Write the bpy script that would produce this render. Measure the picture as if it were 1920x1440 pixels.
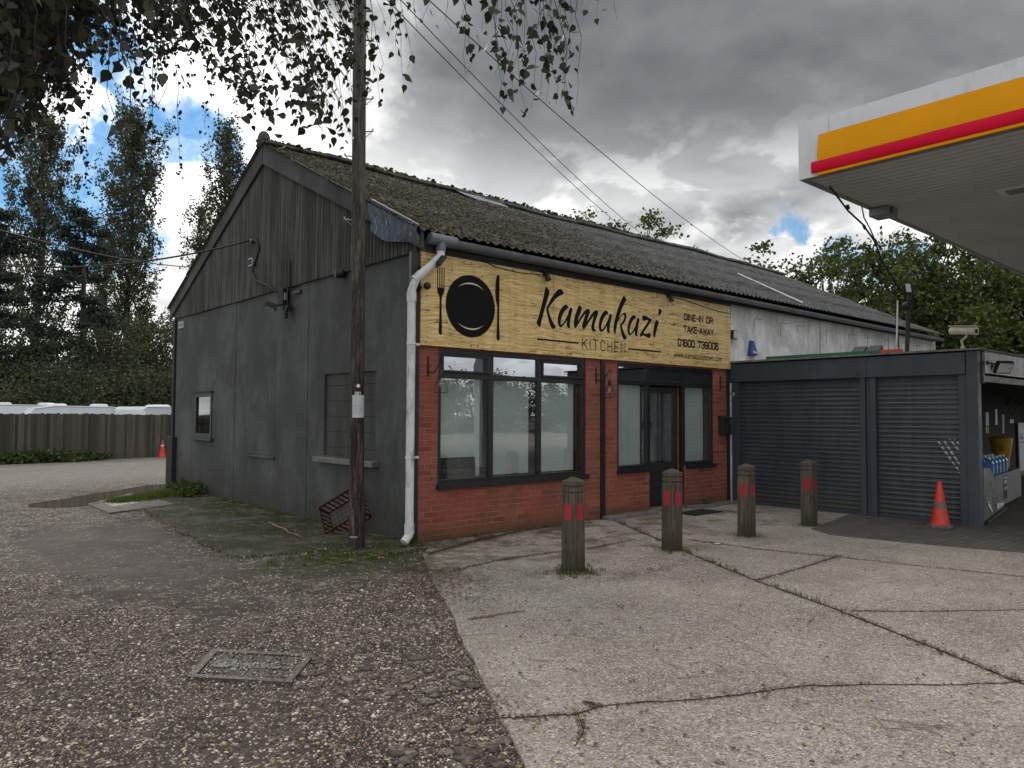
import bpy, math, random
import numpy as np
from mathutils import Vector, Matrix
from mathutils.geometry import tessellate_polygon
random.seed(7)
rng = np.random.default_rng(11)
SC = bpy.context.scene
for o in list(bpy.data.objects):
    bpy.data.objects.remove(o)
R_ = math.radians

# ------------------------------------------------------------------ camera
FPX, YAW, PITCH, ROLL = 1408.52, R_(41.5632), R_(2.3317), R_(0.27755)
CAM = np.array([-5.32471, -7.77411, 1.6])
_fw = np.array([math.sin(YAW)*math.cos(PITCH), math.cos(YAW)*math.cos(PITCH), math.sin(PITCH)])
_r = np.array([math.cos(YAW), -math.sin(YAW), 0.0])
_u = np.cross(_r, _fw)
_R = math.cos(ROLL)*_r + math.sin(ROLL)*_u
_U = -math.sin(ROLL)*_r + math.cos(ROLL)*_u
cd = bpy.data.cameras.new('camera')
cam = bpy.data.objects.new('camera', cd)
SC.collection.objects.link(cam)
cam.matrix_world = Matrix(((_R[0], _U[0], -_fw[0], CAM[0]), (_R[1], _U[1], -_fw[1], CAM[1]),
                           (_R[2], _U[2], -_fw[2], CAM[2]), (0, 0, 0, 1)))
cd.sensor_width = 36.0
cd.lens = 36.0*FPX/1920.0
cd.clip_start = 0.05
cd.clip_end = 3000
SC.camera = cam


def ray(px, py):
    return _fw + _R*(px-960)/FPX - _U*(py-720)/FPX


def onp(px, py, ax, v):
    d = ray(px, py)
    return CAM + d*((v-CAM[ax])/d[ax])


def G(px, py, z=0.0):          # point on the ground
    return onp(px, py, 2, z)


def F(px, py, y=0.0):          # point on the shop front
    return onp(px, py, 1, y)


def W(px, py, x=0.0):          # point on the gable wall plane
    return onp(px, py, 0, x)


def D(px, py, d):
    return CAM + ray(px, py)*d


# ------------------------------------------------------------------ view
SC.view_settings.view_transform = 'Standard'
SC.view_settings.look = 'None'
SC.view_settings.gamma = 1.0
SC.view_settings.use_curve_mapping = False
SC.view_settings.exposure = 0.0
SC.render.engine = 'CYCLES'
SC.cycles.max_bounces = 8
SC.cycles.transparent_max_bounces = 24
SC.cycles.use_denoising = True
SC.cycles.sample_clamp_indirect = 4.0

# ------------------------------------------------------------------ sun
SUN_AZ, SUN_EL = R_(17.0), R_(37.0)      # from +Y towards +X, behind the building
sdir = Vector((math.sin(SUN_AZ)*math.cos(SUN_EL), math.cos(SUN_AZ)*math.cos(SUN_EL), math.sin(SUN_EL)))
ld = bpy.data.lights.new('sun', 'SUN')
ld.energy = 1.5
ld.angle = R_(24)
ld.color = (1.0, 0.95, 0.87)
sun = bpy.data.objects.new('sun', ld)
SC.collection.objects.link(sun)
sun.rotation_euler = (-sdir).to_track_quat('-Z', 'Y').to_euler()
sun.location = (0, 0, 30)


# ------------------------------------------------------------------ node helper
class NT:
    def __init__(s, tree):
        s.t = tree
        s.n = tree.nodes
        s.l = tree.links

    def new(s, kind, **kw):
        nd = s.n.new('ShaderNode'+kind)
        for k, v in kw.items():
            setattr(nd, k, v)
        return nd

    def put(s, sock, v):
        if isinstance(v, bpy.types.NodeSocket):
            s.l.new(v, sock)
        elif v is not None:
            if isinstance(v, (tuple, list)) and len(v) == 3 and sock.type == 'RGBA':
                v = (*v, 1)
            sock.default_value = v

    def math(s, op, a, b=None, c=None, clamp=False):
        nd = s.new('Math', operation=op, use_clamp=clamp)
        s.put(nd.inputs[0], a)
        s.put(nd.inputs[1], b)
        s.put(nd.inputs[2], c)
        return nd.outputs[0]

    def vm(s, op, a, b=None, out=0):
        nd = s.new('VectorMath', operation=op)
        s.put(nd.inputs[0], a)
        if op == 'SCALE':
            s.put(nd.inputs['Scale'], b)
        else:
            s.put(nd.inputs[1], b)
        return nd.outputs[out]

    def mix(s, f, a, b, blend='MIX'):
        nd = s.new('Mix', data_type='RGBA', blend_type=blend)
        s.put(nd.inputs[0], f)
        s.put(nd.inputs[6], a)
        s.put(nd.inputs[7], b)
        return nd.outputs[2]

    def ramp(s, f, a, b, lo=0.0, hi=1.0, smooth=True):
        nd = s.new('MapRange', interpolation_type='SMOOTHSTEP' if smooth else 'LINEAR')
        for i, v in enumerate((f, a, b, lo, hi)):
            s.put(nd.inputs[i], v)
        return nd.outputs[0]

    def noise(s, vec, scale, detail=4.0, rough=0.55, col=False, dist=0.0):
        nd = s.new('TexNoise')
        s.put(nd.inputs['Vector'], vec)
        nd.inputs['Scale'].default_value = scale
        nd.inputs['Detail'].default_value = detail
        nd.inputs['Roughness'].default_value = rough
        nd.inputs['Distortion'].default_value = dist
        return nd.outputs[1] if col else nd.outputs[0]

    def voro(s, vec, scale, feature='F1', out=0, rnd=1.0):
        nd = s.new('TexVoronoi', feature=feature)
        s.put(nd.inputs['Vector'], vec)
        nd.inputs['Scale'].default_value = scale
        nd.inputs['Randomness'].default_value = rnd
        return nd.outputs[out]

    def scaled(s, vec, sc):
        return s.vm('MULTIPLY', vec, sc)

    def cr(s, f, stops, interp='LINEAR'):
        nd = s.new('ValToRGB')
        nd.color_ramp.interpolation = interp
        el = nd.color_ramp.elements
        while len(el) < len(stops):
            el.new(0.5)
        for e, (p, c) in zip(el, stops):
            e.position = p
            e.color = (*c, 1) if len(c) == 3 else c
        s.put(nd.inputs[0], f)
        return nd.outputs[0]

    def bump(s, h, strength=0.5, dist=0.01, normal=None):
        nd = s.new('Bump')
        nd.inputs['Strength'].default_value = strength
        nd.inputs['Distance'].default_value = dist
        s.put(nd.inputs['Height'], h)
        if normal is not None:
            s.put(nd.inputs['Normal'], normal)
        return nd.outputs[0]


# ------------------------------------------------------------------ world: sky with broken cloud
def make_world():
    w = bpy.data.worlds.new('World')
    SC.world = w
    w.use_nodes = True
    n = NT(w.node_tree)
    n.n.clear()
    out = n.new('OutputWorld')
    bg = n.new('Background')
    n.l.new(bg.outputs[0], out.inputs[0])
    sky = n.new('TexSky', sky_type='NISHITA')
    sky.sun_disc = False
    sky.sun_elevation = SUN_EL
    sky.sun_rotation = SUN_AZ
    sky.altitude = 50
    sky.air_density = 1.2
    sky.dust_density = 0.2
    sky.ozone_density = 2.0
    tc = n.new('TexCoord')
    d = n.vm('NORMALIZE', tc.outputs['Generated'])
    sep = n.new('SeparateXYZ')
    n.l.new(d, sep.inputs[0])
    zc = n.math('MAXIMUM', sep.outputs[2], 0.0)
    k = n.math('DIVIDE', 1.0, n.math('ADD', zc, 0.22))
    proj = n.vm('SCALE', d, k)
    wob = n.noise(d, 5.0, 6.0, 0.6, col=True)
    wv = n.vm('SCALE', n.vm('SUBTRACT', wob, (0.5, 0.5, 0.5)), 0.26)
    wob2 = n.noise(d, 22.0, 4.0, 0.6, col=True)
    wv = n.vm('ADD', wv, n.vm('SCALE', n.vm('SUBTRACT', wob2, (0.5, 0.5, 0.5)), 0.05))
    dw = n.vm('NORMALIZE', n.vm('ADD', d, wv))

    def blob(px, py, rad, soft=0.5):
        c = ray(px, py)
        c = c/np.linalg.norm(c)
        dt = n.vm('DOT_PRODUCT', dw, tuple(float(q) for q in c), out=1)
        a0 = math.cos(R_(rad*(1+soft)))
        a1 = math.cos(R_(rad*(1-soft)))
        return n.ramp(dt, a0, a1)

    def mx(lst):
        v = lst[0]
        for q in lst[1:]:
            v = n.math('MAXIMUM', v, q)
        return v

    blue = mx([blob(150, 320, 5.2, .3), blob(165, 170, 4.2, .35), blob(325, 350, 3.6, .3), blob(395, 360, 2.8, .35), blob(185, 400, 3.4, .4),
               blob(20, 300, 4.5, .4), blob(1475, 478, 1.15, .5), blob(1600, 490, 1.5, .4), blob(1690, 490, 1.6, .4),
               blob(-500, 300, 9.0), blob(-300, -700, 14), blob(-900, 100, 8)])
    # more gaps elsewhere in the sky, away from the view
    gap = n.ramp(n.noise(proj, 1.3, 5.0, 0.55), 0.56, 0.64)
    behind = n.ramp(n.vm('DOT_PRODUCT', d, tuple(float(q) for q in _fw), out=1), 0.35, 0.1)
    blue = n.math('MAXIMUM', blue, n.math('MULTIPLY', n.math('MULTIPLY', gap, behind), 0.85))
    wisps = n.ramp(n.noise(dw, 9.0, 6.0, 0.65), 0.42, 0.72)
    blue = n.math('MULTIPLY', blue, n.math('SUBTRACT', 1.0, n.math('MULTIPLY', wisps, 0.35)))
    puff = mx([blob(165, 225, 1.9, .4), blob(370, 450, 2.6, .4)])
    blue = n.math('MULTIPLY', blue, n.math('SUBTRACT', 1.0, puff))
    # cloud brightness
    n1 = n.noise(proj, 1.6, 7.0, 0.55, dist=0.4)
    n2 = n.noise(proj, 5.0, 6.0, 0.55, dist=0.2)
    tex = n.math('ADD', n.math('MULTIPLY', n.math('SUBTRACT', n1, 0.5), 0.9), n.math('MULTIPLY', n.math('SUBTRACT', n2, 0.5), 0.42))
    base = n.math('ADD', 0.40, n.math('MULTIPLY', tex, 0.85))
    glow = mx([blob(330, 210, 6.5, .9), n.math('MULTIPLY', blob(620, 100, 3.2, .8), 0.55)])
    glow2 = blob(400, 160, 9.0, .9)
    near = blob(200, 260, 16.0, .8)
    horiz = n.math('MULTIPLY', n.ramp(n.math('ADD', sep.outputs[2], n.math('MULTIPLY', tex, 0.28)), 0.37, 0.25), 1.0)
    dark = mx([blob(1400, 90, 13, .8), n.math('MULTIPLY', blob(1050, 270, 5.5, .7), 0.8), n.math('MULTIPLY', blob(1750, 20, 12, .8), 1.0),
               n.math('MULTIPLY', blob(330, 520, 3.0, .5), 0.55)])
    br = n.math('ADD', base, n.math('MULTIPLY', glow, 1.05))
    br = n.math('ADD', br, n.math('MULTIPLY', glow2, 0.20))
    br = n.math('ADD', br, n.math('MULTIPLY', horiz, n.math('ADD', 0.72, n.math('MULTIPLY', tex, 1.9))))
    br = n.math('MULTIPLY', br, n.math('SUBTRACT', 1.0, n.math('MULTIPLY', dark, 0.36)))
    puffs = n.ramp(n.noise(n.scaled(d, (1, 1, 2.2)), 9.0, 8, 0.58, dist=0.3), 0.47, 0.60)
    lowsky = n.ramp(sep.outputs[2], 0.40, 0.26)
    br = n.math('ADD', br, n.math('MULTIPLY', n.math('MULTIPLY', puffs, lowsky), n.math('MULTIPLY', n.math('SUBTRACT', 1.0, behind), 0.30)))
    br = n.math('ADD', br, n.math('MULTIPLY', behind, 0.55))
    br = n.math('ADD', br, n.math('MULTIPLY', n.ramp(sep.outputs[2], 0.55, 0.85), 0.40))
    br = n.math('MAXIMUM', br, 0.10)
    ccol = n.cr(n.ramp(br, 0.1, 0.9, smooth=False), [(0.0, (0.86, 0.93, 1.0)), (0.5, (0.95, 0.98, 1.0)), (1.0, (1.0, 1.0, 1.0))])
    cloud = n.vm('SCALE', ccol, br)
    skyc = n.vm('SCALE', sky.outputs[0], 0.10)
    skyc = n.mix(1.0, skyc, n.mix(near, (0.62, 0.86, 1.0), (0.36, 0.72, 0.98)), 'MULTIPLY')
    mixed = n.mix(blue, cloud, skyc)
    low = n.ramp(sep.outputs[2], -0.06, 0.0)
    fin = n.mix(low, (0.08, 0.08, 0.07), mixed)
    n.put(bg.inputs[0], fin)
    bg.inputs[1].default_value = 1.0


make_world()

# ------------------------------------------------------------------ materials
MATS = {}


def mat(name, build):
    if name in MATS:
        return MATS[name]
    m = bpy.data.materials.new(name)
    m.use_nodes = True
    n = NT(m.node_tree)
    n.n.clear()
    out = n.new('OutputMaterial')
    b = n.new('BsdfPrincipled')
    n.l.new(b.outputs[0], out.inputs[0])
    n.out = out
    n.b = b
    geo = n.new('NewGeometry')
    n.pos = geo.outputs['Position']
    n.island = geo.outputs['Random Per Island']
    n.nrm = geo.outputs['Normal']
    tc = n.new('TexCoord')
    n.obj = tc.outputs['Object']
    build(n)
    MATS[name] = m
    return m


def S(n, base=None, rough=None, metal=None, normal=None, spec=None, trans=None, ior=None, alpha=None, coat=None, sheen=None):
    for k, v in (('Base Color', base), ('Roughness', rough), ('Metallic', metal), ('Normal', normal),
                 ('Specular IOR Level', spec), ('Transmission Weight', trans), ('IOR', ior), ('Alpha', alpha), ('Coat Weight', coat)):
        if v is not None:
            n.put(n.b.inputs[k], v)


def simple(name, col, rough=0.6, metal=0.0, var=0.25, scale=6.0, bump=0.15, dirt=None, spec=None):
    def f(n):
        a = n.noise(n.pos, scale, 6, 0.6)
        lo = tuple(c*(1-var) for c in col)
        hi = tuple(min(1, c*(1+var)) for c in col)
        c = n.mix(n.ramp(a, 0.3, 0.7), lo, hi)
        if dirt:
            k = n.ramp(n.noise(n.scaled(n.pos, (1, 1, 0.35)), 5, 8, 0.7), 0.5, 0.68)
            c = n.mix(n.math('MULTIPLY', k, dirt[1]), c, dirt[0])
        r = n.ramp(n.noise(n.pos, scale*3, 4), 0.2, 0.8, rough-0.08, min(1, rough+0.12))
        S(n, c, r, metal, n.bump(n.noise(n.pos, scale*12, 4), bump, 0.004), spec)
    return mat(name, f)


def streak_wall(name, base, dark, green, amt=0.5, rough=0.92):
    def f(n):
        p = n.pos
        blot = n.noise(p, 0.9, 7, 0.62)
        st = n.noise(n.scaled(p, (1.0, 1.0, 0.42)), 1.6, 9, 0.72, dist=0.7)
        st2 = n.noise(n.scaled(p, (3.6, 3.6, 0.7)), 2.0, 8, 0.74)
        fine = n.noise(p, 60, 4, 0.6)
        c = n.mix(n.ramp(blot, 0.38, 0.62), base, tuple(q*0.55 for q in base))
        c = n.mix(n.math('MULTIPLY', n.ramp(st, 0.44, 0.62), amt), c, dark)
        c = n.mix(n.math('MULTIPLY', n.ramp(st2, 0.50, 0.66), amt*0.7), c, dark)
        sp = n.new('SeparateXYZ')
        n.l.new(p, sp.inputs[0])
        lowz = n.ramp(n.math('ADD', sp.outputs[2], n.math('MULTIPLY', blot, 1.4)), 1.9, 0.5)
        g = n.math('MULTIPLY', n.ramp(n.noise(p, 2.4, 6, 0.7), 0.42, 0.66), n.math('ADD', n.math('MULTIPLY', lowz, 0.8), 0.25))
        c = n.mix(n.math('MULTIPLY', g, 0.75), c, green)
        damp = n.ramp(n.math('ADD', sp.outputs[2], n.math('MULTIPLY', n.noise(n.scaled(p, (2.2, 2.2, .5)), 1.0, 6, .7), 1.5)), 1.45, 0.75)
        c = n.mix(n.math('MULTIPLY', damp, 0.8), c, tuple(q*w for q, w in zip(base, (0.34, 0.30, 0.24))))
        c = n.mix(n.ramp(fine, 0.3, 0.7, 0.0, 0.35), c, tuple(q*1.35 for q in base))
        h = n.math('ADD', n.math('MULTIPLY', fine, 0.5), n.math('MULTIPLY', n.noise(p, 9, 6, 0.6), 1.0))
        S(n, c, rough, 0, n.bump(h, 0.5, 0.012), 0.25)
    return mat(name, f)


M_render = streak_wall('weathered_render', (0.088, 0.092, 0.094), (0.022, 0.024, 0.019), (0.034, 0.040, 0.020), 0.55)
M_white_render = streak_wall('white_painted_render', (0.86, 0.88, 0.90), (0.26, 0.25, 0.22), (0.40, 0.40, 0.32), 0.62)
def f_clad(n):
    p = n.pos
    sp = n.new('SeparateXYZ')
    n.l.new(p, sp.inputs[0])
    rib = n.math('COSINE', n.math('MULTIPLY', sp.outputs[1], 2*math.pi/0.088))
    st = n.noise(n.scaled(p, (1, 9, 0.22)), 2.0, 7, 0.68)
    st2 = n.noise(n.scaled(p, (1, 1.6, 0.3)), 1.6, 6, 0.62)
    c = n.mix(n.ramp(st, 0.38, 0.62), (0.125, 0.130, 0.128), (0.062, 0.064, 0.058))
    c = n.mix(n.ramp(st2, 0.42, 0.66, 0, 0.75), c, (0.045, 0.048, 0.036))
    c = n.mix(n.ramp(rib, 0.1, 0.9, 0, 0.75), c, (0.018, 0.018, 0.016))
    S(n, c, 0.92, 0, n.bump(n.noise(p, 40, 5), 0.4, 0.006), 0.2)


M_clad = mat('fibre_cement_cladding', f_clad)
M_barge = streak_wall('weathered_barge_board', (0.080, 0.085, 0.084), (0.03, 0.032, 0.028), (0.05, 0.056, 0.03), 0.7)
M_black = simple('black_frame_paint', (0.013, 0.014, 0.016), 0.32, 0, 0.3, 8, 0.08)
M_blackiron = simple('black_iron', (0.012, 0.012, 0.013), 0.5, 0.0, 0.3, 20, 0.2)
M_blackmatt = simple('matt_black', (0.010, 0.010, 0.011), 0.75, 0, 0.3, 12, 0.2)
M_gutter = simple('grey_plastic_gutter', (0.13, 0.145, 0.165), 0.42, 0, 0.18, 5, 0.08, ((0.07, 0.075, 0.06), 0.55))
M_pipe = simple('white_downpipe', (0.60, 0.62, 0.62), 0.45, 0, 0.1, 6, 0.08, ((0.10, 0.095, 0.085), 0.8))
M_signink = simple('sign_black_print', (0.006, 0.0065, 0.008), 0.6, 0, 0.1, 3, 0.02, None, 0.12)
M_anth = simple('anthracite_metal', (0.034, 0.047, 0.060), 0.45, 0.0, 0.16, 2.5, 0.05, ((0.06, 0.065, 0.06), 0.4))
M_white = simple('white_panel', (0.60, 0.62, 0.64), 0.4, 0, 0.06, 1.5, 0.04, ((0.36, 0.37, 0.36), 0.35))
M_yellow = simple('amber_yellow_panel', (0.66, 0.28, 0.001), 0.6, 0, 0.05, 1.5, 0.03, None, 0.12)
M_red = simple('red_bullnose_strip', (0.56, 0.004, 0.030), 0.55, 0, 0.05, 2, 0.03, None, 0.12)
M_soffit = simple('soffit_strip', (0.50, 0.50, 0.50), 0.55, 0, 0.10, 0.8, 0.05, ((0.36, 0.355, 0.35), 0.4))
M_grey = simple('grey_metal', (0.20, 0.21, 0.22), 0.45, 0.3, 0.15, 5, 0.1)
M_lightgrey = simple('light_grey_plate', (0.50, 0.53, 0.56), 0.4, 0.2, 0.08, 9, 0.05, ((0.28, 0.3, 0.3), 0.5))
M_galv = simple('galvanised_steel', (0.33, 0.34, 0.35), 0.45, 0.8, 0.2, 14, 0.15)
M_cable = simple('cable_sheath', (0.012, 0.012, 0.013), 0.6, 0, 0.2, 10, 0.05)
M_orange = simple('timber_door_edge', (0.30, 0.10, 0.035), 0.6, 0, 0.25, 14, 0.2)
M_cone = simple('worn_orange_cone_plastic', (0.62, 0.040, 0.018), 0.5, 0, 0.18, 9, 0.15, ((0.20, 0.035, 0.025), 0.5))
M_conebase = simple('cone_base_rubber', (0.14, 0.14, 0.14), 0.8, 0, 0.25, 12, 0.3)
M_conestripe = simple('grimy_cone_band', (0.16, 0.10, 0.09), 0.6, 0, 0.3, 14, 0.2)
M_conewhite = simple('white_reflective_band', (0.65, 0.65, 0.63), 0.35, 0, 0.1, 14, 0.05)
M_crate = simple('faded_red_crate_plastic', (0.060, 0.009, 0.008), 0.65, 0, 0.3, 9, 0.15)
M_crateg = simple('pale_scuffed_crate_plastic', (0.12, 0.085, 0.078), 0.6, 0, 0.3, 9, 0.15)
M_blue = simple('blue_alarm_cover', (0.010, 0.065, 0.26), 0.35, 0, 0.1, 9, 0.03)
M_textwhite = simple('pale_lettering', (0.62, 0.64, 0.66), 0.5, 0, 0.05, 5, 0.02)
M_textgrey = simple('dim_grey_lettering', (0.15, 0.16, 0.18), 0.6, 0, 0.2, 9, 0.02)
M_pink = simple('faded_pink_lettering', (0.52, 0.40, 0.42), 0.5, 0, 0.12, 30, 0.02)
M_cream = simple('cream_camera_housing', (0.50, 0.48, 0.38), 0.45, 0, 0.1, 9, 0.05)
M_green = simple('green_edge_board', (0.008, 0.13, 0.065), 0.45, 0, 0.15, 3, 0.05)
M_redboard = simple('faded_red_edge_board', (0.40, 0.055, 0.045), 0.5, 0, 0.3, 5, 0.05)
M_felt = simple('mossy_roof_felt', (0.17, 0.165, 0.15), 0.95, 0, 0.35, 5, 0.5, ((0.12, 0.13, 0.06), 0.6))
M_yellowbin = simple('yellow_bin_plastic', (0.55, 0.33, 0.01), 0.4, 0, 0.08, 4, 0.03)
M_bluebottle = simple('blue_screenwash', (0.06, 0.20, 0.42), 0.2, 0, 0.15, 12, 0.02)
M_poster = simple('pale_poster', (0.42, 0.46, 0.52), 0.5, 0, 0.06, 3, 0.0)
M_caravan = simple('white_caravan_skin', (0.62, 0.66, 0.70), 0.35, 0, 0.05, 1.2, 0.02, ((0.42, 0.44, 0.44), 0.3))
M_darkglass = simple('dark_tinted_acrylic', (0.02, 0.025, 0.03), 0.12, 0, 0.1, 2, 0.0)
M_rubber = simple('tyre_rubber', (0.02, 0.02, 0.02), 0.9, 0, 0.2, 12, 0.2)
M_kerb = simple('old_concrete', (0.145, 0.138, 0.124), 0.95, 0, 0.3, 8, 0.5, ((0.06, 0.07, 0.035), 0.7))
M_redpaint = simple('red_reflective_patch', (0.33, 0.006, 0.014), 0.5, 0, 0.2, 30, 0.1, ((0.12, 0.02, 0.02), 0.5))
M_mh = simple('rusty_manhole_iron', (0.11, 0.105, 0.098), 0.7, 0.2, 0.35, 30, 0.5, ((0.09, 0.06, 0.04), 0.6))
M_mhpale = simple('pale_concrete_cover', (0.42, 0.43, 0.42), 0.9, 0, 0.25, 22, 0.5, ((0.2, 0.2, 0.17), 0.6))
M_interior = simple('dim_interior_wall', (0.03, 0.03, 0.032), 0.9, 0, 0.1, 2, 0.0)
M_carpaint = simple('silver_car_paint', (0.35, 0.36, 0.38), 0.25, 0.3, 0.02, 2, 0.0)


def f_blind(n):
    sp = n.new('SeparateXYZ')
    n.l.new(n.pos, sp.inputs[0])
    z = sp.outputs[2]
    slat = n.math('ABSOLUTE', n.math('SINE', n.math('MULTIPLY', z, 3.14159/0.045)))
    c = n.mix(n.ramp(n.noise(n.pos, 1.6, 4), 0.3, 0.7), (0.50, 0.55, 0.55), (0.60, 0.645, 0.64))
    S(n, c, 0.8, 0, n.bump(slat, 0.10, 0.004), 0.2)


M_blind = mat('pale_window_blind', f_blind)


def glass_mat(name, refl, tint, rough=0.0):
    def f(n):
        n.n.remove(n.b)
        t = n.new('BsdfTransparent')
        t.inputs[0].default_value = (*tint, 1)
        g = n.new('BsdfGlossy')
        g.inputs[0].default_value = (0.93, 0.96, 1.0, 1)
        g.inputs['Roughness'].default_value = rough
        wobb = n.bump(n.noise(n.pos, 1.7, 2), 0.05, 0.02)
        n.put(g.inputs['Normal'], wobb)
        g2 = n.new('NewGeometry')
        cs = n.math('ABSOLUTE', n.vm('DOT_PRODUCT', g2.outputs['Normal'], g2.outputs['Incoming'], out=1))
        fac = n.math('ADD', n.math('MULTIPLY', n.math('POWER', n.math('SUBTRACT', 1.0, cs), 4.0), 0.8), refl, clamp=True)
        mx = n.new('MixShader')
        n.put(mx.inputs[0], fac)
        n.l.new(t.outputs[0], mx.inputs[1])
        n.l.new(g.outputs[0], mx.inputs[2])
        n.l.new(mx.outputs[0], n.out.inputs[0])
    return mat(name, f)


M_glass = glass_mat('double_glazing', 0.15, (0.93, 0.95, 0.94))
M_glass_top = glass_mat('tinted_top_light', 0.26, (0.5, 0.53, 0.55))
M_glass_dark = glass_mat('old_window_glass', 0.06, (0.5, 0.55, 0.5), 0.03)
M_bulb = glass_mat('clear_bulb_glass', 0.14, (0.9, 0.9, 0.88))


def f_brick(n):
    sp = n.new('SeparateXYZ')
    n.l.new(n.pos, sp.inputs[0])
    co = n.new('CombineXYZ')
    n.put(co.inputs[0], n.math('ADD', sp.outputs[0], sp.outputs[1]))
    n.put(co.inputs[1], sp.outputs[2])
    b = n.new('TexBrick')
    n.l.new(co.outputs[0], b.inputs[0])
    b.inputs['Scale'].default_value = 1.0
    b.inputs['Brick Width'].default_value = 0.225
    b.inputs['Row Height'].default_value = 0.075
    b.inputs['Mortar Size'].default_value = 0.0055
    b.inputs['Mortar Smooth'].default_value = 0.25
    b.inputs['Bias'].default_value = 0.0
    b.inputs['Color1'].default_value = (0.0, 0, 0, 1)
    b.inputs['Color2'].default_value = (1.0, 1, 1, 1)
    b.inputs['Mortar'].default_value = (0.5, 0.5, 0.5, 1)
    tone = n.cr(b.outputs[0], [(0.0, (0.190, 0.054, 0.036)), (0.35, (0.300, 0.084, 0.054)), (0.7, (0.25, 0.076, 0.052)), (1.0, (0.34, 0.110, 0.072))])
    fine = n.noise(n.scaled(co.outputs[0], (30, 90, 1)), 1.0, 5, 0.6)
    c = n.mix(n.ramp(fine, 0.3, 0.75, 0, 0.45), tone, (0.16, 0.045, 0.035))
    blot = n.noise(n.pos, 1.4, 6, 0.65)
    c = n.mix(n.ramp(blot, 0.46, 0.68, 0, 0.6), c, (0.13, 0.06, 0.040))
    c = n.mix(n.math('MULTIPLY', b.outputs[1], n.ramp(n.noise(n.pos, 2.5, 5), .35, .65, .35, 1.0)), c, (0.26, 0.165, 0.12))
    low = n.ramp(n.math('ADD', sp.outputs[2], n.math('MULTIPLY', blot, 0.45)), 0.50, 0.18)
    c = n.mix(n.math('MULTIPLY', low, 0.75), c, (0.055, 0.050, 0.028))
    h = n.math('SUBTRACT', n.math('MULTIPLY', fine, 0.25), b.outputs[1])
    S(n, c, 0.85, 0, n.bump(h, 0.7, 0.006), 0.3)


M_brick = mat('red_wirecut_brick', f_brick)


def f_blocks(n):           # bricked-up opening: big blocks behind thin render
    sp = n.new('SeparateXYZ')
    n.l.new(n.pos, sp.inputs[0])
    co = n.new('CombineXYZ')
    n.put(co.inputs[0], n.math('ADD', sp.outputs[1], n.math('MULTIPLY', n.noise(n.pos, 3, 3), 0.03)))
    n.put(co.inputs[1], n.math('ADD', sp.outputs[2], n.math('MULTIPLY', n.noise(n.pos, 4, 3), 0.03)))
    b = n.new('TexBrick')
    n.l.new(co.outputs[0], b.inputs[0])
    b.inputs['Scale'].default_value = 1.0
    b.inputs['Brick Width'].default_value = 1.7
    b.inputs['Row Height'].default_value = 0.225
    b.inputs['Mortar Size'].default_value = 0.008
    b.inputs['Mortar Smooth'].default_value = 0.6
    fine = n.noise(n.pos, 50, 4, 0.6)
    st = n.noise(n.scaled(n.pos, (4, 4, 0.4)), 2, 6, 0.65)
    c = n.mix(n.ramp(st, 0.35, 0.7), (0.056, 0.060, 0.058), (0.026, 0.030, 0.023))
    c = n.mix(n.math('MULTIPLY', b.outputs[1], 0.85), c, (0.018, 0.018, 0.017))
    c = n.mix(n.ramp(fine, 0.3, 0.7, 0, 0.3), c, (0.11, 0.11, 0.10))
    S(n, c, 0.95, 0, n.bump(n.math('SUBTRACT', n.math('MULTIPLY', fine, 0.3), b.outputs[1]), 0.6, 0.01), 0.2)


M_blocks = mat('rendered_blockwork', f_blocks)


def f_roof(n):
    p = n.pos
    sp = n.new('SeparateXYZ')
    n.l.new(p, sp.inputs[0])
    big = n.noise(p, 0.7, 6, 0.6)
    med = n.noise(p, 4.5, 8, 0.72)
    fine = n.noise(n.scaled(p, (22, 60, 22)), 1, 5, 0.7)
    base = n.mix(n.ramp(med, 0.3, 0.7), (0.060, 0.062, 0.064), (0.165, 0.168, 0.170))
    leftness = n.ramp(n.math('ADD', sp.outputs[0], n.math('MULTIPLY', big, 6.0)), 11.0, 2.0)
    moss = n.math('MULTIPLY', n.ramp(n.math('ADD', n.math('MULTIPLY', med, 0.6), n.math('MULTIPLY', fine, 0.45)), 0.44, 0.60), n.math('ADD', n.math('MULTIPLY', leftness, 0.85), 0.16))
    mc = n.cr(n.noise(p, 9, 5, 0.7), [(0.30, (0.045, 0.038, 0.022)), (0.5, (0.115, 0.100, 0.055)), (0.72, (0.21, 0.19, 0.11))])
    c = n.mix(moss, base, mc)
    lich = n.ramp(n.noise(p, 26, 5, 0.75), 0.63, 0.72)
    c = n.mix(n.math('MULTIPLY', lich, 0.6), c, (0.33, 0.34, 0.33))
    c = n.mix(n.ramp(n.noise(p, 14, 6, 0.75), 0.56, 0.68, 0, 0.8), c, (0.025, 0.026, 0.024))
    h = n.math('ADD', n.math('MULTIPLY', moss, 0.8), n.math('MULTIPLY', fine, 0.9))
    S(n, c, 0.95, 0, n.bump(h, 0.9, 0.03), 0.15)


M_roof = mat('mossy_corrugated_sheet', f_roof)


def f_moss(n):
    c = n.cr(n.island, [(0.0, (0.022, 0.020, 0.014)), (0.35, (0.065, 0.056, 0.034)), (0.7, (0.130, 0.112, 0.062)), (0.93, (0.21, 0.185, 0.10)), (1.0, (0.38, 0.37, 0.32))])
    S(n, c, 1.0, 0, n.bump(n.noise(n.pos, 90, 4), 0.7, 0.01), 0.1)


M_moss = mat('roof_moss', f_moss)


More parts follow.
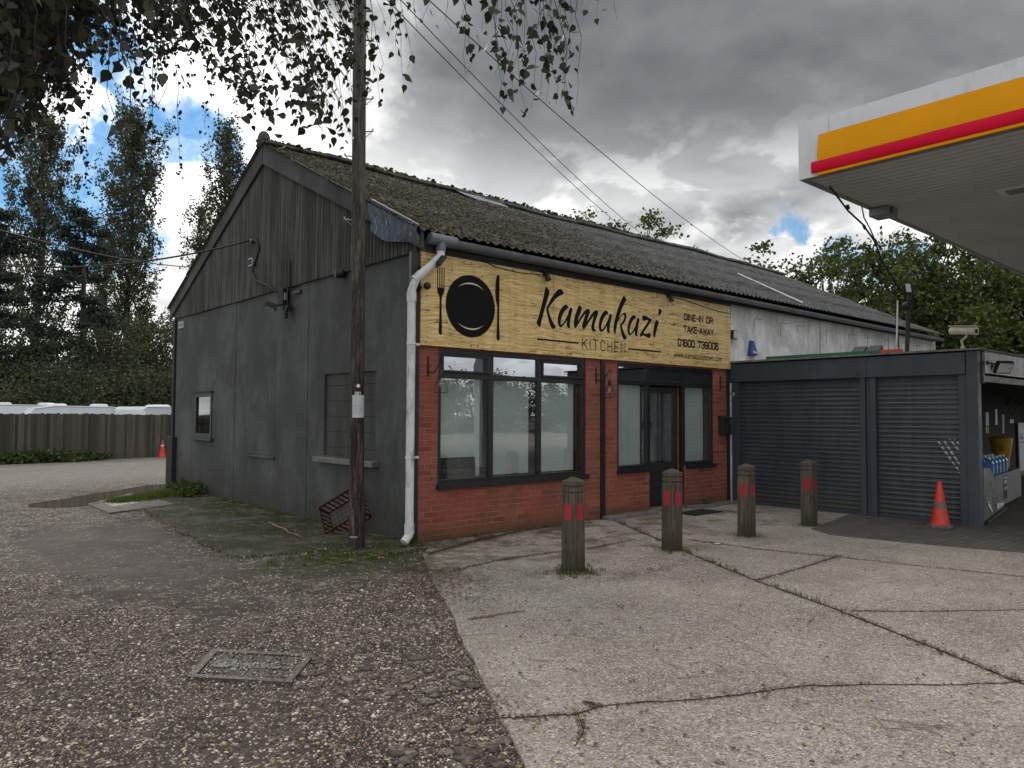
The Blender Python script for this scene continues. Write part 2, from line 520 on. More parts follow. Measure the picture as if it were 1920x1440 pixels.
def f_wood_sign(n):
    p = n.pos
    wv = n.noise(n.scaled(p, (0.8, 1, 2.2)), 1.1, 3, 0.5)
    sp = n.new('SeparateXYZ')
    n.l.new(p, sp.inputs[0])
    co = n.new('CombineXYZ')
    n.put(co.inputs[0], n.math('MULTIPLY', sp.outputs[0], 1.2))
    n.put(co.inputs[1], n.math('ADD', n.math('MULTIPLY', sp.outputs[2], 34.0), n.math('MULTIPLY', wv, 9.0)))
    g1 = n.noise(co.outputs[0], 1.0, 7, 0.72)
    co2 = n.new('CombineXYZ')
    n.put(co2.inputs[0], n.math('MULTIPLY', sp.outputs[0], 5.5))
    n.put(co2.inputs[1], n.math('ADD', n.math('MULTIPLY', sp.outputs[2], 120.0), n.math('MULTIPLY', wv, 30.0)))
    g2 = n.noise(co2.outputs[0], 1.0, 5, 0.75)
    c = n.cr(g1, [(0.27, (0.27, 0.175, 0.065)), (0.42, (0.57, 0.400, 0.150)), (0.55, (0.79, 0.59, 0.26)), (0.72, (0.90, 0.73, 0.40))])
    c = n.mix(n.ramp(g2, 0.46, 0.66, 0, 0.75), c, (0.23, 0.135, 0.04))
    c = n.mix(n.ramp(g2, 0.45, 0.28, 0, 0.5), c, (0.82, 0.68, 0.38))
    co3 = n.new('CombineXYZ')
    n.put(co3.inputs[0], n.math('MULTIPLY', sp.outputs[0], 0.9))
    n.put(co3.inputs[1], n.math('ADD', n.math('MULTIPLY', sp.outputs[2], 7.5), n.math('MULTIPLY', wv, 1.2)))
    ck = n.noise(co3.outputs[0], 1.7, 3, 0.5)
    crack = n.ramp(n.math('ABSOLUTE', n.math('SUBTRACT', n.math('FRACT', n.math('MULTIPLY', ck, 5.0)), 0.5)), 0.075, 0.02)
    brk = n.ramp(n.noise(n.scaled(p, (1.3, 1, 9)), 1.0, 4), 0.44, 0.56)
    c = n.mix(n.math('MULTIPLY', n.math('MULTIPLY', crack, brk), 0.88), c, (0.03, 0.015, 0.006))
    # grime towards the right where the gutter drips
    gr = n.math('MULTIPLY', n.ramp(n.noise(n.scaled(p, (7, 1, 0.5)), 1.0, 5, 0.6), 0.45, 0.75), 0.35)
    c = n.mix(gr, c, (0.20, 0.15, 0.07))
    S(n, c, 0.42, 0, None, 0.4)


M_woodsign = mat('printed_wood_board', f_wood_sign)


def f_concrete(n):
    p = n.pos
    big = n.noise(p, 0.55, 8, 0.72)
    med = n.noise(p, 2.6, 7, 0.65)
    agg = n.voro(p, 95.0, out=1)
    sepc = n.new('SeparateColor')
    n.l.new(agg, sepc.inputs[0])
    agg2 = n.voro(p, 55.0, out=0)
    c = n.mix(n.ramp(big, 0.3, 0.7), (0.262, 0.228, 0.188), (0.440, 0.392, 0.330))
    c = n.mix(n.ramp(med, 0.42, 0.74, 0, 0.40), c, (0.21, 0.180, 0.150))
    c = n.mix(n.ramp(sepc.outputs[0], 0.45, 1.0, 0, 0.75), c, (0.085, 0.076, 0.066))
    c = n.mix(n.ramp(sepc.outputs[1], 0.70, 1.0, 0, 0.85), c, (0.66, 0.63, 0.57))
    grit = n.noise(p, 120, 4, 0.75)
    c = n.mix(n.ramp(grit, 0.50, 0.66, 0, 0.75), c, (0.10, 0.092, 0.082))
    c = n.mix(n.ramp(grit, 0.45, 0.3, 0, 0.4), c, (0.42, 0.40, 0.36))
    spots = n.voro(p, 1.7, out=0)
    c = n.mix(n.math('MULTIPLY', n.ramp(n.math('ADD', spots, n.math('MULTIPLY', n.noise(p, 9, 5), 0.16)), 0.20, 0.10), 0.45), c, (0.10, 0.09, 0.078))
    c = n.mix(n.ramp(n.noise(n.scaled(p, (0.5, 3.2, 1)), 1.0, 7, 0.7), 0.52, 0.70, 0, 0.35), c, (0.19, 0.165, 0.135))
    # damp / leaf-stain brown, stronger by the building
    sp = n.new('SeparateXYZ')
    n.l.new(p, sp.inputs[0])
    nearb = n.ramp(sp.outputs[1], -3.6, -0.4)
    st = n.math('MULTIPLY', n.ramp(n.noise(p, 1.5, 8, 0.76), 0.46, 0.62), n.math('ADD', n.math('MULTIPLY', nearb, 0.72), 0.14))
    c = n.mix(st, c, (0.075, 0.055, 0.038))
    # grass-green algae strip at the foot of the corner
    edge = n.math('MULTIPLY', n.ramp(sp.outputs[0], 1.6, -0.8), n.ramp(sp.outputs[1], -2.6, -0.6))
    c = n.mix(n.math('MULTIPLY', edge, n.ramp(n.noise(p, 5, 6, 0.7), 0.35, 0.6)), c, (0.070, 0.068, 0.034))
    h = n.math('ADD', n.math('MULTIPLY', agg2, 0.8), grit)
    S(n, c, 0.93, 0, n.bump(h, 0.65, 0.006), 0.25)


M_concrete = mat('exposed_aggregate_concrete', f_concrete)


def f_gravel(n):
    p = n.pos
    sp = n.new('SeparateXYZ')
    n.l.new(p, sp.inputs[0])
    X, Y = sp.outputs[0], sp.outputs[1]
    warp = n.vm('ADD', p, n.vm('SCALE', n.noise(p, 18, 2, col=True), 0.03))
    v1 = n.voro(warp, 52.0, out=1)
    sc = n.new('SeparateColor')
    n.l.new(v1, sc.inputs[0])
    d1 = n.voro(warp, 52.0, out=0)
    v2 = n.voro(warp, 26.0, out=1)
    sc2 = n.new('SeparateColor')
    n.l.new(v2, sc2.inputs[0])
    big = n.noise(p, 0.45, 6, 0.6)
    med = n.noise(p, 2.2, 7, 0.68)
    dirt = n.mix(n.ramp(med, 0.35, 0.7), (0.044, 0.034, 0.026), (0.118, 0.096, 0.076))
    stone = n.cr(sc.outputs[0], [(0.0, (0.06, 0.05, 0.042)), (0.35, (0.115, 0.088, 0.068)), (0.6, (0.22, 0.18, 0.145)), (0.82, (0.42, 0.36, 0.295)), (1.0, (0.78, 0.75, 0.69))])
    # stone cover: lots in the middle ground, smooth worn tarmac patch by the path
    ax = n.math('DIVIDE', n.math('ADD', X, 2.7), 1.25)
    ay = n.math('DIVIDE', n.math('SUBTRACT', Y, 2.0), 2.6)
    r2 = n.math('ADD', n.math('MULTIPLY', ax, ax), n.math('MULTIPLY', ay, ay))
    patch = n.ramp(n.math('ADD', r2, n.math('MULTIPLY', n.math('SUBTRACT', med, 0.5), 1.6)), 1.2, 0.55)
    cover = n.math('SUBTRACT', n.ramp(n.math('ADD', n.math('MULTIPLY', big, 0.5), n.math('MULTIPLY', med, 0.5)), 0.30, 0.62), n.math('MULTIPLY', patch, 0.45), clamp=True)
    sel = n.math('GREATER_THAN', n.math('ADD', n.math('MULTIPLY', cover, 0.85), -0.02), sc2.outputs[1])
    shape = n.ramp(d1, 0.75, 0.45)
    f = n.math('MULTIPLY', n.math('MULTIPLY', sel, shape), 0.92)
    c = n.mix(f, dirt, stone)
    # worn tarmac tone
    c = n.mix(n.math('MULTIPLY', patch, 0.35), c, n.mix(n.ramp(n.noise(p, 45, 6, 0.8), 0.44, 0.60), (0.055, 0.047, 0.040), (0.27, 0.24, 0.205)))
    # paler gravel tone far off by the fence
    c = n.mix(n.ramp(n.noise(p, 0.8, 8, 0.75), 0.52, 0.66, 0, 0.6), c, (0.058, 0.045, 0.035))
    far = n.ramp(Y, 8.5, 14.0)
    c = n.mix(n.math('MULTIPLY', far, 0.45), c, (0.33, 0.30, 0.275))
    # green moss around the foot of the pole
    bx = n.math('DIVIDE', n.math('ADD', X, 1.0), 1.35)
    by = n.math('DIVIDE', n.math('ADD', Y, 0.5), 0.95)
    q2 = n.math('ADD', n.math('MULTIPLY', bx, bx), n.math('MULTIPLY', by, by))
    mossy = n.math('MULTIPLY', n.ramp(n.math('ADD', q2, n.math('MULTIPLY', n.math('SUBTRACT', med, 0.5), 2.0)), 1.3, 0.3), n.ramp(n.noise(p, 8, 6, 0.7), 0.3, 0.62))
    c = n.mix(n.math('MULTIPLY', mossy, 0.95), c, (0.042, 0.048, 0.018))
    c = n.mix(n.ramp(n.noise(p, 1.1, 8, 0.7), 0.56, 0.72, 0, 0.55), c, (0.068, 0.046, 0.036))
    h = n.math('ADD', n.math('MULTIPLY', n.math('MULTIPLY', f, n.math('SUBTRACT', 1.0, d1)), 1.0), n.math('MULTIPLY', n.noise(p, 70, 4, 0.7), 0.35))
    S(n, c, 0.9, 0, n.bump(h, 0.9, 0.012), 0.3)


M_gravel = mat('loose_gravel_on_dirt', f_gravel)


def f_path(n):
    p = n.pos
    med = n.noise(p, 3.2, 8, 0.7)
    c = n.mix(n.ramp(med, 0.35, 0.65), (0.085, 0.080, 0.066), (0.135, 0.128, 0.11))
    c = n.mix(n.ramp(n.noise(p, 1.3, 8, 0.72), 0.40, 0.56, 0, 0.9), c, (0.040, 0.050, 0.018))
    c = n.mix(n.ramp(n.noise(p, 7, 8, 0.75), 0.50, 0.64, 0, 0.85), c, (0.042, 0.032, 0.022))
    c = n.mix(n.ramp(n.noise(p, 45, 4, 0.75), 0.6, 0.72, 0, 0.6), c, (0.24, 0.23, 0.20))
    S(n, c, 0.95, 0, n.bump(n.math('ADD', med, n.noise(p, 60, 4)), 0.8, 0.02), 0.2)


M_path = mat('mossy_old_path', f_path)


def f_paving(n):
    p = n.pos
    b = n.new('TexBrick')
    n.l.new(p, b.inputs[0])
    b.inputs['Scale'].default_value = 1.0
    b.inputs['Brick Width'].default_value = 0.2
    b.inputs['Row Height'].default_value = 0.1
    b.inputs['Mortar Size'].default_value = 0.006
    b.inputs['Color1'].default_value = (0.085, 0.075, 0.067, 1)
    b.inputs['Color2'].default_value = (0.125, 0.112, 0.10, 1)
    b.inputs['Mortar'].default_value = (0.03, 0.028, 0.024, 1)
    c = n.mix(n.ramp(n.noise(p, 2, 7, 0.7), 0.4, 0.7, 0, 0.5), b.outputs[0], (0.05, 0.046, 0.035))
    S(n, c, 0.85, 0, n.bump(n.math('SUBTRACT', n.noise(p, 50, 3), b.outputs[1]), 0.5, 0.006))


M_paving = mat('block_paving', f_paving)


def f_pebble(n):
    c = n.cr(n.island, [(0.0, (0.030, 0.023, 0.018)), (0.35, (0.080, 0.060, 0.045)), (0.58, (0.165, 0.132, 0.102)), (0.80, (0.32, 0.27, 0.215)), (0.94, (0.62, 0.54, 0.44)), (1.0, (0.88, 0.82, 0.72))])
    c = n.mix(n.ramp(n.noise(n.pos, 160, 3), 0.45, 0.75, 0, 0.35), c, (0.06, 0.05, 0.044))
    S(n, c, 0.8, 0, n.bump(n.noise(n.pos, 300, 3), 0.4, 0.002), 0.35)


M_pebble = mat('mixed_flint_pebbles', f_pebble)


def f_chunk(n):
    c = n.cr(n.island, [(0.0, (0.13, 0.115, 0.095)), (0.5, (0.22, 0.19, 0.155)), (1.0, (0.36, 0.32, 0.265))])
    c = n.mix(n.ramp(n.noise(n.pos, 40, 6, 0.75), 0.42, 0.58, 0, 0.85), c, (0.06, 0.046, 0.034))
    S(n, c, 0.95, 0, n.bump(n.noise(n.pos, 90, 5, 0.7), 0.8, 0.01), 0.2)


M_chunk = mat('broken_tarmac', f_chunk)


def leaf_mat(name, cols, trans=0.35, rough=0.5):
    def f(n):
        stops = [(i/(len(cols)-1), c) for i, c in enumerate(cols)]
        c = n.cr(n.island, stops)
        S(n, c, rough, 0, None, 0.3)
        tl = n.new('BsdfTranslucent')
        n.put(tl.inputs[0], n.vm('MULTIPLY', c, (1.2, 1.35, 0.6)))
        mx = n.new('MixShader')
        mx.inputs[0].default_value = trans
        n.l.new(n.b.outputs[0], mx.inputs[1])
        n.l.new(tl.outputs[0], mx.inputs[2])
        n.l.new(mx.outputs[0], n.out.inputs[0])
    return mat(name, f)


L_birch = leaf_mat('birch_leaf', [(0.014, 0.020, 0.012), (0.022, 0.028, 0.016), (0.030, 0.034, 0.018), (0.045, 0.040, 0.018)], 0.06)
L_poplar = leaf_mat('poplar_leaf', [(0.034, 0.044, 0.034), (0.055, 0.066, 0.046), (0.080, 0.086, 0.052), (0.12, 0.115, 0.06)], 0.35)
L_pine = leaf_mat('pine_needles', [(0.010, 0.020, 0.018), (0.018, 0.030, 0.026), (0.028, 0.042, 0.030)], 0.1)
L_scrub = leaf_mat('scrub_leaf', [(0.022, 0.032, 0.022), (0.040, 0.052, 0.032), (0.065, 0.072, 0.038)], 0.3)
L_scrubo = leaf_mat('olive_scrub_leaf', [(0.032, 0.040, 0.020), (0.060, 0.068, 0.030), (0.10, 0.10, 0.042)], 0.3)
L_oak = leaf_mat('oak_leaf', [(0.020, 0.034, 0.010), (0.036, 0.056, 0.014), (0.060, 0.080, 0.018), (0.12, 0.12, 0.022)], 0.3)
L_weed = leaf_mat('weed_leaf', [(0.028, 0.050, 0.014), (0.050, 0.080, 0.020), (0.085, 0.11, 0.028)], 0.25)
L_grass = leaf_mat('grass_blade', [(0.040, 0.065, 0.014), (0.075, 0.11, 0.022), (0.13, 0.15, 0.03)], 0.3)
L_litter = leaf_mat('fallen_leaf', [(0.045, 0.022, 0.010), (0.10, 0.05, 0.018), (0.24, 0.17, 0.06), (0.48, 0.42, 0.22), (0.55, 0.50, 0.34)], 0.05, 0.7)
L_debris_and_shade = leaf_mat('litter_and_contact_shade', [(0.022, 0.013, 0.008), (0.055, 0.028, 0.014), (0.11, 0.055, 0.026), (0.16, 0.10, 0.05)], 0.0, 0.9)
M_bark = simple('tree_bark', (0.050, 0.044, 0.036), 0.95, 0, 0.35, 9, 0.8)
M_twig = simple('dark_twig', (0.026, 0.021, 0.017), 0.8, 0, 0.3, 30, 0.2)
M_birchbark = simple('birch_bark', (0.34, 0.33, 0.30), 0.8, 0, 0.3, 7, 0.5, ((0.03, 0.03, 0.03), 0.8))
M_stick = simple('dry_stick', (0.23, 0.16, 0.11), 0.9, 0, 0.4, 20, 0.3)
M_sill = simple('concrete_sill', (0.13, 0.135, 0.125), 0.9, 0, 0.25, 12, 0.5, ((0.07, 0.08, 0.045), 0.6))


def f_pole(n):
    p = n.pos
    g = n.noise(n.scaled(p, (26, 26, 2.4)), 1.0, 7, 0.72, dist=0.8)
    rings = n.noise(n.scaled(p, (9, 9, 1.5)), 1.2, 5, 0.6, dist=2.2)
    c = n.cr(g, [(0.36, (0.008, 0.006, 0.007)), (0.5, (0.034, 0.021, 0.022)), (0.62, (0.12, 0.078, 0.072)), (0.75, (0.24, 0.185, 0.165))])
    sp = n.new('SeparateXYZ')
    n.l.new(p, sp.inputs[0])
    up = n.ramp(sp.outputs[2], 1.5, 4.0)
    c2 = n.cr(g, [(0.34, (0.022, 0.021, 0.017)), (0.5, (0.070, 0.064, 0.054)), (0.7, (0.18, 0.165, 0.14))])
    c = n.mix(up, c, c2)
    c = n.mix(n.ramp(n.math('ABSOLUTE', n.math('SUBTRACT', rings, 0.5)), 0.03, 0.0, 0, 0.8), c, (0.008, 0.006, 0.006))
    S(n, c, 0.75, 0, n.bump(g, 0.8, 0.01), 0.3)


M_pole = mat('creosoted_pole_timber', f_pole)


def f_bollard(n):
    p = n.pos
    g = n.noise(n.scaled(p, (30, 30, 2.2)), 1.0, 7, 0.7)
    c = n.cr(g, [(0.30, (0.028, 0.022, 0.016)), (0.5, (0.080, 0.066, 0.050)), (0.75, (0.165, 0.142, 0.112))])
    sp = n.new('SeparateXYZ')
    n.l.new(p, sp.inputs[0])
    low = n.ramp(n.math('ADD', sp.outputs[2], n.math('MULTIPLY', n.noise(p, 9, 4), 0.2)), 0.42, 0.10)
    c = n.mix(n.math('MULTIPLY', low, 0.75), c, (0.030, 0.030, 0.018))
    c = n.mix(n.ramp(n.noise(p, 12, 6, 0.7), 0.52, 0.66, 0, 0.5), c, (0.075, 0.080, 0.05))
    c = n.mix(n.ramp(n.noise(n.scaled(p, (60, 60, 1.6)), 1.0, 3), 0.63, 0.68, 0, 0.85), c, (0.012, 0.010, 0.008))
    S(n, c, 0.85, 0, n.bump(g, 0.8, 0.006), 0.25)


M_bollard = mat('weathered_oak', f_bollard)


def f_fence(n):
    p = n.pos
    g = n.noise(n.scaled(p, (12, 12, 0.9)), 1.0, 6, 0.7)
    c = n.cr(n.island, [(0.0, (0.042, 0.041, 0.035)), (0.5, (0.070, 0.067, 0.056)), (1.0, (0.115, 0.110, 0.092))])
    c = n.mix(n.ramp(g, 0.4, 0.7, 0, 0.6), c, (0.05, 0.05, 0.036))
    S(n, c, 0.9, 0, n.bump(g, 0.5, 0.01), 0.2)


M_fence = mat('weathered_fence_board', f_fence)


def f_water(n):
    S(n, (0.13, 0.105, 0.075), 0.03, 0, n.bump(n.noise(n.pos, 5, 2), 0.04, 0.01), 0.6)


M_water = mat('muddy_puddle_water', f_water)


def f_tarp(n):
    g = n.noise(n.scaled(n.pos, (6, 6, 2)), 2.0, 6, 0.7, dist=2.0)
    c = n.mix(n.ramp(g, 0.56, 0.64), (0.014, 0.020, 0.030), (0.26, 0.31, 0.35))
    S(n, c, 0.25, 0, n.bump(g, 1.0, 0.03), 0.6)


M_tarp = mat('shiny_plastic_sheet', f_tarp)
M_lead = simple('lead_flashing', (0.27, 0.29, 0.31), 0.45, 0.4, 0.2, 6, 0.3)


def f_crack(n):
    c = n.mix(n.ramp(n.noise(n.pos, 9, 5, 0.7), 0.4, 0.65), (0.022, 0.018, 0.013), (0.060, 0.050, 0.028))
    S(n, c, 1.0, 0, n.bump(n.noise(n.pos, 120, 3), 0.8, 0.006), 0.1)


M_crack = mat('dirt_filled_joint', f_crack)

# ------------------------------------------------------------------ mesh helpers
COL = SC.collection


class MB:
    def __init__(s):
        s.v = []
        s.f = []

    def add(s, vs, fs):
        o = len(s.v)
        s.v += [tuple(map(float, q)) for q in vs]
        s.f += [tuple(i+o for i in f) for f in fs]
        return s

    def box(s, x0, x1, y0, y1, z0, z1):
        x0, x1 = min(x0, x1), max(x0, x1)
        y0, y1 = min(y0, y1), max(y0, y1)
        z0, z1 = min(z0, z1), max(z0, z1)
        return s.add([(x0, y0, z0), (x1, y0, z0), (x1, y1, z0), (x0, y1, z0), (x0, y0, z1), (x1, y0, z1), (x1, y1, z1), (x0, y1, z1)],
                     [(0, 3, 2, 1), (4, 5, 6, 7), (0, 1, 5, 4), (1, 2, 6, 5), (2, 3, 7, 6), (3, 0, 4, 7)])

    def obox(s, c, ax, ay, az):      # oriented box: centre and half-axis vectors
        c, ax, ay, az = map(Vector, (c, ax, ay, az))
        vs = [c+ax*i+ay*j+az*k for k in (-1, 1) for j in (-1, 1) for i in (-1, 1)]
        return s.add(vs, [(0, 2, 3, 1), (4, 5, 7, 6), (0, 1, 5, 4), (2, 6, 7, 3), (0, 4, 6, 2), (1, 3, 7, 5)])

    def tube(s, path, r, seg=8, cap=True):
        path = [Vector(p) for p in path]
        if not isinstance(r, (list, tuple)):
            r = [r]*len(path)
        rings = []
        up = Vector((0, 0, 1))
        prev = None
        for i, p in enumerate(path):
            a = path[max(i-1, 0)]
            b = path[min(i+1, len(path)-1)]
            t = (b-a)
            t = t.normalized() if t.length > 1e-9 else Vector((0, 0, 1))
            if prev is None:
                ref = up if abs(t.z) < 0.9 else Vector((1, 0, 0))
                x = t.cross(ref).normalized()
            else:
                x = (prev-t*prev.dot(t))
                x = x.normalized() if x.length > 1e-6 else t.orthogonal().normalized()
            prev = x
            y = t.cross(x)
            rings.append([p+(x*math.cos(2*math.pi*k/seg)+y*math.sin(2*math.pi*k/seg))*r[i] for k in range(seg)])
        vs = [q for ring in rings for q in ring]
        fs = []
        for i in range(len(rings)-1):
            for k in range(seg):
                a = i*seg+k
                b = i*seg+(k+1) % seg
                fs.append((a, b, b+seg, a+seg))
        if cap:
            fs.append(tuple(range(seg-1, -1, -1)))
            fs.append(tuple((len(rings)-1)*seg+k for k in range(seg)))
        return s.add(vs, fs)

    def lathe(s, c, prof, seg=16):
        c = Vector(c)
        return s.tube_rings([[c+Vector((r*math.cos(2*math.pi*k/seg), r*math.sin(2*math.pi*k/seg), z)) for k in range(seg)] for r, z in prof])

    def tube_rings(s, rings):
        seg = len(rings[0])
        vs = [q for ring in rings for q in ring]
        fs = []
        for i in range(len(rings)-1):
            for k in range(seg):
                a = i*seg+k
                b = i*seg+(k+1) % seg
                fs.append((a, b, b+seg, a+seg))
        fs.append(tuple(range(seg-1, -1, -1)))
        fs.append(tuple((len(rings)-1)*seg+k for k in range(seg)))
        return s.add(vs, fs)

    def prism(s, pts, off):          # planar polygon extruded by vector off
        n = len(pts)
        off = Vector(off)
        a = [Vector(p) for p in pts]
        b = [p+off for p in a]
        tris = tessellate_polygon([a])
        fs = [tuple(t) for t in tris] + [tuple(i+n for i in reversed(t)) for t in tris]
        for i in range(n):
            j = (i+1) % n
            fs.append((i, j, j+n, i+n))
        return s.add(a+b, fs)

    def sphere(s, c, r, seg=12, rings=8, sc=(1, 1, 1)):
        c = Vector(c)
        rr = []
        for i in range(rings+1):
            a = math.pi*i/rings
            q = max(math.sin(a), 1e-3)
            rr.append([c+Vector((r*q*math.cos(2*math.pi*k/seg)*sc[0], r*q*math.sin(2*math.pi*k/seg)*sc[1], -r*math.cos(a)*sc[2])) for k in range(seg)])
        return s.tube_rings(rr)

    def build(s, name, m, parent=None, smooth=False, bevel=0.0):
        me = bpy.data.meshes.new(name)
        me.from_pydata(s.v, [], s.f)
        me.materials.append(m)
        if smooth:
            for p in me.polygons:
                p.use_smooth = True
        o = bpy.data.objects.new(name, me)
        COL.objects.link(o)
        if parent is not None:
            o.parent = parent
            o.matrix_parent_inverse = Matrix.Translation(-Vector(world_loc(parent)))
        if bevel:
            b = o.modifiers.new('bevel', 'BEVEL')
            b.width = bevel
            b.segments = 2
            b.limit_method = 'ANGLE'
        return o


def world_loc(o):
    return Vector(o.location) if (o.type == 'EMPTY' and o.parent is None) else Vector((0, 0, 0))


def shade(o, ang=35):
    me = o.data
    for p in me.polygons:
        p.use_smooth = True
    me.set_sharp_from_angle(angle=R_(ang))
    return o


def tag(o, label=None, cat=None, group=None, kind=None):
    if label:
        o['label'] = label
    if cat:
        o['category'] = cat
    if group:
        o['group'] = group
    if kind:
        o['kind'] = kind
    return o


def thing(name, loc, label, cat, group=None):
    o = bpy.data.objects.new(name, None)
    COL.objects.link(o)
    o.location = loc
    o.empty_display_size = 0.2
    return tag(o, label, cat, group)


def fast_mesh(name, V, Fa, m, parent=None, smooth=False):
    """V (n,3), Fa (k,verts)"""
    me = bpy.data.meshes.new(name)
    V = np.asarray(V, dtype=np.float32)
    Fa = np.asarray(Fa, dtype=np.int32)
    k, c = Fa.shape
    me.vertices.add(len(V))
    me.vertices.foreach_set('co', V.ravel())
    me.loops.add(k*c)
    me.loops.foreach_set('vertex_index', Fa.ravel())
    me.polygons.add(k)
    me.polygons.foreach_set('loop_start', np.arange(0, k*c, c, dtype=np.int32))
    me.polygons.foreach_set('loop_total', np.full(k, c, dtype=np.int32))
    if smooth:
        me.polygons.foreach_set('use_smooth', np.ones(k, dtype=bool))
    me.update(calc_edges=True)
    me.materials.append(m)
    o = bpy.data.objects.new(name, me)
    COL.objects.link(o)
    if parent is not None:
        o.parent = parent
        o.matrix_parent_inverse = Matrix.Translation(-Vector(world_loc(parent)))
    return o


def rand_rot(n):
    q = rng.normal(size=(n, 4))
    q /= np.linalg.norm(q, axis=1)[:, None]
    w, x, y, z = q.T
    return np.stack([np.stack([1-2*(y*y+z*z), 2*(x*y-z*w), 2*(x*z+y*w)], -1),
                     np.stack([2*(x*y+z*w), 1-2*(x*x+z*z), 2*(y*z-x*w)], -1),
                     np.stack([2*(x*z-y*w), 2*(y*z+x*w), 1-2*(x*x+y*y)], -1)], 1)


LEAFP = np.array([(0, -.46, 0), (.20, -.47, .03), (.38, -.26, .06), (.37, -.04, .06), (.20, .24, .04), (.07, .48, .0), (0, .66, -.03), (-.07, .48, 0), (-.20, .24, .04), (-.37, -.04, .06), (-.38, -.26, .06), (-.20, -.47, .03)])
QUADP = np.array([(0, -.5, 0), (.34, 0, .06), (0, .5, 0), (-.34, 0, .06)])


def leaf_cloud(name, P, size, m, parent=None, shape='quad', flat=False, down=None):
    P = np.asarray(P)
    n = len(P)
    base = QUADP if shape == 'quad' else LEAFP
    Rm = rand_rot(n)
    if down is not None:          # hang: +Y of the leaf points roughly down
        ay = np.tile(np.array([0, 0, -1.0]), (n, 1)) + rng.normal(scale=down, size=(n, 3))
        ay /= np.linalg.norm(ay, axis=1)[:, None]
        t = rng.normal(size=(n, 3))
        ax = np.cross(ay, t)
        ax /= np.linalg.norm(ax, axis=1)[:, None]
        az = np.cross(ax, ay)
        Rm = np.stack([ax, ay, az], axis=2)
    if flat:
        a = rng.uniform(0, 2*np.pi, n)
        t = rng.normal(scale=0.16, size=(n, 2))
        z = np.stack([t[:, 0], t[:, 1], np.ones(n)], 1)
        z /= np.linalg.norm(z, axis=1)[:, None]
        x = np.stack([np.cos(a), np.sin(a), np.zeros(n)], 1)
        x -= z*np.sum(x*z, 1)[:, None]
        x /= np.linalg.norm(x, axis=1)[:, None]
        y = np.cross(z, x)
        Rm = np.stack([x, y, z], axis=2)
    sz = np.broadcast_to(np.asarray(size, dtype=float), (n,))
    loc = base[None, :, :]*sz[:, None, None]
    V = np.einsum('nij,nkj->nki', Rm, loc)+P[:, None, :]
    k = len(base)
    if k == 4:
        Fa = np.arange(n*4).reshape(n, 4)
    else:
        Fa = (np.arange(n)[:, None]*k+np.arange(k)[None, :])
    return fast_mesh(name, V.reshape(-1, 3), Fa, m, parent)


# icosahedron for pebbles and moss
_t = (1+5**.5)/2
ICOV = np.array([(-1, _t, 0), (1, _t, 0), (-1, -_t, 0), (1, -_t, 0), (0, -1, _t), (0, 1, _t), (0, -1, -_t), (0, 1, -_t), (_t, 0, -1), (_t, 0, 1), (-_t, 0, -1), (-_t, 0, 1)])
ICOV = ICOV/np.linalg.norm(ICOV[0])
ICOF = np.array([(0, 11, 5), (0, 5, 1), (0, 1, 7), (0, 7, 10), (0, 10, 11), (1, 5, 9), (5, 11, 4), (11, 10, 2), (10, 7, 6), (7, 1, 8), (3, 9, 4), (3, 4, 2), (3, 2, 6), (3, 6, 8), (3, 8, 9), (4, 9, 5), (2, 4, 11), (6, 2, 10), (8, 6, 7), (9, 8, 1)])


def blobs(name, P, size, m, parent=None, squash=0.55, jitter=0.28, smooth=True):
    n = len(P)
    sz = np.broadcast_to(np.asarray(size, dtype=float), (n,))
    V = ICOV[None]*(1+rng.uniform(-jitter, jitter, (n, 12, 1)))
    st = np.stack([rng.uniform(.7, 1.3, n), rng.uniform(.6, 1.1, n), np.full(n, squash)*rng.uniform(.7, 1.2, n)], 1)
    V = V*st[:, None, :]*sz[:, None, None]
    a = rng.uniform(0, 2*np.pi, n)
    ca, sa = np.cos(a)[:, None], np.sin(a)[:, None]
    x = V[..., 0]*ca-V[..., 1]*sa
    y = V[..., 0]*sa+V[..., 1]*ca
    V = np.stack([x, y, V[..., 2]], -1)+np.asarray(P)[:, None, :]
    Fa = (np.arange(n)[:, None, None]*12+ICOF[None]).reshape(-1, 3)
    return fast_mesh(name, V.reshape(-1, 3), Fa, m, parent, smooth)


def vnoise(x, y, s=1.0, seed=0):          # cheap smooth 2D noise for numpy arrays
    x = np.asarray(x)*s
    y = np.asarray(y)*s
    r = 0
    g = np.random.default_rng(seed)
    for k in range(6):
        a, b, c = g.uniform(-1, 1, 3)
        fr = 0.6+0.55*k
        r = r+np.sin(x*fr*(1+a*.4)+y*fr*b+c*9)*np.cos(y*fr*(1+b*.3)-x*fr*a+c*5)/(1+k*0.6)
    return r/2.2

# ================================================================== GROUND
def seg_dist(px, py, a, b):
    ax, ay = a
    bx, by = b
    dx, dy = bx-ax, by-ay
    t = np.clip(((px-ax)*dx+(py-ay)*dy)/(dx*dx+dy*dy), 0, 1)
    return np.hypot(px-ax-t*dx, py-ay-t*dy)


def ground_z(x, y):
    x = np.asarray(x, float)
    y = np.asarray(y, float)
    z = -0.022+0.008*vnoise(x, y, 1.3, 1)+0.004*vnoise(x, y, 5.0, 2)
    d = seg_dist(x, y, (-2.25, 7.75), (0.35, 9.95))+0.16*vnoise(x, y, 1.1, 3)
    z = z-0.055*np.clip(1-(d/0.95)**2, 0, 1)
    drop = np.clip((y-23.5)/3.0, 0, 1)
    z = z-0.80*drop*drop*(3-2*drop)
    return z


